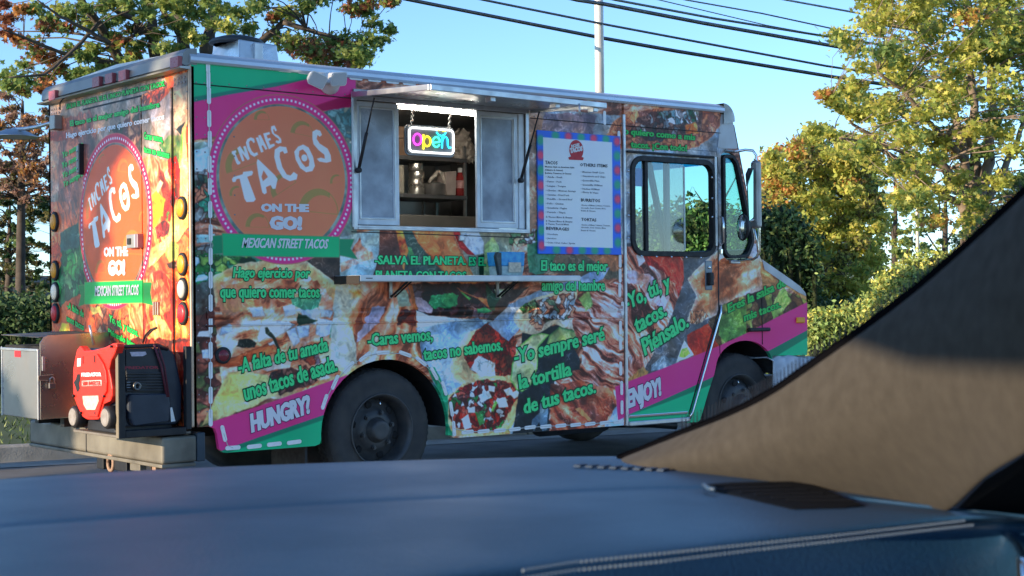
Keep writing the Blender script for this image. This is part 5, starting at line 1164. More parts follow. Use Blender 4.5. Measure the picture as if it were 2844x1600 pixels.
# carrier platform and guard frame at the back
box('box_support', -.30, -.02, 1.2, 1.26, .462, .522, M_BLK, truck, .004); box('box_support', -.30, -.02, 1.62, 1.68, .462, .522, M_BLK, truck, .004)
pl = box('carrier_platform', -.47, .0, .02, .66, .472, .488, mat("platform_plate", (.20, .18, .15), .6, .3, .2, 8), truck, .004)
gf = []
def gp3(p, y=.0): return on_y(p, y)
FRX0, FRX1 = -.475, -.008
for (x0, x1, z0, z1) in ((FRX0, FRX0 + .04, .472, 1.0), (FRX1 - .035, FRX1, .50, 1.0)):
    box('guard_post', x0, x1, -.008, .032, z0, z1, M_BLK, pl, .004)
box('guard_rail', FRX0 + .04, FRX1 - .035, -.008, .032, .472, .515, M_BLK, pl, .004)
box('guard_post_lit_face', FRX0 - .0035, FRX0, -.006, .030, .474, .985, mat("post_sunlit_tan", (.20, .17, .12), .6), pl, 0)  # sunlit side of the black post, the light put in as a tan sheet

# ---- lettering: thin cut vinyl on the panels
TXC = {}
def text_mesh(body, off, res=2):
    k = (body, off)
    if k in TXC: return TXC[k]
    c = bpy.data.curves.new("t", 'FONT'); c.body = body; c.offset = off; c.resolution_u = res; c.size = 1.0; c.fill_mode = 'FRONT'
    o = bpy.data.objects.new("t", c); COL.objects.link(o)
    dg = bpy.context.evaluated_depsgraph_get(); me = bpy.data.meshes.new_from_object(o.evaluated_get(dg))
    n = len(me.vertices); co = np.empty(n * 3, np.float32); me.vertices.foreach_get('co', co); co = co.reshape(-1, 3)
    fs = [tuple(p.vertices) for p in me.polygons]
    COL.objects.unlink(o); bpy.data.objects.remove(o); bpy.data.curves.remove(c); bpy.data.meshes.remove(me)
    TXC[k] = (co, fs); return TXC[k]
CAP = .729
def vinyl(body, p0, p1, pu, plane, m, mo=None, parent=truck, bold=.020, out=.078, y=-.0035, name='lettering', ref=None, res=2, widen=.026):
    """p0/p1 baseline ends, pu top of the first capital, on the given plane (all photo readings)"""
    A, B, U = plane(p0), plane(p1), plane(pu)
    co0, _ = text_mesh(body, 0.0, res); w_ = co0[:, 0].max() - co0[:, 0].min(); xm = co0[:, 0].min()
    d = (B - A) / w_; up = (U - A) / CAP
    nrm = d.cross(up).normalized()
    if nrm.dot(Vector(CP) - A) < 0: nrm = -nrm
    first = None
    for (off, mm, lift) in (((out, mo, .0009),) if mo else ()) + ((bold, m, .0018),):
        co, fs0 = text_mesh(body, off, res); vs = []; fs = []
        for si, sx in enumerate((0, -widen, widen) if widen else (0,)):
            k = len(vs); vs += [A + d * (float(v[0]) - xm + sx) + up * float(v[1]) + nrm * (lift + .00006 * si) for v in co]
            fs += [tuple(i + k for i in f_) for f_ in fs0]
        o = pyobj(name, vs, fs, mm, first or parent)
        if first is None: first = o
        else: o.name = 'letter_face'
    return first
VG = mat("vinyl_green", lin((.28, .94, .56)), .4, 0, .10, 30); VDG = mat("vinyl_dark_green", lin((.0, .30, .17)), .45, 0, .05, 20)
VW = mat("vinyl_white", (.80, .80, .84), .4, 0, .03, 20); VBG = mat("vinyl_bright_green", lin((.16, .80, .32)), .4, 0, .06, 30); VPUR = mat("vinyl_shadow", lin((.45, .10, .34)), .45, 0, 0)
PS = lambda p: on_y(p, -.0015)
PD = lambda p: on_y(p, -.0075)
PR = lambda p: on_x(p, -.0155)
PR0 = lambda p: on_x(p, -.002)
def L(body, v, x0, y0, x1, y1, xu, yu, m=VG, mo=VDG, pl=PS, **k): return vinyl(body, v(x0, y0), v(x1, y1), v(xu, yu), pl, m, mo, **k)
L("Hago ejercicio por", z5, 305, 352, 742, 356, 312, 290)
L("que quiero comer tacos", z5, 232, 468, 800, 468, 232, 394)
L("-A falta de tu amada", a4, 390, 745, 1168, 548, 380, 615)
L("unos tacos de asada.", a4, 445, 985, 1250, 720, 422, 838)
L("HUNGRY?", a4, 505, 1255, 1010, 1085, 492, 1100, VW, VPUR, bold=.05, out=.085)
L("-SALVA EL PLANETA.", a5, 312, 432, 1270, 440, 312, 338)
L("ES EL UNICO", a5, 1305, 448, 1760, 452, 1308, 355)
L("PLANETA CON TACOS.", a5, 320, 592, 1290, 600, 320, 498)
L("El taco es el mejor", b3, 470, 500, 1168, 505, 472, 385)
L("amigo del hambre", b3, 478, 712, 1140, 712, 478, 592)
L("-Caras vemos,", a5, 240, 1300, 920, 1235, 232, 1165)
L("tacos no sabemos.", a5, 830, 1452, 1660, 1342, 818, 1318)
L("-Yo sempre seré", a6, 135, 885, 800, 710, 128, 770)
L("la tortilla", a6, 172, 1075, 555, 970, 160, 965)
L("de tus tacos.", a6, 205, 1260, 735, 1100, 195, 1150)
L("-Yo, tú, y", w2, 98, 388, 390, 238, 76, 288, pl=PD)
L("tacos.", w2, 165, 542, 365, 422, 140, 438, pl=PD)
L("Piénsalo.", w2, 222, 692, 512, 497, 192, 580, pl=PD)
L("ENJOY!", w2, 108, 1042, 325, 955, 102, 925, VW, VPUR, pl=PD, bold=.05, out=.085)
L("Eres la salsa de", w2, 780, 408, 1165, 225, 775, 345, VBG, VDG)
L("mis tacos.", w2, 888, 465, 1130, 370, 882, 410, VBG, VDG)
L("o quiero como a mis", w1, 85, 322, 605, 368, 88, 275, VBG, VDG)
L("tacos. ¡Con todo!", w1, 138, 420, 545, 448, 138, 372, VBG, VDG, pl=PD)
L("MEXICAN STREET TACOS", z4, 415, 1418, 985, 1425, 428, 1352, VW, None, bold=.02)
L("ON THE", z4, 548, 1175, 858, 1178, 548, 1124, VW, None, bold=.05)
L("GO!", z4, 608, 1292, 808, 1296, 610, 1208, VW, None, bold=.06)
# rear lettering
RL = dict(pl=PR0)
L("SALVA EL PLANETA. ES EL UNICO PLANETA CON TACOS.", a2, 235, 372, 1225, 140, 235, 322, VBG, VDG, pl=PR0)
L("El taco es el mejor amigo del hambre", a2, 275, 545, 1170, 352, 272, 490, VBG, VDG, pl=PR)
L("Hago ejercicio por que quiero comer tacos", a2, 235, 665, 1220, 475, 235, 610, VW, None, pl=PR)
L("Caras vemos,", a2, 1015, 672, 1205, 705, 1015, 600, VBG, VDG, pl=PR)
L("tacos no sabemos", a2, 1015, 805, 1270, 870, 1015, 735, VBG, VDG, pl=PR)
for (x, y) in ((195, 870), (190, 975), (195, 1075), (205, 1165)): L("Yo sempre", a2, x, y, 400, y - 120, x, y - 65, VBG, None, pl=PR0)
L("-A falta de tu amada", a3, 220, 975, 520, 1140, 225, 915, VBG, VDG, pl=PR0)
L("unos tacos de asada", a3, 215, 1090, 515, 1260, 218, 1030, VBG, VDG, pl=PR0)
L("Yo, tú, y tacos.", a3, 605, 1095, 870, 1235, 608, 1030, VBG, VDG, pl=PR)
L("Piénsalo bien.", a3, 598, 1210, 860, 1350, 598, 1155, VBG, VDG, pl=PR)
L("MEXICAN STREET TACOS", a3, 475, 862, 872, 852, 478, 770, VW, None, pl=PR)
L("ON THE", a3, 560, 498, 775, 492, 560, 418, VW, None, bold=.05, pl=PR)
L("GO!", a3, 602, 668, 745, 662, 602, 542, VW, None, bold=.06, pl=PR)

# ------------------------------------------------------------------ kitchen contents seen through the hatch
tl = MB().tube([(1.66, .20, 2.585), (2.335, .20, 2.575)], .019, 10).obj('tube_light', mat("tube_glow", (.9, .9, .85), .4, 0, 0, emit=(1.0, .93, .80), estr=28), truck, True)
box('tube_holder', 1.64, 2.36, .18, .22, 2.606, 2.640, M_INT, tl, .004)
RY = 1.20
def K(x, y, yy=RY): return on_y(a7(x, y), yy)
rack = thing('kitchen_rack', 'dark steel kitchen rack with two shelves standing inside behind the serving window', 'shelf rack', (2.6, 1.38, .6))
M_RK = mat("rack_steel", (.26, .265, .27), .38, .7, .15, 8)
xr = K(598, 560).x; xl = xr - 1.35
for x in (xl, xr - .02):
    for y in (RY, RY + .38): box('rack_post', x, x + .022, y, y + .022, .60, K(585, 540).z + .12, mat("rack_post_steel", (.36, .36, .35), .35, .7), rack, .003)
z_top, z_mid, z_low = K(600, 552).z, K(600, 925).z, K(585, 1110).z
for z in (z_top, z_mid): box('rack_shelf', xl, xr, RY - .01, RY + .40, z - .0, z + .030, M_RK, rack, .004)
box('rack_leg_brace', K(395, 930).x, K(410, 930).x, RY + .30, RY + .32, z_low, z_mid, M_RK, rack, .002)
box('prep_counter', xl, K(580, 1100).x, .95, 1.55, .6, z_low, mat("prep_counter_steel", (.24, .23, .20), .4, .5, .15, 5), rack, .01)
def inner(name, label, cat, group=None): return thing(name, label, cat, (2.5, 1.3, z_mid + .03), group)
# foil wrapped stack
t = inner('foil_stack', 'tall crumpled stack of foil wrapped trays on the left of the kitchen shelf', 'foil trays')
base = z_mid + .032
foil = mat("kitchen_foil", (.74, .70, .62), .30, .85, .2, 20, bump=.8, bscale=22)
p0, p1 = K(30, 840, 1.32), K(165, 840, 1.32)
for i in range(4):
    zz = base + i * .062; j = random.uniform(-.008, .008)
    cxx = (p0.x + p1.x) / 2 + j; rr = (p1.x - p0.x) / 2 * (1.02 - .03 * i)
    MB().lathe((cxx, 1.32, zz), (0, 0, 1), [(0, rr * .93), (.004, rr * .97), (.028, rr), (.054, rr * .97), (.060, rr * .93), (.063, rr * .5), (.066, 0)], 18).obj('foil_tray', foil, t, True)
t = inner('cooking_pot_lid', 'low round grey pan with lid in the middle of the kitchen shelf', 'pan')
p0, p1 = K(172, 845, 1.30), K(372, 845, 1.30); rr = (p1.x - p0.x) / 2
MB().lathe(((p0.x + p1.x) / 2, 1.30, base), (0, 0, 1), [(0, rr * .9), (.004, rr), (.075, rr), (.08, rr * 1.04), (.085, rr * 1.04)], 28).obj('pan_body', mat("pan_metal", (.42, .41, .40), .35, .8), t, True)
MB().lathe(((p0.x + p1.x) / 2, 1.30, base + .085), (0, 0, 1), [(0, rr * 1.02), (.018, rr * .6), (.022, .02), (.045, .025), (.05, 0)], 28).obj('pan_lid', MATS["pan_metal"], t, True)
t = inner('kitchen_towel', 'pale patterned towel slumped over the pan on the kitchen shelf', 'towel')
vs = []; fs = []; nx = 14
for i in range(nx):
    for j in range(4):
        u_ = i / (nx - 1); px = 235 + 165 * u_; py = 760 - 105 * math.sin(u_ * 2.6) + 130 * max(0, u_ - .55) * 2
        q = K(px, py, 1.22 + .04 * j); vs.append((q.x, q.y, q.z + .012 * math.sin(j * 2 + i)))
for i in range(nx - 1):
    for j in range(3): fs.append((i * 4 + j, i * 4 + j + 1, i * 4 + j + 5, i * 4 + j + 4))
o = pyobj('towel_cloth', vs, fs, mat("towel_cloth", (.58, .52, .44), .9, 0, .35, 40), t, True); md = o.modifiers.new('s', 'SOLIDIFY'); md.thickness = .02
t = inner('paper_bag', 'brown grey paper carton standing upright on the kitchen shelf beside the bottle', 'carton')
pp = [K(*p, 1.20) for p in ((408, 878), (385, 645), (500, 632), (492, 880))]
pp[0].z = pp[3].z = base
MB().prism(pp, (0, .12, 0)).obj('carton_body', mat("carton_paper", (.44, .36, .32), .8, 0, .12, 10), t, bevel=.004)
t = inner('sauce_bottle', 'red sauce bottle with white cap at the right end of the kitchen shelf', 'bottle')
p0 = K(537, 870, 1.25)
MB().lathe((p0.x, 1.25, base), (0, 0, 1), [(0, .034), (.004, .040), (.14, .040), (.165, .022), (.19, .016)], 20).obj('bottle_body', mat("red_bottle", (.30, .03, .03), .25), t, True)
MB().lathe((p0.x, 1.25, base + .185), (0, 0, 1), [(0, .018), (.035, .018), (.038, 0)], 16).obj('bottle_cap', M_WHITE, t, True)
MB().lathe((p0.x, 1.25, base + .06), (0, 0, 1), [(0, .0408), (.06, .0408)], 20).obj('bottle_label', mat("bottle_label", (.55, .30, .28), .5, 0, .3, 40), t, True)
t = thing('plastic_bags', 'bunch of pale plastic bags piled on the top kitchen shelf right of the lit sign', 'bags', (2.9, 1.3, z_top + .03))
for k, (px, py, s_) in enumerate(((520, 470, .07), (570, 440, .08), (620, 480, .06), (545, 330, .09), (600, 400, .07), (640, 520, .05))):
    q = K(px, py, 1.28); q.z = max(q.z, z_top + .03 + s_ * .5)
    m_ = MB().lathe(q, (0, 0, 1), [(-s_ * .9, .01), (-s_ * .6, s_ * .8), (0, s_), (s_ * .6, s_ * .7), (s_ * .9, .01)], 9)
    m_.v = [tuple(Vector(v) + Vector((random.uniform(-1, 1), random.uniform(-1, 1), random.uniform(-1, 1))) * s_ * .25) for v in m_.v]
    m_.obj('plastic_bag', mat("pale_plastic", (.44, .38, .32), .5, 0, .3, 30), t, False)
t = thing('stacked_crate', 'brown cardboard boxes stacked on the top kitchen shelf left of the lit sign', 'boxes', (2.3, 1.35, z_top + .03))
for (x0, x1, zz, h_) in ((xl + .05, K(40, 0).x, z_top + .032, .13), (xl + .08, K(20, 0).x - .01, z_top + .165, .09)): box('cardboard_box', x0, x1, 1.24, 1.52, zz, zz + h_, mat("cardboard", (.26, .16, .10), .8, 0, .2, 12), t, .004)
t = thing('storage_tub', 'square beige tub at the left edge of the middle kitchen shelf', 'tub', (2.4, 1.35, base))
box('tub_body', K(-80, 0).x, K(18, 0).x, 1.26, 1.50, base, base + .22, mat("tub_plastic", (.44, .40, .32), .5, 0, .15, 12), t, .012)

# ------------------------------------------------------------------ lit sign
SY = .085
sg = thing('open_sign', 'rectangular neon open sign with white border hanging in the serving window', 'neon sign', (1.87, SY, 2.35))
def Q(x, y, yy=SY): return on_y(a7(x, y), yy)
corners = [Q(12, 168), Q(484, 212), Q(480, 492), Q(10, 448)]
bk = [Vector(c) for c in corners]
x0 = min(c.x for c in bk); x1 = max(c.x for c in bk); z0 = (bk[2].z + bk[3].z) / 2; z1 = (bk[0].z + bk[1].z) / 2
MB().prism([(p[0], SY + .006, p[1]) for p in rrect(x0, x1, z0, z1, .03)], (0, .012, 0)).obj('sign_back', mat("sign_backplate", (.24, .24, .24), .5), sg, bevel=.002)
MB().prism([(p[0], SY + .018, p[1]) for p in rrect(x0 - .008, x1 + .008, z0 - .008, z1 + .008, .035)], (0, .014, 0)).obj('sign_case', mat("sign_case_clear", (.40, .44, .48), .15), sg)
def neon(name, pts, col, st=7.0, r=.0048, parent=sg): return MB().tube(pts, r, 8).obj(name, mat("neon_" + name, col, .4, 0, 0, emit=col, estr=st), parent, True)
bp_ = [(p[0], SY, p[1]) for p in rrect(x0 + .014, x1 - .014, z0 + .014, z1 - .014, .028, 5)]
neon('border_tube', bp_ + bp_[:1], (.92, .96, 1.0), 1.7, .0055)
ell = lambda cx, cy, rx, ry, a0, a1, n=20: [Q(cx + rx * math.cos(math.radians(a)), cy - ry * math.sin(math.radians(a))) for a in np.linspace(a0, a1, n)]
neon('letter_o', ell(107, 315, 40, 56, 0, 360), (1.0, .04, .85), 1.5)
neon('letter_p', [Q(168, 268), Q(168, 415)], (1.0, .80, .02), 1.5); neon('letter_p', ell(205, 335, 34, 50, 0, 360), (1.0, .80, .02), 1.5)
neon('letter_e', [Q(262, 350), Q(332, 340)] + ell(297, 342, 36, 50, 5, 330, 20), (.05, .95, .60), 1.5)
neon('letter_n', [Q(358, 285), Q(355, 405)], (.02, .62, 1.0), 1.5); neon('letter_n', [Q(358, 335), Q(372, 296), Q(395, 290), Q(410, 315), Q(412, 380), Q(425, 402), Q(444, 398)], (.02, .62, 1.0), 1.5)
neon('smile_tube', [Q(300, 243), Q(320, 270), Q(348, 282), Q(375, 272), Q(392, 248)], (.02, .66, 1.0), 1.5)
neon('wink_tube', [Q(298, 208), Q(318, 224), Q(338, 215)], (1.0, .78, .02), 1.5); neon('wink_tube', [Q(352, 216), Q(370, 232), Q(390, 226)], (1.0, .78, .02), 1.5)
for (xa, xb) in ((62, 40), (438, 425)):
    a_, b_ = Q(xa, 10), Q(xb, 185 if xa < 100 else 205); 
    pts = [a_.lerp(b_, t) + Vector((.006 * math.sin(t * 22), .004 * math.cos(t * 22), 0)) for t in np.linspace(0, 1, 20)]
    tubeo('sign_chain', pts, .0065, mat("chain_metal", (.40, .39, .37), .5, .5), sg)
# ------------------------------------------------------------------ menu board
mb = thing('menu_board', 'framed white menu board with blue border of red and green dots beside the hatch', 'menu board', (3.11, -.01, 1.58))
MX0, MX1, MZ0, MZ1 = 2.713, 3.512, 1.583, 2.462
cvm = Canvas(MX0, MX1, MZ0, MZ1, .0025, smooth((.02, .36, .80), v=.05))
for i, z in enumerate(np.linspace(MZ0 + .06, MZ1 - .07, 8)):
    cvm.disc(MX0 + .03, z, .034, (.84, .18, .36) if i % 2 == 0 else (.04, .58, .44), soft=.03)
    cvm.disc(MX1 - .03, z + .03, .034, (.04, .58, .44) if i % 2 == 0 else (.84, .18, .36), soft=.03)
for i, x in enumerate(np.linspace(MX0 + .17, MX1 - .14, 5)):
    cvm.disc(x, MZ1 - .03, .034, (.84, .18, .36) if i % 2 else (.04, .58, .44), soft=.03)
    cvm.disc(x, MZ0 + .03, .034, (.04, .58, .44) if i % 2 == 0 or i == 3 else (.84, .18, .36), soft=.03)
p_ = [on_y(z8(*p), -.01) for p in ((178, 318), (782, 362), (790, 1288), (188, 1272))]
cvm.poly([(q.x, q.z) for q in p_], smooth((.80, .82, .84), v=.03, sc=.2), 0, .003)
mimg = cvm.image("menu_print")
mbm = bpy.data.materials.new("menu_print"); mbm.use_nodes = True; nt = mbm.node_tree
im = nt.nodes.new("ShaderNodeTexImage"); im.image = mimg; uvn = nt.nodes.new("ShaderNodeUVMap"); uvn.uv_map = "UVMap"; nt.links.new(uvn.outputs[0], im.inputs[0])
nt.links.new(im.outputs[0], nt.nodes["Principled BSDF"].inputs["Base Color"]); nt.nodes["Principled BSDF"].inputs["Roughness"].default_value = .35
bo = MB().box(MX0, MX1, -.017, -.003, MZ0, MZ1).obj('board_panel', mbm, mb, bevel=.002)
uvl = bo.data.uv_layers.new(name="UVMap"); off = wloc(mb)
for l in bo.data.loops:
    v = bo.data.vertices[l.vertex_index].co + off; uvl.data[l.index].uv = ((v.x - MX0) / (MX1 - MX0), (v.z - MZ0) / (MZ1 - MZ0))
PB = lambda p: on_y(p, -.0175)
INK = mat("menu_ink", (.05, .055, .07), .6, 0, 0); INK2 = mat("menu_ink_faded", (.22, .23, .26), .6, 0, 0); LRED = mat("menu_logo_red", lin((.80, .20, .24)), .5, 0, .1, 30)
def ML_(body, x0, y0, w_, h_, sl=.045, m=INK, b=.015): vinyl(body, z8(x0, y0), z8(x0 + w_, y0 + w_ * sl), z8(x0, y0 - h_), PB, m, None, mb, bold=b, res=1, name='menu_line', widen=0)
ML_("TACOS", 202, 553, 106, 30, b=.02); ML_("OTHERS ITEMS", 506, 572, 240, 28, b=.02); ML_("BURRITOS", 515, 880, 165, 28, b=.02); ML_("TORTAS", 517, 1050, 130, 28, b=.02); ML_("BEVERAGES", 210, 1127, 200, 27, b=.02)
for i, (s_, y, w_) in enumerate((("Mexican Style or American Style", 582, 255), ("(Cilantro & Onions)", 610, 155), ("(Lettuce, Tomatoes, & Cheese)", 637, 228))): ML_(s_, 200, y, w_, 13, .03, INK, .03)
for s_, y, w_ in (("• Asada - Steak", 672, 145), ("• Pastor - Pork", 712, 138), ("• Lengua - Tongue", 750, 175), ("• Chorizo - Mexican Sausage", 790, 262), ("• Carnitas - Fried Pork", 828, 205), ("• Picadillo - Ground Beef", 864, 232), ("• Pollo - Chicken", 904, 155), ("• Quesabirria - Veggies", 942, 185), ("• Pescado - Tilapia", 980, 172)): ML_(s_, 206, y, w_, 15, .03, INK2, .025)
for s_, y, w_ in (("2 Tacos Rice & Beans", 1022, 230), ("3 Tacos Rice & Beans", 1058, 230), ("2 Tacos, Tort & Meat", 1083, 200)): ML_(s_, 208, y, w_, 15, .03, INK2, .03)
for s_, y, w_ in (("• Horchata", 1172, 105), ("• Jarritos", 1208, 92), ("• Coke / Diet Coke / Sprite", 1246, 256)): ML_(s_, 206, y, w_, 14, .03, INK2, .02)
for s_, y, w_ in (("• Mexican Small Corn", 628, 205), ("• Guacamole and Chips", 664, 215), ("• Quesadilla Plain", 702, 162), ("• Quesadilla W/Meat", 740, 190), ("• Nachos W/Meat", 776, 165), ("• Elote & Vaso", 806, 155)): ML_(s_, 512, y, w_, 15, .04, INK2, .025)
for s_, y, w_ in (("Choice of Meat, Lettuce, Tomato,", 918, 255), ("Avocado, Sour Cream, Rice,", 942, 215), ("Beans & Cheese", 966, 125), ("Choice of Meat, Lettuce, Tomato,", 1090, 255), ("Avocado, Sour Cream, Rice,", 1112, 215), ("Beans & Cheese", 1138, 125)): ML_(s_, 516, y, w_, 12, .03, INK2, .03)
q = PB(z8(474, 430)); MB().prism([(q.x + .068 * math.cos(a), -.0185, q.z + .072 * math.sin(a)) for a in np.linspace(0, 2 * PI, 28)[:-1]], (0, .001, 0)).obj('menu_logo', LRED, mb)
MB().prism([on_y(z8(*p), -.0195) for p in ((405, 495), (430, 485), (520, 490), (540, 498), (532, 520), (412, 515))], (0, .001, 0)).obj('menu_logo_ribbon', LRED, mb)
vinyl("INCHES", z8(430, 410), z8(500, 395), z8(428, 385), lambda p: on_y(p, -.0192), mat("menu_logo_white", (.85, .82, .82), .5), None, mb, bold=.05, name='menu_line')
vinyl("TACOS", z8(420, 455), z8(525, 435), z8(418, 415), lambda p: on_y(p, -.0192), MATS["menu_logo_white"], None, mb, bold=.08, name='menu_line')

# ------------------------------------------------------------------ tub on the counter
t = thing('napkin_tub', 'blue and clear plastic tub of packets at the right part of the counter shelf', 'plastic tub', (2.55, -.17, 1.424))
cY = -.20
a_, b_ = on_y(z7(840, 315), cY), on_y(z7(970, 320), cY); zt_ = on_y(z7(900, 170), cY).z
M_TB = mat("tub_blue_print", (.02, .26, .68), .35, 0, .35, 26, dirt=(.10, .50, .80))
o = MB().add([(a_.x, cY, 1.426), (b_.x - .01, cY, 1.426), (b_.x - .01, cY + .14, 1.426), (a_.x, cY + .14, 1.426), (a_.x - .006, cY - .006, 1.49), (b_.x, cY - .006, 1.49), (b_.x, cY + .146, 1.49), (a_.x - .006, cY + .146, 1.49)], [(0, 1, 5, 4), (1, 2, 6, 5), (2, 3, 7, 6), (3, 0, 4, 7), (0, 3, 2, 1), (4, 5, 6, 7)]).obj('tub_base', mat("tub_clear", (.46, .58, .56), .2, 0, .25, 30), t, bevel=.006)
MB().add([(a_.x - .006, cY - .006, 1.491), (b_.x, cY - .006, 1.491), (b_.x, cY + .146, 1.491), (a_.x - .006, cY + .146, 1.491), (a_.x - .014, cY - .01, zt_), (b_.x + .004, cY - .01, zt_), (b_.x + .004, cY + .15, zt_), (a_.x - .014, cY + .15, zt_)], [(0, 1, 5, 4), (1, 2, 6, 5), (2, 3, 7, 6), (3, 0, 4, 7), (0, 3, 2, 1), (4, 5, 6, 7)]).obj('tub_top', M_TB, t, bevel=.006)
p0, p1 = on_y(z7(880, 290), cY - .012), on_y(z7(952, 232), cY - .012); box('tub_label', p0.x, p1.x, cY - .0135, cY - .0115, p0.z, p1.z, mat("tub_label", (.66, .56, .42), .6, 0, .25, 60), t, 0)
pg = [on_y(z7(*p), cY - .01) for p in ((805, 195), (815, 170), (838, 175), (838, 310), (826, 312))]
MB().prism(pg, (0, .03, 0)).obj('tub_wrapper', mat("dark_wrapper", (.03, .05, .06), .3, 0, .4, 30), t, bevel=.004)

# ------------------------------------------------------------------ generator on the carrier
GX = -.50
gen = thing('generator', 'red and black portable generator on wheels standing on the rear carrier', 'generator', (-.27, .30, .49))
M_GR = mat("generator_red", (.86, .035, .02), .38, 0, .08, 9); M_GB = mat("generator_black", (.022, .024, .030), .42, 0, .2, 12, bump=.05)
M_GP = mat("generator_blue_black", (.025, .035, .055), .38, 0, .2, 9)
def G(x, y, xx=GX): return on_x(a1(x, y), xx)
red = [(765, 208), (735, 250), (715, 340), (700, 430), (697, 560), (702, 690), (745, 800), (790, 890), (832, 916), (935, 916), (968, 880), (990, 770), (1055, 740), (1072, 690), (1074, 620), (1060, 520), (1042, 440), (1062, 350), (1100, 280), (1120, 215), (1112, 188), (1085, 182), (1000, 225), (890, 252), (805, 256)]
rp = MB().prism([G(*p) for p in red], (.05, 0, 0)).obj('red_end_cover', M_GR, gen, bevel=.006, seg=2)
for poly in ([(775, 300), (925, 285), (985, 380), (1010, 450), (1020, 560), (1015, 650), (985, 700), (930, 890), (835, 890), (780, 780), (735, 700), (725, 560), (735, 420)], ):
    MB().prism([G(*p, GX - .012) for p in poly], (.014, 0, 0)).obj('cover_rib', M_GR, rp, bevel=.006)
box('cover_groove', GX - .0135, GX - .010, G(975, 450).y, G(760, 450).y, G(800, 452).z - .002, G(800, 452).z + .002, mat("groove_red", (.5, .02, .01), .5), rp, 0)
for (x, y) in ((795, 345), (905, 335)): q = G(x, y, GX - .013); box('slot', GX - .0145, GX - .011, q.y - .006, q.y + .006, q.z - .022, q.z + .022, M_BLK, rp, 0)
for (x, y) in ((1078, 215), (1008, 690), (716, 688), (785, 850), (928, 852)): q = G(x, y, GX); MB().lathe((GX, q.y, q.z), (-1, 0, 0), [(0, .008), (.014, .008), (.016, 0)], 10).obj('screw', M_BLK, rp)
MB().prism([G(*p, GX - .0145) for p in ((740, 480), (765, 480), (765, 540), (755, 570), (762, 620), (745, 650), (735, 648), (722, 600), (705, 560), (725, 530))], (.003, 0, 0)).obj('torn_hole', M_BLK, rp)
MB().prism([G(*p, GX - .0145) for p in ((740, 330), (775, 327), (772, 405), (738, 408))], (.002, 0, 0)).obj('warning_label', mat("label_white", (.78, .70, .64), .5, 0, .15, 60), rp)
MB().prism([G(*p, GX - .0145) for p in ((790, 690), (940, 686), (945, 740), (910, 822), (828, 822), (800, 770))], (.002, 0, 0)).obj('spec_label', mat("spec_label", (.80, .68, .54), .5, 0, .25, 50, dirt=(.60, .40, .30)), rp)
PG = lambda p: on_x(p, GX - .0148)
MB().prism([G(*p, GX - .0143) for p in ((785, 545), (972, 536), (972, 590), (785, 595))], (.001, 0, 0)).obj('model_plate', mat("label_pinkish", (.82, .62, .58), .5, 0, .1, 60), rp)
vinyl("PREDATOR", a1(785, 502), a1(970, 498), a1(785, 468), PG, VW, None, gen, bold=.05)
vinyl("5000 INVERTER", a1(792, 590), a1(966, 586), a1(792, 548), PG, M_GR, None, gen, bold=.03)
# body behind the cover: main case, top handle, tank, louvres
GYF = .060
body = [(-.45, .56), (-.45, .970), (-.42, .992), (-.12, .992), (-.08, .95), (-.035, .75), (-.04, .56), (-.08, .53), (-.42, .53)]
gb = MB().prism([(x, GYF, z) for x, z in body], (0, .47, 0)).obj('generator_case', M_GP, gen, bevel=.012, seg=3)
def Sg(x, y, yy=GYF): return on_y(a1(x, y), yy)
side_p = [Sg(*p, GYF - .008) for p in ((1205, 240), (1455, 228), (1560, 300), (1600, 480), (1590, 660), (1210, 655))]
MB().prism(side_p, (0, .008, 0)).obj('side_cover', M_GB, gen, bevel=.003)
tank_ = [Sg(*p) for p in ((1210, 670), (1600, 668), (1625, 780), (1610, 930), (1240, 975), (1210, 900))]
MB().prism([v + Vector((0, -.035, 0)) for v in tank_], (0, .3, 0)).obj('lower_shroud', M_GP, gen, bevel=.02, seg=3)
for k in range(7):
    y = 470 + k * 27
    a_, b_ = Sg(1210, y + 4, GYF - .014), Sg(1585 - abs(k - 2) * 6, y, GYF - .014)
    bar('louvre', a_, b_, .014, .012, M_GB, gen)
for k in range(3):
    a_ = Sg(1212, 560 + k * 25, GYF - .02); bar('louvre_bar', a_, Sg(1250, 558 + k * 25, GYF - .02), .004, .006, mat("lit_louvre", (.25, .27, .30), .4), gen)  # paler bars: light on the louvres put into their colour
ex = Sg(1312, 596, GYF - .03); MB().lathe(ex, (0, -1, 0), [(-.03, .03), (0, .026), (.012, .024), (.012, .014), (-.02, .012)], 20).obj('exhaust_outlet', mat("exhaust_metal", (.20, .20, .19), .4, .7), gen, True)
MB().prism([Sg(*p, GYF - .016) for p in ((1285, 560), (1385, 550), (1410, 590), (1385, 640), (1300, 640))], (0, .01, 0)).obj('exhaust_plate', mat("exhaust_plate", (.06, .075, .07), .5), gen, bevel=.002)
vinyl("PREDATOR", a1(1200, 432), a1(1515, 428), a1(1200, 405), lambda p: on_y(p, GYF - .0095), mat("dark_red_print", (.30, .03, .05), .5), None, gen, bold=.03)
MB().prism([Sg(*p, GYF - .0105) for p in ((1245, 268), (1395, 264), (1405, 290), (1370, 308), (1262, 310))], (0, .002, 0)).obj('side_label', mat("side_label", (.55, .50, .58), .4, 0, .2, 60), gen)
tubeo('carry_handle', [(-.47, .10, .985), (-.44, .06, 1.005), (-.20, .05, 1.01), (-.13, .06, .985)], .013, M_GB, gen)
tubeo('strap', [Sg(1475, 195, GYF - .02), Sg(1545, 400, GYF - .024), Sg(1600, 700, GYF - .03)], .008, mat("strap_dark_red", (.10, .02, .035), .6), gen)
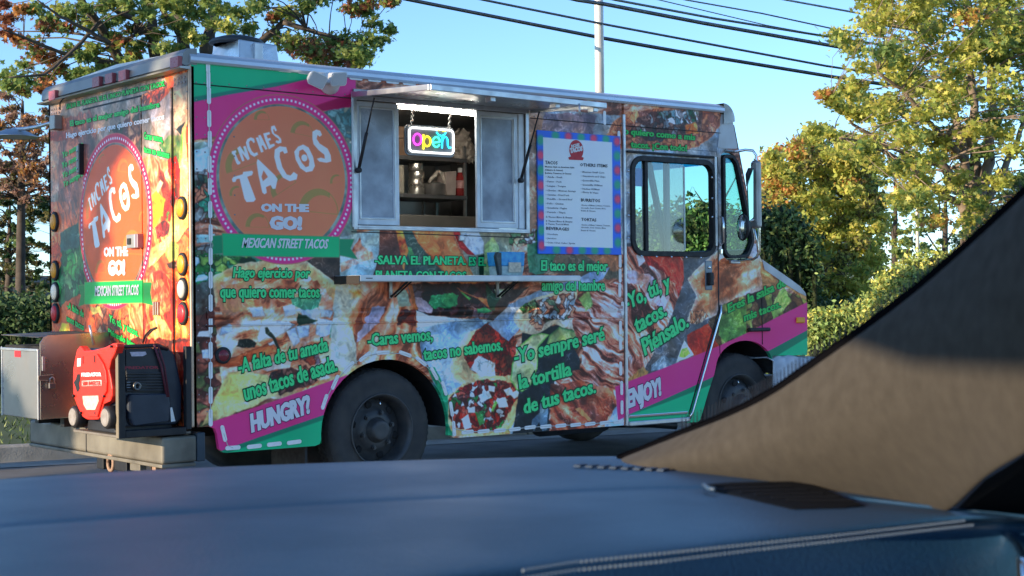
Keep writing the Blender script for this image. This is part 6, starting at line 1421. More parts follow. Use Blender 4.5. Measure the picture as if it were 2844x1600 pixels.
tubeo('strap', [Sg(1510, 195, GYF - .02), Sg(1575, 400, GYF - .024), Sg(1618, 700, GYF - .03)], .006, MATS["strap_dark_red"], gen)
tubeo('back_handle', [Sg(1590, 215, .10), Sg(1640, 480, .10), Sg(1650, 660, .10), Sg(1620, 760, .10)], .014, MATS["strap_dark_red"], gen)
MB().prism([Sg(*p, .03) for p in ((1632, 800), (1650, 800), (1680, 930), (1640, 938))], (0, .003, 0)).obj('hang_tag', M_WHITE, gen)
wheelm = mat("generator_wheel_grey", (.34, .32, .30), .6, 0, .35, 25, dirt=(.20, .18, .16))
for (x, y) in ((708, 890), (1018, 896)):
    q = G(x, y, GX - .01)
    w_ = MB().lathe((GX - .02, q.y, q.z), (1, 0, 0), [(0, .052), (.004, .060), (.012, .068), (.07, .068), (.078, .058), (.078, 0)], 28).obj('generator_wheel', M_RUB, gen, True)
    MB().lathe((GX - .024, q.y, q.z), (1, 0, 0), [(.010, 0), (.006, .012), (.008, .030), (.0, .048), (.006, .055), (.02, .058)], 24).obj('wheel_disc', wheelm, w_, True)
q = Sg(1675, 850, .14); MB().lathe((-.10, .14, q.z), (1, 0, 0), [(0, .0), (0, .075), (.05, .078), (.055, 0)], 24).obj('generator_wheel', M_RUB, gen, True)
box('generator_foot', -.45, -.08, .10, .50, .492, .555, M_GB, gen, .01)
# ------------------------------------------------------------------ metal tool box
tb = thing('tool_box', 'silver sheet metal storage box with padlocked hasp on the rear carrier', 'metal box', (-.26, 1.42, .49))
BY0 = 1.122; c0 = on_x(a1(375, 922), -.50); c1 = on_x(a1(18, 872), -.50); zt0 = on_x(a1(370, 245), -.50).z
bx = box('box_body', -.50, -.02, BY0, c1.y, c0.z + .004, zt0 - .01, M_GALV, tb, .004)
box('corner_strip', -.506, -.498, BY0 - .004, BY0 + .012, c0.z, zt0, M_ALU, bx, .002); box('corner_strip', -.506, -.498, c1.y - .02, c1.y - .004, c0.z, zt0 + .01, M_ALU, bx, .002)
box('top_rim', -.508, -.49, BY0, c1.y, zt0 - .014, zt0 + .004, M_ALU, bx, .003)
fpoly = [(-.492, c0.z + .002), (-.492, 1.015), (-.47, 1.050), (-.44, 1.062), (-.02, 1.075), (-.02, c0.z + .02)]
MB().prism([(x, BY0 - .010, z) for x, z in fpoly], (0, .009, 0)).obj('front_plate', mat("front_plate_metal", (.50, .44, .38), .26, .85, .15, 4, bump=.05, bscale=14), tb, bevel=.002)
MB().prism([(-.50, BY0 - .01, zt0 + .075), (-.50, c1.y, zt0 + .085), (-.03, c1.y, zt0 + .10), (-.03, BY0, zt0 + .09)], (0, 0, .004)).obj('box_lid', mat('lid_metal', (.16, .15, .13), .5, .4, .2, 6), tb)
box('box_shadow_gap', -.48, -.04, BY0 + .02, c1.y - .02, zt0 - .008, zt0 + .02, M_DARK, tb, 0)  # dark slab standing in for the shade between box and lid
yy = BY0 - .012
def Bx(x, y, d=0): return on_y(a1(x, y), yy - d)
bar('hasp', Bx(365, 520, .01), Bx(515, 505, .01), .01, .034, mat("hasp_metal", (.20, .17, .14), .5, .6), tb)
bar('hasp_wire', Bx(372, 500, .02), Bx(515, 485, .02), .004, .005, M_ALUW, tb); bar('hasp_wire', Bx(372, 540, .02), Bx(470, 540, .02), .004, .005, M_ALUW, tb)
q = Bx(500, 590, .02); pk = box('padlock', q.x - .024, q.x + .024, q.y - .012, q.y + .010, q.z - .020, q.z + .018, mat("padlock_metal", (.18, .17, .17), .4, .6), tb, .006)
tubeo('padlock_shackle', [q + Vector((-.014, 0, .015)), q + Vector((-.014, 0, .045)), q + Vector((0, 0, .055)), q + Vector((.014, 0, .045)), q + Vector((.014, 0, .015))], .004, M_ALU, pk)
a_, b_ = Bx(418, 310, .004), Bx(422, 450, .004); box('slot_plate', a_.x - .010, a_.x + .010, yy - .006, yy, b_.z, a_.z, M_ALU, tb, .002)
q0 = on_x(a1(140, 255), -.5015); q1 = on_x(a1(197, 318), -.5015); box('red_sticker', -.5025, -.5005, q1.y, q0.y, q1.z, q0.z, mat("red_sticker", (.62, .02, .03), .4), tb, 0)
tubeo('prop_rod', [on_y(a1(860, 10), 1.0), on_y(a1(900, 200), 1.0)], .010, M_ALU, tb)
for k in range(9): MB().lathe((-.5005, c1.y - .035, c0.z + .03 + k * .05), (-1, 0, 0), [(0, .005), (.004, 0)], 6).obj('rivet_head', M_ALUW, bx)
# ------------------------------------------------------------------ pale sheet over the front bumper
t = thing('bumper_cover', 'crumpled pale grey plastic sheet draped over the front bumper beside the front wheel', 'plastic sheet', (5.5, .1, 0))
vs = []; fs = []; nu, nv = 40, 16
pathx = [(5.13, .30), (5.12, .50), (5.13, .765), (5.24, .765), (5.45, .79), (5.62, .78), (5.82, .75), (5.90, .68), (5.92, .30)]
for i in range(nu):
    for j in range(nv):
        u_ = i / (nu - 1); v_ = j / (nv - 1)
        x = 5.125 + .79 * u_; yy_ = -.03 - .02 * math.sin(u_ * 38 + v_ * 3) - .02 * math.sin(u_ * 17 - v_ * 5)
        zt = .768 + .022 * math.sin(u_ * 5.5) + .004 * math.sin(u_ * 50) - max(0, u_ - .8) * .25
        if v_ < .7: z = .25 + (zt - .25) * v_ / .7; y = yy_ - .03 * (1 - v_)
        else: z = zt + .008 * math.sin(u_ * 30 + v_ * 20); y = yy_ + (v_ - .7) / .3 * .6
        vs.append((x, y, z))
for i in range(nu - 1):
    for j in range(nv - 1): a = i * nv + j; fs.append((a, a + nv, a + nv + 1, a + 1))
o = pyobj('plastic_sheet', vs, fs, mat("pale_sheet", (.70, .74, .78), .55, 0, .15, 8, dirt=(.44, .48, .54), bump=.3, bscale=25), t, True); md = o.modifiers.new('s', 'SOLIDIFY'); md.thickness = .006
z1 = V(0, 0, 2.415); z2 = V(0, 500, 2.415); w1 = V(1700, 250, 2.635); b2 = V(480, 100, 4.528)

# ------------------------------------------------------------------ ground, road, kerb
def structure(o): o['kind'] = 'structure'; return o
M_GRASSG = mat("lawn_soil", (.085, .12, .035), .9, 0, .4, 1.5, dirt=(.05, .07, .02), bump=.4, bscale=30)
M_ASPH = mat("asphalt", (.17, .16, .145), .85, 0, .3, 3, bump=.5, bscale=180, dirt=(.13, .122, .11))
M_CONC = mat("kerb_concrete", (.36, .34, .30), .85, 0, .2, 5, bump=.3, bscale=60, dirt=(.24, .22, .19))
structure(pyobj('ground', [(-300, -300, -.012), (400, -300, -.012), (400, 400, -.012), (-300, 400, -.012)], [(0, 1, 2, 3)], M_GRASSG))
KA, KB = Vector((-1, 4.05, 0)), Vector((6, 2.48, 0)); kd = (KB - KA).normalized(); kn = Vector((-kd.y, kd.x, 0))
E0, E1 = KA - kd * 60, KB + kd * 80
structure(pyobj('road', [tuple(E0 - kn * 16), tuple(E1 - kn * 16), tuple(E1), tuple(E0)], [(0, 1, 2, 3)], M_ASPH))
g0 = E0 - kn * .46; g1 = E1 - kn * .46
structure(pyobj('gutter', [(p.x, p.y, .004) for p in (g0, g1, E1 - kn * .002, E0 - kn * .002)], [(0, 1, 2, 3)], M_CONC))
# kerb in cast lengths with open joints
seg = 3.0; k = 0; kerb_me = None
n = int((E1 - E0).length / seg)
kerb = bpy.data.objects.new('kerb', bpy.data.meshes.new('kerb')); 
mbk = MB()
prof = [(0, 0), (.02, .115), (.045, .13), (.15, .13), (.15, 0)]
for i in range(n):
    a = E0 + kd * (i * seg + .008); b = E0 + kd * ((i + 1) * seg - .008)
    if not (8 < i < 34): continue
    mm = MB(); vs = [a + kn * p + Vector((0, 0, q)) for p, q in prof] + [b + kn * p + Vector((0, 0, q)) for p, q in prof]
    mm.add(vs, [(0, 1, 6, 5), (1, 2, 7, 6), (2, 3, 8, 7), (3, 4, 9, 8), (0, 4, 3, 2, 1), (5, 6, 7, 8, 9)])
    if k == 0:
        kroot = pyobj('kerb', mm.v, mm.f, M_CONC); kroot['kind'] = 'structure'; k = 1
    else: pyobj('kerb_stone', mm.v, mm.f, M_CONC, kroot)
vg = [E0 + kn * .15, E1 + kn * .15, E1 + kn * 60, E0 + kn * 60]
structure(pyobj('verge', [(p.x, p.y, .118) for p in vg], [(0, 1, 2, 3)], M_GRASSG))

# ------------------------------------------------------------------ foliage machinery
rng = np.random.default_rng(11)
MAPLE = np.array([(0, -.50), (.10, -.18), (.42, -.30), (.30, -.06), (.52, .12), (.22, .12), (.16, .24), (0, .56), (-.16, .24), (-.22, .12), (-.52, .12), (-.30, -.06), (-.42, -.30), (-.10, -.18)])
OVAL = np.array([(0, -.5), (.24, -.12), (.20, .2), (0, .5), (-.20, .2), (-.24, -.12)])
def fast_mesh(name, V_, ngon, C_, m, parent=None):
    """V_: (N, ngon, 3) polygons, C_: (N, 3) leaf colours"""
    N = len(V_); off = np.array(wloc(parent))
    me = bpy.data.meshes.new(name); me.vertices.add(N * ngon); me.vertices.foreach_set('co', (V_ - off).reshape(-1).astype(np.float32))
    me.loops.add(N * ngon); me.loops.foreach_set('vertex_index', np.arange(N * ngon, dtype=np.int32))
    me.polygons.add(N); me.polygons.foreach_set('loop_start', np.arange(0, N * ngon, ngon, dtype=np.int32)); me.polygons.foreach_set('loop_total', np.full(N, ngon, np.int32))
    me.update(calc_edges=True)
    at_ = me.color_attributes.new(name='tint', type='FLOAT_COLOR', domain='POINT')
    c = np.ones((N, ngon, 4), np.float32); c[..., :3] = C_[:, None, :]; at_.data.foreach_set('color', c.ravel())
    me.materials.append(m); o = bpy.data.objects.new(name, me); COL.objects.link(o)
    if parent is not None: o.parent = parent
    o['kind'] = 'stuff'
    return o
M_LEAF = attr_mat("leaf", .5, .5); M_HEDGE = attr_mat("hedge_leaf", .55, .2)
PAL = {'g': ((.24, .34, .10), (.17, .27, .08), (.34, .40, .12)), 'd': ((.06, .11, .04), (.04, .08, .03), (.09, .15, .05)),
       'y': ((.52, .54, .12), (.40, .46, .10), (.62, .56, .14)), 'o': ((.66, .32, .10), (.56, .36, .10), (.52, .22, .08)),
       'r': ((.36, .12, .07), (.42, .19, .11), (.24, .11, .06)), 'p': ((.36, .21, .16), (.42, .26, .16), (.24, .14, .10)), 'b': ((.16, .16, .06), (.22, .19, .08), (.11, .12, .05))}
def leaves(name, pts, size, cols, shape, m, parent, up=.5, sv=.3):
    N = len(pts); sh = shape; k = len(sh)
    nr = rng.normal(size=(N, 3)); nr[:, 2] += up * 2; nr /= np.linalg.norm(nr, axis=1)[:, None]
    a = rng.normal(size=(N, 3)); a -= (a * nr).sum(1)[:, None] * nr; a /= np.linalg.norm(a, axis=1)[:, None]; b = np.cross(nr, a)
    s = size * (1 + rng.uniform(-sv, sv, N))
    curl = rng.uniform(-.5, .1, N)
    V_ = pts[:, None, :] + s[:, None, None] * (a[:, None, :] * sh[None, :, 0, None] + b[:, None, :] * sh[None, :, 1, None] + nr[:, None, :] * (curl[:, None] * (np.abs(sh[None, :, 0]) ** 1.5))[..., None])
    return fast_mesh(name, V_, k, cols, m, parent)
def inpoly(p, poly):
    x, y = p; c = False; n = len(poly)
    for i in range(n):
        x1, y1 = poly[i]; x2, y2 = poly[(i + 1) % n]
        if (y1 > y) != (y2 > y) and x < (x2 - x1) * (y - y1) / (y2 - y1) + x1: c = not c
    return c
def crown_clumps(poly, n, dep, dspread, rpx, minsep=.7):
    xs = [p[0] for p in poly]; ys = [p[1] for p in poly]; out = []; tries = 0
    while len(out) < n and tries < n * 60:
        tries += 1
        p = (random.uniform(min(xs), max(xs)), random.uniform(min(ys), max(ys)))
        if not inpoly(p, poly): continue
        d = dep + random.uniform(-dspread, dspread)
        r = rpx * random.uniform(.7, 1.25)
        if any(math.hypot(p[0] - q[0], p[1] - q[1]) < rpx * minsep and abs(d - q[3]) < dspread * .5 for q in out): continue
        out.append((p[0], p[1], r, d))
    return out
def clump_leaves(clumps, per, sub=6, flat=.65, sig=.22):
    """leaf positions bunched around twig ends inside each clump"""
    P_ = []; I_ = []; T_ = []
    for i, (px, py, r, d) in enumerate(clumps):
        c = np.array(at(px, py, d)); R = r / FPX * d
        u = rng.normal(size=(sub, 3)); u /= np.linalg.norm(u, axis=1)[:, None]; u *= (rng.uniform(.25, 1, sub) ** .6)[:, None] * R; u[:, 2] *= flat
        tc = c + u; T_.append((c, tc))
        nl = max(3, int(per * rng.uniform(.7, 1.3))); w_ = rng.integers(0, sub, nl)
        t_ = rng.uniform(.15, 1.05, nl)[:, None]
        pos = c + (tc[w_] - c) * t_ + rng.normal(size=(nl, 3)) * R * sig * np.array([1, 1, .6])
        P_.append(pos); I_.append(np.full(nl, i))
    return np.concatenate(P_), np.concatenate(I_), T_
def colour(keys, n):
    pal = np.array([c for k in keys for c in PAL[k]]); c = pal[rng.integers(0, len(pal), n)]
    return c * rng.uniform(.75, 1.3, n)[:, None]
def tree(name, label, cat, base, trunk_r, stems, clumps, keyf, leaf, per, shape=MAPLE, sub=6, bark=None, group=None, twigs=True, leafm=None, limbn=7, up=.5, sig=.22):
    t = thing(name, label, cat, base, group or {'maple_tree': 'maples beside the street', 'background_tree': 'trees beyond the hedges'}.get(name))
    bark = bark or mat("maple_bark", (.11, .085, .065), .85, 0, .3, 8, bump=.6, bscale=25, dirt=(.06, .05, .042))
    w_ = MB(); nodes = []
    for pts, r0, r1 in stems:
        pts = [Vector(p) for p in pts]; n = len(pts)
        fine = []
        for i in range(n - 1):
            for k in range(4): fine.append(pts[i].lerp(pts[i + 1], k / 4) + Vector((random.uniform(-1, 1), random.uniform(-1, 1), 0)) * .012)
        fine.append(pts[-1]); m_ = len(fine)
        rs = [r0 + (r1 - r0) * i / (m_ - 1) for i in range(m_)]
        w_.tube(fine, rs, limbn); nodes += [(p, r) for p, r in zip(fine[m_ // 4:], rs[m_ // 4:])]
    P_, I_, T_ = clump_leaves(clumps, per, sub, sig=sig)
    if nodes:
        for c, tc in T_:
            c = Vector(c); p, r = min(nodes, key=lambda q: (q[0] - c).length + max(0, q[0].z - c.z) * .8)
            mid = p.lerp(c, .5) + Vector((random.uniform(-.1, .1), random.uniform(-.1, .1), random.uniform(0, .15)))
            rr = min(r * .4, .007 + .007 * (c - p).length)
            w_.tube([p, p.lerp(mid, .5) + Vector((0, 0, .03)), mid, c], [rr, rr * .8, rr * .6, .006], 5, False)
            if twigs:
                for q in tc[:4]: w_.tube([c, c.lerp(Vector(q), .5) + Vector((0, 0, .02)), Vector(q)], [.004, .003, .002], 3, False)
    if w_.v: w_.obj('trunk', bark, t, True)
    cols = np.zeros((len(P_), 3))
    for i, cl in enumerate(clumps):
        m_ = I_ == i
        if m_.any(): cols[m_] = colour(keyf(cl), int(m_.sum()))
    leaves('foliage', P_, leaf, cols, shape, leafm or M_LEAF, t, up)
    return t
def gp(px, dep, z=.118): q = at(px, 800, dep); return Vector((q.x, q.y, z))
def pts_(v, lst, d0, d1=None):
    d1 = d0 if d1 is None else d1; n = len(lst)
    return [at(*v(*p), d0 + (d1 - d0) * i / max(1, n - 1)) for i, p in enumerate(lst)]
# near maple behind the rear of the truck
D = 16.5; b0 = gp(590, D); fk = at(*z1(1330, 900), D)
st = [([b0, fk], .17, .13),
      ([fk] + pts_(z1, [(1260, 560), (1240, 330), (1180, 80), (1170, -200)], D, D + .6), .10, .035), ([fk] + pts_(z1, [(1100, 560), (1040, 330), (1025, 180), (995, 30), (960, -200)], D, D - .3), .09, .03),
      ([fk] + pts_(z1, [(1400, 560), (1380, 330), (1410, 180), (1450, 20), (1480, -200)], D, D + .8), .10, .035), ([fk] + pts_(z1, [(1000, 640), (830, 430), (740, 290), (660, 160), (570, 40), (480, -120)], D, D - 1.2), .08, .02),
      ([fk] + pts_(z1, [(1150, 480), (1000, 240), (900, 130), (770, 70), (620, -60)], D, D - .8), .05, .015), ([fk] + pts_(z1, [(1500, 560), (1700, 330), (1900, 150), (2100, 60)], D, D + .5), .07, .02),
      (pts_(z1, [(740, 290), (560, 190), (400, 110), (250, 0)], D - 1, D - 1.5), .025, .008), (pts_(z1, [(830, 430), (600, 400), (400, 350), (150, 250), (20, 200)], D - .6, D - 1.5), .028, .008), (pts_(z1, [(660, 160), (500, 330), (300, 500), (60, 520)], D - 1, D - 1.7), .022, .008),
      (pts_(z1, [(1020, 180), (860, 260), (700, 330), (560, 400)], D - .4, D - 1.0), .022, .008), (pts_(z1, [(1230, 250), (1100, 100), (1040, -40)], D, D), .04, .015), (pts_(z1, [(1900, 150), (2200, 240), (2450, 330)], D, D), .03, .01)]
cl = []
def addc(v, lst, dep, sp=.7):
    for (x, y, r, k) in lst:
        p = v(x, y); cl.append((p[0], p[1], r / 2.415, dep + random.uniform(-sp, sp), k))
addc(z1, [(60, 120, 70, 'r'), (40, 210, 60, 'r'), (20, 40, 50, 'r'), (120, 260, 60, 'ro'), (220, 300, 70, 'rg'), (150, 60, 50, 'o'), (250, 60, 60, 'g'), (330, 130, 70, 'g'), (400, 60, 60, 'gy'), (480, 100, 60, 'g'), (300, 180, 60, 'rg'), (430, 180, 60, 'gr'),
          (250, 370, 75, 'rog'), (340, 400, 70, 'ro'), (400, 460, 60, 'rg'), (180, 440, 60, 'g'), (60, 510, 75, 'g'), (180, 530, 75, 'g'), (300, 520, 70, 'gr'), (60, 580, 60, 'g'), (150, 600, 60, 'rg'), (300, 590, 55, 'ro'), (480, 340, 55, 'g'), (560, 380, 60, 'g'), (620, 330, 50, 'gy'), (540, 480, 60, 'g'), (600, 490, 45, 'g'),
          (470, 520, 45, 'g'), (700, 440, 50, 'g'), (760, 460, 45, 'gy'), (820, 290, 70, 'ryg'), (900, 370, 70, 'ryg'), (760, 250, 60, 'g'), (860, 420, 50, 'yg'), (930, 300, 55, 'g'), (700, 180, 60, 'g'), (600, 150, 60, 'gy'), (560, 60, 60, 'g'), (680, 50, 60, 'g'), (780, 130, 55, 'g'), (860, 90, 60, 'g'), (900, 190, 60, 'gr'), (860, 20, 55, 'g'), (760, 20, 50, 'gy'),
          (980, 100, 60, 'g'), (1090, 320, 70, 'g'), (1180, 340, 60, 'gy'), (1060, 230, 55, 'g'), (1130, 150, 60, 'gy'), (1200, 60, 60, 'g'), (1250, 180, 70, 'g'), (1300, 260, 65, 'gy'), (1330, 90, 70, 'g'), (1420, 160, 70, 'g'), (1480, 60, 70, 'g'), (1540, 180, 70, 'gy'), (1600, 80, 70, 'g'), (1660, 190, 60, 'g'), (1700, 60, 60, 'g'), (1000, 20, 60, 'g'), (1100, 30, 60, 'gy'), (1400, 10, 60, 'g'), (1260, 0, 60, 'g')], D - .6)
addc(z1, [(120 + 95 * i + random.uniform(-40, 40), random.uniform(-330, -60), 90, random.choice(['g', 'gy', 'gr', 'g'])) for i in range(26)] + [(120 + 95 * i + random.uniform(-40, 40), random.uniform(-600, -300), 100, 'g') for i in range(22)], D, 1.2)
addc(b2, [(1450, 60, 95, 'gy'), (1560, 120, 90, 'gr'), (1350, 30, 80, 'g'), (1700, 80, 90, 'g'), (1650, 200, 90, 'gr'), (1800, 160, 90, 'gr'), (1850, 50, 90, 'g'), (1900, 260, 80, 'ro'), (2000, 180, 90, 'gr'), (2050, 320, 80, 'gr'), (2100, 60, 90, 'g'), (2200, 200, 90, 'g'), (2300, 130, 85, 'gr'), (2400, 240, 75, 'g'), (2380, 340, 55, 'gy'), (1800, 320, 60, 'yg'), (2250, 330, 60, 'r'), (2450, 60, 85, 'g')], D + .2)
addc(F, [(650 + 40 * i + random.uniform(-10, 10), random.uniform(-15, 60), 65, random.choice(['g', 'gr', 'g', 'gy'])) for i in range(8)] + [(940, 60, 60, 'g'), (960, 100, 55, 'g'), (900, 130, 55, 'gr'), (980, 75, 40, 'g'), (920, 30, 60, 'g'), (980, 5, 45, 'gr')], D + .1)
tree('maple_tree', 'large green maple with reddening leaves spreading above the rear of the truck', 'tree', b0, .17, st, [c[:4] for c in cl], (lambda L_: (lambda c: L_[c]))({c[:4]: c[4] for c in cl}), .062, 125, sub=14, sig=.46, group=None)
# right-hand maple
D = 17.0; b0 = gp(2695, D); fk = at(*w3(1235, 960), D)
st = [([b0, fk], .15, .12)]
for lst, r0, r1, dd in (([(1200, 800), (1180, 660), (1100, 560), (1000, 420), (900, 300), (780, 200)], .07, .012, -.8), ([(1215, 780), (1200, 500), (1160, 300), (1100, 100), (1040, -100)], .07, .02, .3), ([(1265, 760), (1270, 560), (1240, 380), (1250, 200), (1230, 0), (1260, -300)], .08, .03, .5),
                        ([(1270, 740), (1340, 520), (1330, 360), (1360, 200), (1340, 0), (1380, -300)], .08, .03, 0), ([(1300, 800), (1420, 560), (1500, 400), (1560, 200)], .06, .02, .6), ([(1180, 760), (1040, 690), (900, 560), (760, 470), (600, 400), (480, 380)], .05, .01, -1.2),
                        ([(1200, 700), (1060, 540), (900, 480), (740, 420), (560, 300), (430, 150)], .045, .01, -1.0), ([(1240, 640), (1180, 480), (1000, 300), (840, 100), (700, 0)], .05, .012, -.6)):
    st.append(([fk] + pts_(w3, lst, D, D + dd), r0, r1))
polyR = [(2340, 70), (2300, 130), (2320, 235), (2300, 250), (2370, 330), (2400, 390), (2340, 420), (2390, 470), (2470, 500), (2500, 560), (2560, 610), (2640, 630), (2740, 640), (2860, 640), (3000, 400), (2980, -150), (2420, -150), (2380, 20)]
cl = crown_clumps(polyR, 240, D, 1.9, 42, .45)
cl += [(w7(260, 760)[0] + dx, w7(260, 760)[1] + dy, 20, D - 1) for dx, dy in ((0, 0), (22, 18), (45, 38), (70, 52), (100, 62))]
kf = lambda c: random.choice(['y', 'y', 'yg', 'gy', 'g', 'y', 'yg']) if random.random() > .035 else 'oy'
tree('maple_tree', 'large yellow green maple with forked pale trunk on the right behind the hedge', 'tree', b0, .15, st, cl, kf, .062, 140, sub=13, sig=.46, bark=mat("pale_bark", (.26, .20, .15), .85, 0, .3, 8, bump=.5, bscale=25, dirt=(.14, .11, .09)))
# yellow and orange tree in the middle distance
D = 25; b0 = gp(2270, D)
st = [([b0, at(2275, 700, D), at(2290, 480, D)], .10, .015)] + [([at(2272, 760 - 60 * k, D), at(2272 + dx * .5, 640 - 50 * k, D), at(2272 + dx, 520 - 40 * k, D)], .03, .006) for k, dx in enumerate((-110, 120, -130, 110, -60, 60))]
polyM = [(2112, 500), (2128, 440), (2150, 400), (2185, 430), (2220, 380), (2262, 352), (2310, 366), (2360, 372), (2420, 410), (2440, 500), (2450, 620), (2440, 740), (2400, 860), (2280, 860), (2230, 760), (2180, 640), (2120, 600)]
cl = crown_clumps(polyM, 250, D, 1.6, 27, .35)
def kfM(c):
    x, y = c[0], c[1]
    if y < 600 and x < 2215 and random.random() < .6: return 'oy'
    if y < 430 and x < 2300 and random.random() < .3: return 'oby'
    if random.random() < .03: return 'oy'
    return random.choice(['y', 'y', 'yg', 'y', 'yb'])
tree('autumn_tree', 'rounded yellow green tree turning orange on its left side in the middle distance', 'tree', b0, .12, st, cl, kfM, .080, 170, shape=OVAL, sub=8, up=.2, sig=.48)
# thin dark trees beyond, with sky showing through
for (nm, lab, px, dep, poly, n, keys, r, lf) in (
    ('background_tree', 'dark green loose tree between the orange tree and the thin lamp post', 2480, 33, [(2400, 520), (2440, 460), (2520, 440), (2560, 500), (2570, 640), (2560, 860), (2420, 880), (2400, 700)], 85, ['g', 'g', 'dg', 'gy'], 22, .10),
    ('background_tree', 'dark green loose tree right of the thin lamp post under the maple crown', 2620, 34, [(2555, 520), (2640, 480), (2740, 500), (2760, 640), (2700, 760), (2560, 800), (2550, 650)], 60, ['g', 'dg'], 22, .10),
    ('background_tree', 'dark leafy tree behind the quarter window and the wing mirror', 1990, 34, [(1830, 640), (1870, 560), (1930, 520), (1960, 590), (2060, 620), (2080, 700), (1830, 700)], 40, ['g', 'dg'], 20, .11),
    ('background_tree', 'tall brownish pink leafed tree at the left edge behind the swan neck lamp', 55, 27, [(-60, 330), (0, 270), (30, 250), (60, 330), (120, 300), (175, 360), (170, 560), (-60, 560)], 150, ['p', 'p', 'po', 'pb'], 22, .09),
    ('background_tree', 'sparse dark green tree at the left edge below the swan neck lamp', 20, 29, [(-60, 540), (180, 540), (175, 820), (-60, 840)], 170, ['d', 'b', 'dg', 'b'], 20, .10)):
    b0 = gp(px, dep); ys = [p[1] for p in poly]; top = min(ys)
    st = [([b0, at(px + 4, (top + max(ys)) / 2, dep), at(px + 8, top + 30, dep)], .10, .02)] + [([at(px, max(ys) - 20 - 30 * k, dep), at(px + dx, max(ys) - 90 - 40 * k, dep)], .03, .01) for k, dx in enumerate((-50, 45, -60, 55))]
    cl = crown_clumps(poly, n, dep, 1.5, r, .4)
    tree(nm, lab, 'tree', b0, .1, st, cl, (lambda ks: (lambda c: random.choice(ks)))(keys), lf * .85, 60, shape=OVAL, sub=6, up=.2, bark=mat("dark_bark", (.07, .055, .045), .9, 0, .3, 8))
# hedges and bushes: dark core with many small leaves
def hedge(name, label, cat, pxs, tops, dep, zb=.118, keys=('d', 'dg'), n=5000, leaf=.06, thick=1.2, bumps=.12, group=None, rnd=False):
    """outline given by photo points along the top; stands on the verge"""
    t = thing(name, label, cat, gp(sum(pxs) / len(pxs), dep), 'clipped hedges behind the street' if name == 'hedge' else None)
    N = len(pxs); m_ = 40
    P_ = []; core = MB(); cols = []
    cd = Vector((CM[0][2], CM[1][2], 0)).normalized()
    xs = np.interp(np.linspace(0, 1, m_), np.linspace(0, 1, N), pxs); ts = np.interp(np.linspace(0, 1, m_), np.linspace(0, 1, N), tops)
    cv_ = []; fs = []
    ring = 9
    for i in range(m_):
        c = gp(xs[i], dep, zb); h = at(xs[i], ts[i], dep).z - zb
        e = min(1, 4 * min(i, m_ - 1 - i) / m_ + .25) if rnd else min(1, .6 + 6 * min(i, m_ - 1 - i) / m_)
        for k in range(ring):
            a = PI * k / (ring - 1); w_ = thick / 2 * (abs(math.cos(a)) ** .45) * (1 if math.cos(a) > 0 else -1); hh = h * (math.sin(a) ** .35 if 0 < k < ring - 1 else 0)
            nz = 1 + bumps * (random.random() - .5) * 2
            cv_.append(c + cd * (-w_ * e * nz) + Vector((0, 0, max(0, hh * e * nz) * .96)))
    for i in range(m_ - 1):
        for k in range(ring - 1): a = i * ring + k; fs.append((a, a + 1, a + ring + 1, a + ring))
    fs.append(tuple(range(ring))); fs.append(tuple(range((m_ - 1) * ring, m_ * ring))[::-1])
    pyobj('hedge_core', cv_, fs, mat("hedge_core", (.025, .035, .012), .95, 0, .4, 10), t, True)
    A = np.array([tuple(v) for v in cv_]).reshape(m_, ring, 3)
    iu = rng.uniform(0, m_ - 1.001, n); ik = (rng.uniform(0, ring - 1.001, n)) * .80
    i0 = iu.astype(int); fu = (iu - i0)[:, None]; k0 = ik.astype(int); fk_ = (ik - k0)[:, None]
    pos = (A[i0, k0] * (1 - fu) + A[i0 + 1, k0] * fu) * (1 - fk_) + (A[i0, k0 + 1] * (1 - fu) + A[i0 + 1, k0 + 1] * fu) * fk_
    pos = pos + rng.normal(size=(n, 3)) * leaf * 1.1 + np.array([0, 0, leaf * .4])
    nb = fbm(pos[:, 0] * 1.3 + pos[:, 1], pos[:, 2] * 1.7, 3, 3)
    cc = colour(keys[0], n); c2 = colour(keys[-1], n); sel = nb > .5; cc[sel] = c2[sel]
    leaves('foliage', pos, leaf, cc, OVAL, M_HEDGE, t, .3)
    return t
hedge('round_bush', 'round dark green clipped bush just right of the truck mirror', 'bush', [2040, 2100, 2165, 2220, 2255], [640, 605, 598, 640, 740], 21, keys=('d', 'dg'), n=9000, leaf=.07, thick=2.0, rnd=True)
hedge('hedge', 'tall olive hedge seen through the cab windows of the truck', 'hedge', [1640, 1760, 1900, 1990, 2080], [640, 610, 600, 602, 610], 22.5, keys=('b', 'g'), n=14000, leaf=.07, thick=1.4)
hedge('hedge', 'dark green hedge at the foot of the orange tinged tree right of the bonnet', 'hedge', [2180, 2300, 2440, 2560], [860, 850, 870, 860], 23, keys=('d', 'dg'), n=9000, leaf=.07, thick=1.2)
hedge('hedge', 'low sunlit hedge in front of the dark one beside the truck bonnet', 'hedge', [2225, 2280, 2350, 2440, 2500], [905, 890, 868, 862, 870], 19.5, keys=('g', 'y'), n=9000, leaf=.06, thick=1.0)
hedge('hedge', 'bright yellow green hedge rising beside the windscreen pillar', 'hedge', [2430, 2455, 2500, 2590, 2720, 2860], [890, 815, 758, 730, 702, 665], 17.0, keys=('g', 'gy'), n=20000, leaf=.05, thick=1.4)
hedge('hedge', 'dark low hedge at the left edge behind the metal box', 'hedge', [-120, -20, 60, 150, 260], [860, 838, 850, 846, 850], 21, keys=('d', 'd'), n=9000, leaf=.07, thick=1.6)
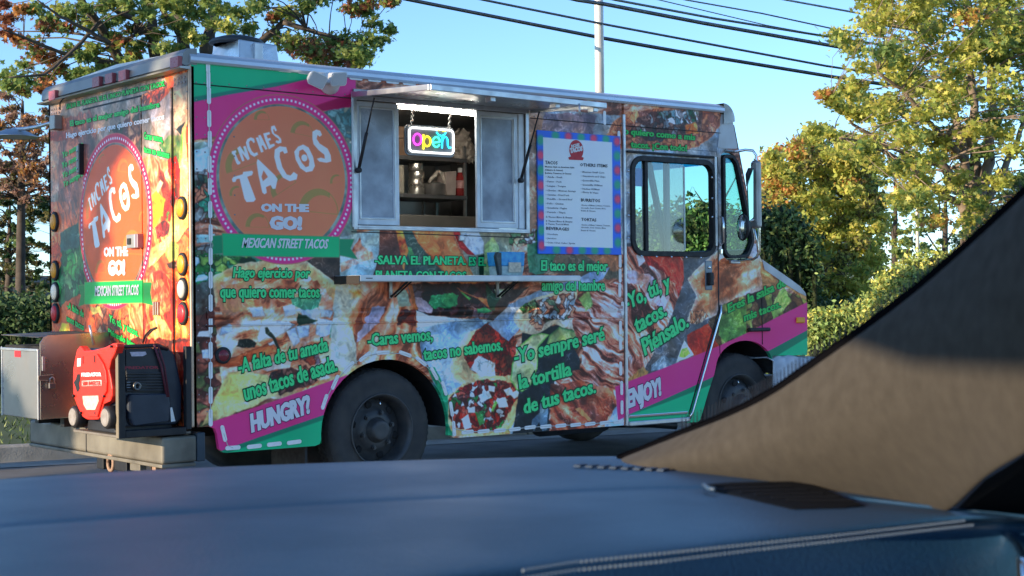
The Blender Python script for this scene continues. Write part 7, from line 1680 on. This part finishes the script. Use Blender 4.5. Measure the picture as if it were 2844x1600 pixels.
# left shrub row base and distant building
bd = thing('low_building', 'long low tan building far away at the left edge', 'building', gp(60, 70))
c = gp(60, 70)
bb = MB().box(c.x - 22, c.x + 24, c.y, c.y + 10, .1, 2.2).obj('wall', mat("tan_brick", (.42, .26, .18), .8, 0, .1, 1), bd)
MB().box(c.x - 22.4, c.x + 24.4, c.y - .4, c.y + 10.4, 2.2, 2.5).obj('roof', mat("flat_roof", (.2, .19, .18), .8), bd)
for k in range(9): box('window', c.x - 19 + k * 5, c.x - 17 + k * 5, c.y - .03, c.y + .05, .9, 1.9, M_INTD, bd, 0)
# ------------------------------------------------------------------ poles and lines
M_POLE = mat("pole_steel", (.62, .60, .56), .45, .3, .1, 2)
def pole(label, px, dep, dia, h):
    b = gp(px, dep); t = thing('lamp_post', label, 'lamp post', b, 'lamp posts behind the verge')
    MB().tube([b, b + Vector((0, 0, h * .5)), b + Vector((0, 0, h))], [dia / 2, dia / 2 * .95, dia / 2 * .85], 16).obj('pole', M_POLE, t, True)
    box('base_plate', b.x - dia, b.x + dia, b.y - dia, b.y + dia, .118, .17, M_POLE, t, .01)
    a = b + Vector((0, 0, h)); tubeo('lamp_arm', [a, a + Vector((-.8, -.6, .3))], dia * .25, M_POLE, t); 
    q = a + Vector((-1.1, -.8, .32)); box('lamp_head', q.x - .35, q.x + .35, q.y - .16, q.y + .16, q.z - .06, q.z + .06, M_POLE, t, .03)
pole('tall pale steel lamp post rising behind the middle of the truck roof', 1671.5, 26, .158, 12)
pole('slim white lamp post standing behind the hedge on the right', 2550, 19.2, .046, 3.9)
LN = [([w6(-150, -42), w6(60, 0), w6(560, 100), w6(840, 155), w6(1150, 210), w6(1790, 315), w6(1930, 336), w6(2700, 440)], .036, 'lowest thick black cable crossing the sky from the roof vent side'),
      ([w6(150, -45), w6(360, 0), w6(840, 97), w6(1200, 165), w6(1760, 270), w6(2700, 415)], .022, 'thin black cable second from the bottom of the bundle'),
      ([w6(560, -42), w6(740, 0), w6(850, 16), w6(1260, 95), w6(1800, 190), w6(2700, 330)], .034, 'thick black cable third from the bottom of the bundle'),
      ([w6(700, -44), w6(900, 0), w6(1300, 75), w6(1800, 155), w6(2700, 290)], .022, 'thin black cable just above the upper thick one'),
      ([w6(880, -44), w6(1080, 0), w6(1520, 104), w6(1800, 155), w6(2700, 285)], .010, 'hair thin wire joining the cable below it near the right tree'),
      ([w6(980, -44), w6(1190, 0), w6(1500, 55), w6(1810, 122), w6(2700, 260)], .014, 'thin wire second from the top of the bundle'),
      ([w6(1380, -44), w6(1600, 0), w6(1940, 62), w6(2700, 190)], .018, 'wire above the bundle ending in the right maple'),
      ([w6(1650, -50), w6(1900, 0), w6(1970, 12), w6(2700, 150)], .020, 'topmost wire cut off by the upper edge near the right maple')]
for pts, r, lab in LN:
    n = len(pts); x0_, x1_ = pts[0][0], pts[-1][0]
    P3 = [at(p[0], p[1], 20 + 22 * (p[0] - x0_) / (x1_ - x0_)) for p in pts]
    o = MB().tube(P3, [r * (20 + 22 * i / n) / 30 for i in range(n)], 8).obj('power_line', mat("cable_black", (.012, .012, .014), .5), None, True)
    tag(o, lab, 'power line', 'power lines crossing the sky')
    me = o.data; c = sum((v.co for v in me.vertices), Vector()) / len(me.vertices)
    for v in me.vertices: v.co -= c
    o.location = c
# grass on the verge where it shows
N = 26000
u = rng.uniform(0, 1, N); gx = rng.uniform(-20, 24, N); gy = rng.uniform(0, 1, N) ** 1.3 * 9
base = np.array(KA)[None, :] + np.array(kd)[None, :] * gx[:, None] + np.array(kn)[None, :] * (gy[:, None] + .2); base[:, 2] = .118
h = rng.uniform(.03, .065, N); an = rng.uniform(0, 2 * PI, N); dx = np.stack([np.cos(an), np.sin(an), np.zeros(N)], 1) * .008
tip = base + np.stack([rng.normal(0, .03, N), rng.normal(0, .03, N), h], 1)
V_ = np.stack([base - dx, base + dx, tip], 1)
gr = fast_mesh('grass', V_, 3, colour('gd', N) * .7, M_HEDGE); tag(gr, 'short green grass on the verge behind the kerb', 'grass')
# tree outside the frame on the left whose crown dapples the rear of the truck

# ------------------------------------------------------------------ inside of the car the picture was taken from
car = thing('car_interior', 'blurred dark blue car dashboard and tan windscreen pillar in the foreground', 'car', (-3.6, -7.6, 0))
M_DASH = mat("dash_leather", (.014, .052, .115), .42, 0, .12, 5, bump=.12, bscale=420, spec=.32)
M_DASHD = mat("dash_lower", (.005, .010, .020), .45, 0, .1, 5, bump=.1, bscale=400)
ZD = 1.132
def D_(x, y, dz=0): return on_z((x, y), ZD + dz)
xs = [-260, 0, 250, 500, 800, 1100, 1400, 1650, 1850, 2050, 2250, 2450, 2640, 2780, 2960]
far = [1356, 1330, 1314, 1301, 1289, 1279, 1271, 1267, 1267, 1286, 1318, 1352, 1386, 1412, 1440]
def lerp_row(f, dy): return [a + dy for a in f]
ridge = [1850, 1810, 1775, 1735, 1690, 1648, 1606, 1575, 1550, 1524, 1500, 1478, 1456, 1448, 1450]
rows = []
def row(ys, dz): rows.append([D_(x, y, dz) for x, y in zip(xs, ys)])
row([y + 0 for y in far], -.035); row(far, -.010); row([y + 7 for y in far], -.002); row([y + 18 for y in far], 0)
mid = lambda t: [a + (b - a) * t for a, b in zip(far, ridge)]
sm = [1492, 1465, 1446, 1428, 1408, 1392, 1378, 1366, 1358, 1360, 1378, 1398, 1420, 1428, 1446]
row([a + (b - a) * .55 for a, b in zip(lerp_row(far, 18), sm)], .003)
row([y - 9 for y in sm], .0035); row(sm, .0005); row([y + 10 for y in sm], .004)
row([a + (b - a) * .35 for a, b in zip(sm, ridge)], .004); row([a + (b - a) * .68 for a, b in zip(sm, ridge)], .002); row([a + (b - a) * .90 for a, b in zip(sm, ridge)], -.001); row(ridge, -.005)
last = rows[-1]
rows.append([p + Vector((-.010, -.014, -.012)) for p in last]); rows.append([p + Vector((-.016, -.022, -.035)) for p in last])
nx_ = len(xs); vs = [p for r in rows for p in r]; fs = [(j * nx_ + i, j * nx_ + i + 1, (j + 1) * nx_ + i + 1, (j + 1) * nx_ + i) for j in range(len(rows) - 1) for i in range(nx_ - 1)]
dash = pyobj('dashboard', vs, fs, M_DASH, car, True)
md = dash.modifiers.new('s', 'SUBSURF'); md.levels = 2; md.render_levels = 2
low = [p + Vector((-.016, -.022, -.035)) for p in last]
vs = low + [p + Vector((-.045, -.060, -.10)) for p in low] + [p + Vector((-.06, -.08, -.5)) for p in low]
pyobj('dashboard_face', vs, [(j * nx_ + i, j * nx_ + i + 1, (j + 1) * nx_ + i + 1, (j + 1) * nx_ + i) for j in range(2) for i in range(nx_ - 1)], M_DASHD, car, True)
# twin rows of stitching along the front ridge
def stitch_row(pts, n, dz):
    P3 = [on_z(w4(*p), ZD + dz) for p in pts]; cum = [0]
    for a, b in zip(P3, P3[1:]): cum.append(cum[-1] + (b - a).length)
    me = None
    for k in range(n):
        s_ = cum[-1] * k / n; i = max(j for j in range(len(cum) - 1) if cum[j] <= s_); f_ = (s_ - cum[i]) / (cum[i + 1] - cum[i])
        p = P3[i].lerp(P3[i + 1], f_); d = (P3[i + 1] - P3[i]).normalized()
        if me is None:
            m_ = MB().tube([Vector((-.0011, 0, 0)), Vector((-.0005, 0, .0004)), Vector((.0005, 0, .0004)), Vector((.0011, 0, 0))], [.0004, .0008, .0008, .0004], 6); o = m_.obj('stitch', mat("stitch_thread", (.20, .26, .33), .7), None, True); me = o.data; o.parent = car
        else:
            o = bpy.data.objects.new('stitch', me); COL.objects.link(o); o.parent = car
        o.location = p - wloc(car); o.rotation_euler = (0, 0, math.atan2(d.y, d.x) + .35)
    return
stitch_row([(-300, 1215), (0, 1168), (500, 1118), (1000, 1066), (1500, 1014), (1900, 968), (2250, 928)], 104, .0035)
stitch_row([(-300, 1262), (0, 1214), (500, 1164), (1050, 1096), (1500, 1046), (1900, 998), (2300, 952)], 104, .0028)
# defroster slots near the glass, side air vent
for k in range(8):
    x = 45 + k * 68; a_, b_ = on_z(w4(x - 18, 606 + k * 3.5), ZD + .002), on_z(w4(x + 20, 608 + k * 3.5), ZD + .002); d = (b_ - a_)
    n_ = Vector((-d.y, d.x, 0)).normalized() * .012
    MB().prism([a_, b_, b_ - n_, a_ - n_], (0, 0, .0015)).obj('defroster_slot', mat("slot_dark", (.012, .035, .075), .6), car)
vp = [(730, 712), (900, 700), (1320, 694), (1450, 742), (1670, 832), (1560, 846), (1240, 852), (1060, 812), (880, 762), (800, 742)]
vt = MB().prism([on_z(w4(*p), ZD + .0048) for p in vp], (0, 0, -.010)).obj('air_vent', mat("vent_dark", (.003, .004, .006), .8, spec=.1), car, bevel=.002)
for k in range(6):
    t_ = .14 + k * .14
    a_ = on_z(w4(760 + 90 * k, 725 + 16 * k), ZD + .0052); b_ = on_z(w4(1150 + 90 * k, 706 + 20 * k), ZD + .0052); bar('vent_slat', a_, b_, .004, .0008, mat("vent_slat", (.005, .006, .009), .7, spec=.15), vt)
a_, b_, c_ = on_z(w4(735, 716), ZD + .007), on_z(w4(760, 738), ZD + .007), on_z(w4(800, 745), ZD + .007); tubeo('vent_rim', [a_, b_, c_], .0016, mat("vent_rim", (.03, .06, .11), .5), vt)
# windscreen pillar: curved fabric trim
up_ = [F(1560, 1160), F(1620, 1138), F(1700, 1104), F(1800, 1066), F(1880, 1030), F(1960, 986), F(2060, 915), F(2200, 818), F(2320, 728), F(2450, 615), F(2576, 498), F(2700, 385), F(2900, 200)]
lo_ = [F(1560, 1200), F(1660, 1200), F(1800, 1215), F(1960, 1235), F(2100, 1265), F(2260, 1292), F(2372, 1300), F(2420, 1262), F(2480, 1200), F(2540, 1165), F(2640, 1110), F(2800, 1000), F(3000, 850)]
n = len(up_); vs = []; fs = []; mrow = 9
for i in range(n):
    t = i / (n - 1); dpt = 1.30 - .62 * t
    for j in range(mrow):
        s_ = j / (mrow - 1); px = up_[i][0] + (lo_[i][0] - up_[i][0]) * s_; py = up_[i][1] + (lo_[i][1] - up_[i][1]) * s_
        vs.append(at(px, py, dpt + .05 * (2 * s_ - 1) ** 2 * (1.0 if s_ < .5 else .4) - .02 * s_))
for i in range(n - 1):
    for j in range(mrow - 1): a = i * mrow + j; fs.append((a, a + 1, a + mrow + 1, a + mrow))
M_PIL = mat("pillar_fabric", (.042, .036, .028), .95, 0, .12, 90, bump=.05, bscale=500, sheen=.0)
pil = pyobj('windscreen_pillar', vs, fs, M_PIL, car, True); md = pil.modifiers.new('t', 'SOLIDIFY'); md.thickness = .003; md.offset = 1
md = pil.modifiers.new('s', 'SUBSURF'); md.levels = 1; md.render_levels = 2
# rubber seal along the pillar and the black ceramic band of the glass with its fading comb
vs = []; fs = []
for i in range(n):
    t = i / (n - 1); dd = 1.30 - .62 * t + .05; a = Vector(up_[min(i + 1, n - 1)]) - Vector(up_[max(i - 1, 0)]); a.normalize(); nr = Vector((a.y, -a.x)) 
    for o_ in (-14, 2, 11): vs.append(at(up_[i][0] + nr.x * o_, up_[i][1] + nr.y * o_, dd + .004 + (.012 if o_ == 11 else 0)))
for i in range(n - 1):
    for j in range(2): a = i * 3 + j; fs.append((a, a + 1, a + 4, a + 3))
sl_ = pyobj('glass_seal', vs, fs, mat("seal_black", (.004, .004, .005), .9, 0, 0, spec=0.0), car, True); md = sl_.modifiers.new('t', 'SOLIDIFY'); md.thickness = .003
fb = MB(); segs = 100
def upt(t):
    f_ = t * (n - 1); i = min(int(f_), n - 2); f_ -= i
    p = (up_[i][0] + (up_[i + 1][0] - up_[i][0]) * f_, up_[i][1] + (up_[i + 1][1] - up_[i][1]) * f_); return p, 1.36 - .62 * t
for k in range(segs):
    t = .18 + .80 * k / segs
    p, dd = upt(t); w_ = 58
    a = at(p[0] - 2.6, p[1] + 2, dd + .03); b = at(p[0] + 2.6, p[1] + 2, dd + .03); c_ = at(p[0] + .6, p[1] - w_, dd + .04); e_ = at(p[0] - .6, p[1] - w_, dd + .04)
    fb.prism([a, b, c_, e_], (.0005, .0008, 0))
o = fb.obj('ceramic_band', mat("ceramic_black", (.008, .008, .010), .5, 0, 0), car); o['kind'] = 'stuff'
# dark door pillar, side trim and chrome air outlet ring at the lower right
dk = mat("door_trim_black", (.006, .007, .010), .6, 0, .2, 10)
vs = [at(*p, d) for p, d in ((F(2380, 1310), .98), (F(2420, 1268), .97), (F(2480, 1206), .95), (F(2540, 1170), .93), (F(2700, 1060), .88), (F(3000, 900), .85), (F(3000, 1700), .85), (F(2640, 1345), .98), (F(2520, 1335), 1.0))]
MB().prism(vs, (.01, .012, 0)).obj('door_trim', dk, car)
tubeo('chrome_trim', [on_z(w4(*p), ZD - .012) for p in ((2355, 955), (2420, 985), (2500, 1025), (2545, 1080), (2580, 1150), (2600, 1260))], .0032, M_CHROME, car)
vs = [on_z(w4(*p), ZD - .02) for p in ((2330, 950), (2420, 1000), (2500, 1040), (2560, 1160), (2580, 1400), (3000, 1500), (3000, 900), (2500, 900))]
MB().prism(vs, (0, 0, -.05)).obj('side_outlet', dk, car)
# unseen car roof, header and visor, added and sized to shade dashboard and upper pillar
cf = Vector((CM[0][2], CM[1][2], 0)).normalized(); cr = Vector((cf.y, -cf.x, 0)); C0 = Vector(CP)
def CW(r_, f_, u_): return C0 + cr * r_ + cf * f_ + Vector((0, 0, u_))
M_HL = mat("headliner", (.10, .095, .085), .95, 0, .1, 20)
MB().prism([CW(-1.1, -.35, .34), CW(.80, -.35, .34), CW(.85, .10, .33), CW(.60, .62, .27), CW(-.85, .62, .27), CW(-1.15, .10, .33)], (0, 0, .03)).obj('car_roof', M_HL, car, bevel=.004)
MB().prism([CW(-.86, .60, .262), CW(.60, .60, .262), CW(.60, .72, .240), CW(-.86, .72, .232)], (0, 0, .02)).obj('windscreen_header', M_HL, car, bevel=.004)
MB().prism([CW(-.72, .40, .268), CW(-.30, .40, .268), CW(-.30, .66, .205), CW(-.72, .66, .205)], (0, 0, .012)).obj('sun_visor', M_HL, car, bevel=.003)
# trees outside the frame to the left: their crowns throw the shade on the back of the truck
def shade_tree(label, base, clumps, leaf=.16, per=60):
    t = thing('street_tree', label, 'tree', base)
    w_ = MB(); top = Vector(base) + Vector((0, 0, clumps[0][2] * .7)); w_.tube([Vector(base), Vector(base) + Vector((.1, 0, 1.5)), top], [.22, .18, .10], 10)
    P_ = []
    for (x, y, z, r) in clumps:
        c = Vector((x, y, z)); w_.tube([top - Vector((0, 0, .8)), c.lerp(top, .5), c], [.07, .05, .02], 6, False)
        u = rng.normal(size=(per, 3)); u /= np.linalg.norm(u, axis=1)[:, None]; P_.append(np.array([x, y, z]) + u * (rng.uniform(0, 1, per) ** .5)[:, None] * r)
    w_.obj('trunk', MATS["maple_bark"], t, True)
    P_ = np.concatenate(P_); leaves('foliage', P_, leaf, colour('gy', len(P_)), MAPLE, M_LEAF, t, .5)
TX = -14.0
def shadow_at(y, z): # where a leaf at x=TX must be to shade (0, y, z)
    k = -TX / math.cos(SUN_EL); d = SD; s_ = (TX) / d.x
    return Vector((0, y, z)) + d * s_
cl = []
def blob(y, z, r): q = shadow_at(y, z); cl.append((q.x + random.uniform(-.8, .8), q.y, q.z, r))
SHP = [(-.5, 3.5), (-.12, 2.78), (.35, 2.62), (.80, 2.42), (1.08, 2.1), (1.22, 1.7), (1.26, 1.2), (1.42, .9), (1.46, .15), (3.6, .15), (3.6, 3.5)]
LEAKS = [(2.02, 2.1), (1.95, 1.5), (1.5, 1.0), (1.9, .75), (1.6, .85), (2.05, 2.62)]
for yy_ in np.arange(-.3, 3.6, .23):
    for zz_ in np.arange(.1, 3.5, .23):
        y_, z_ = yy_ + random.uniform(-.08, .08), zz_ + random.uniform(-.08, .08)
        if inpoly((y_, z_), SHP) and min(math.hypot(y_ - a, z_ - b) for a, b in LEAKS) > .2: blob(y_, z_, .20) if random.random() > .12 else None
blob(-.15, 1.40, .12)
for yy_ in np.arange(1.45, 2.9, .16):
    for zz_ in (.2, .33, .46): blob(yy_, zz_, .13)
b_ = shadow_at(3.0, 0); b_.z = 0
shade_tree('leafy tree standing outside the frame on the left of the street', (b_.x, b_.y + .6, .118), cl, per=44)
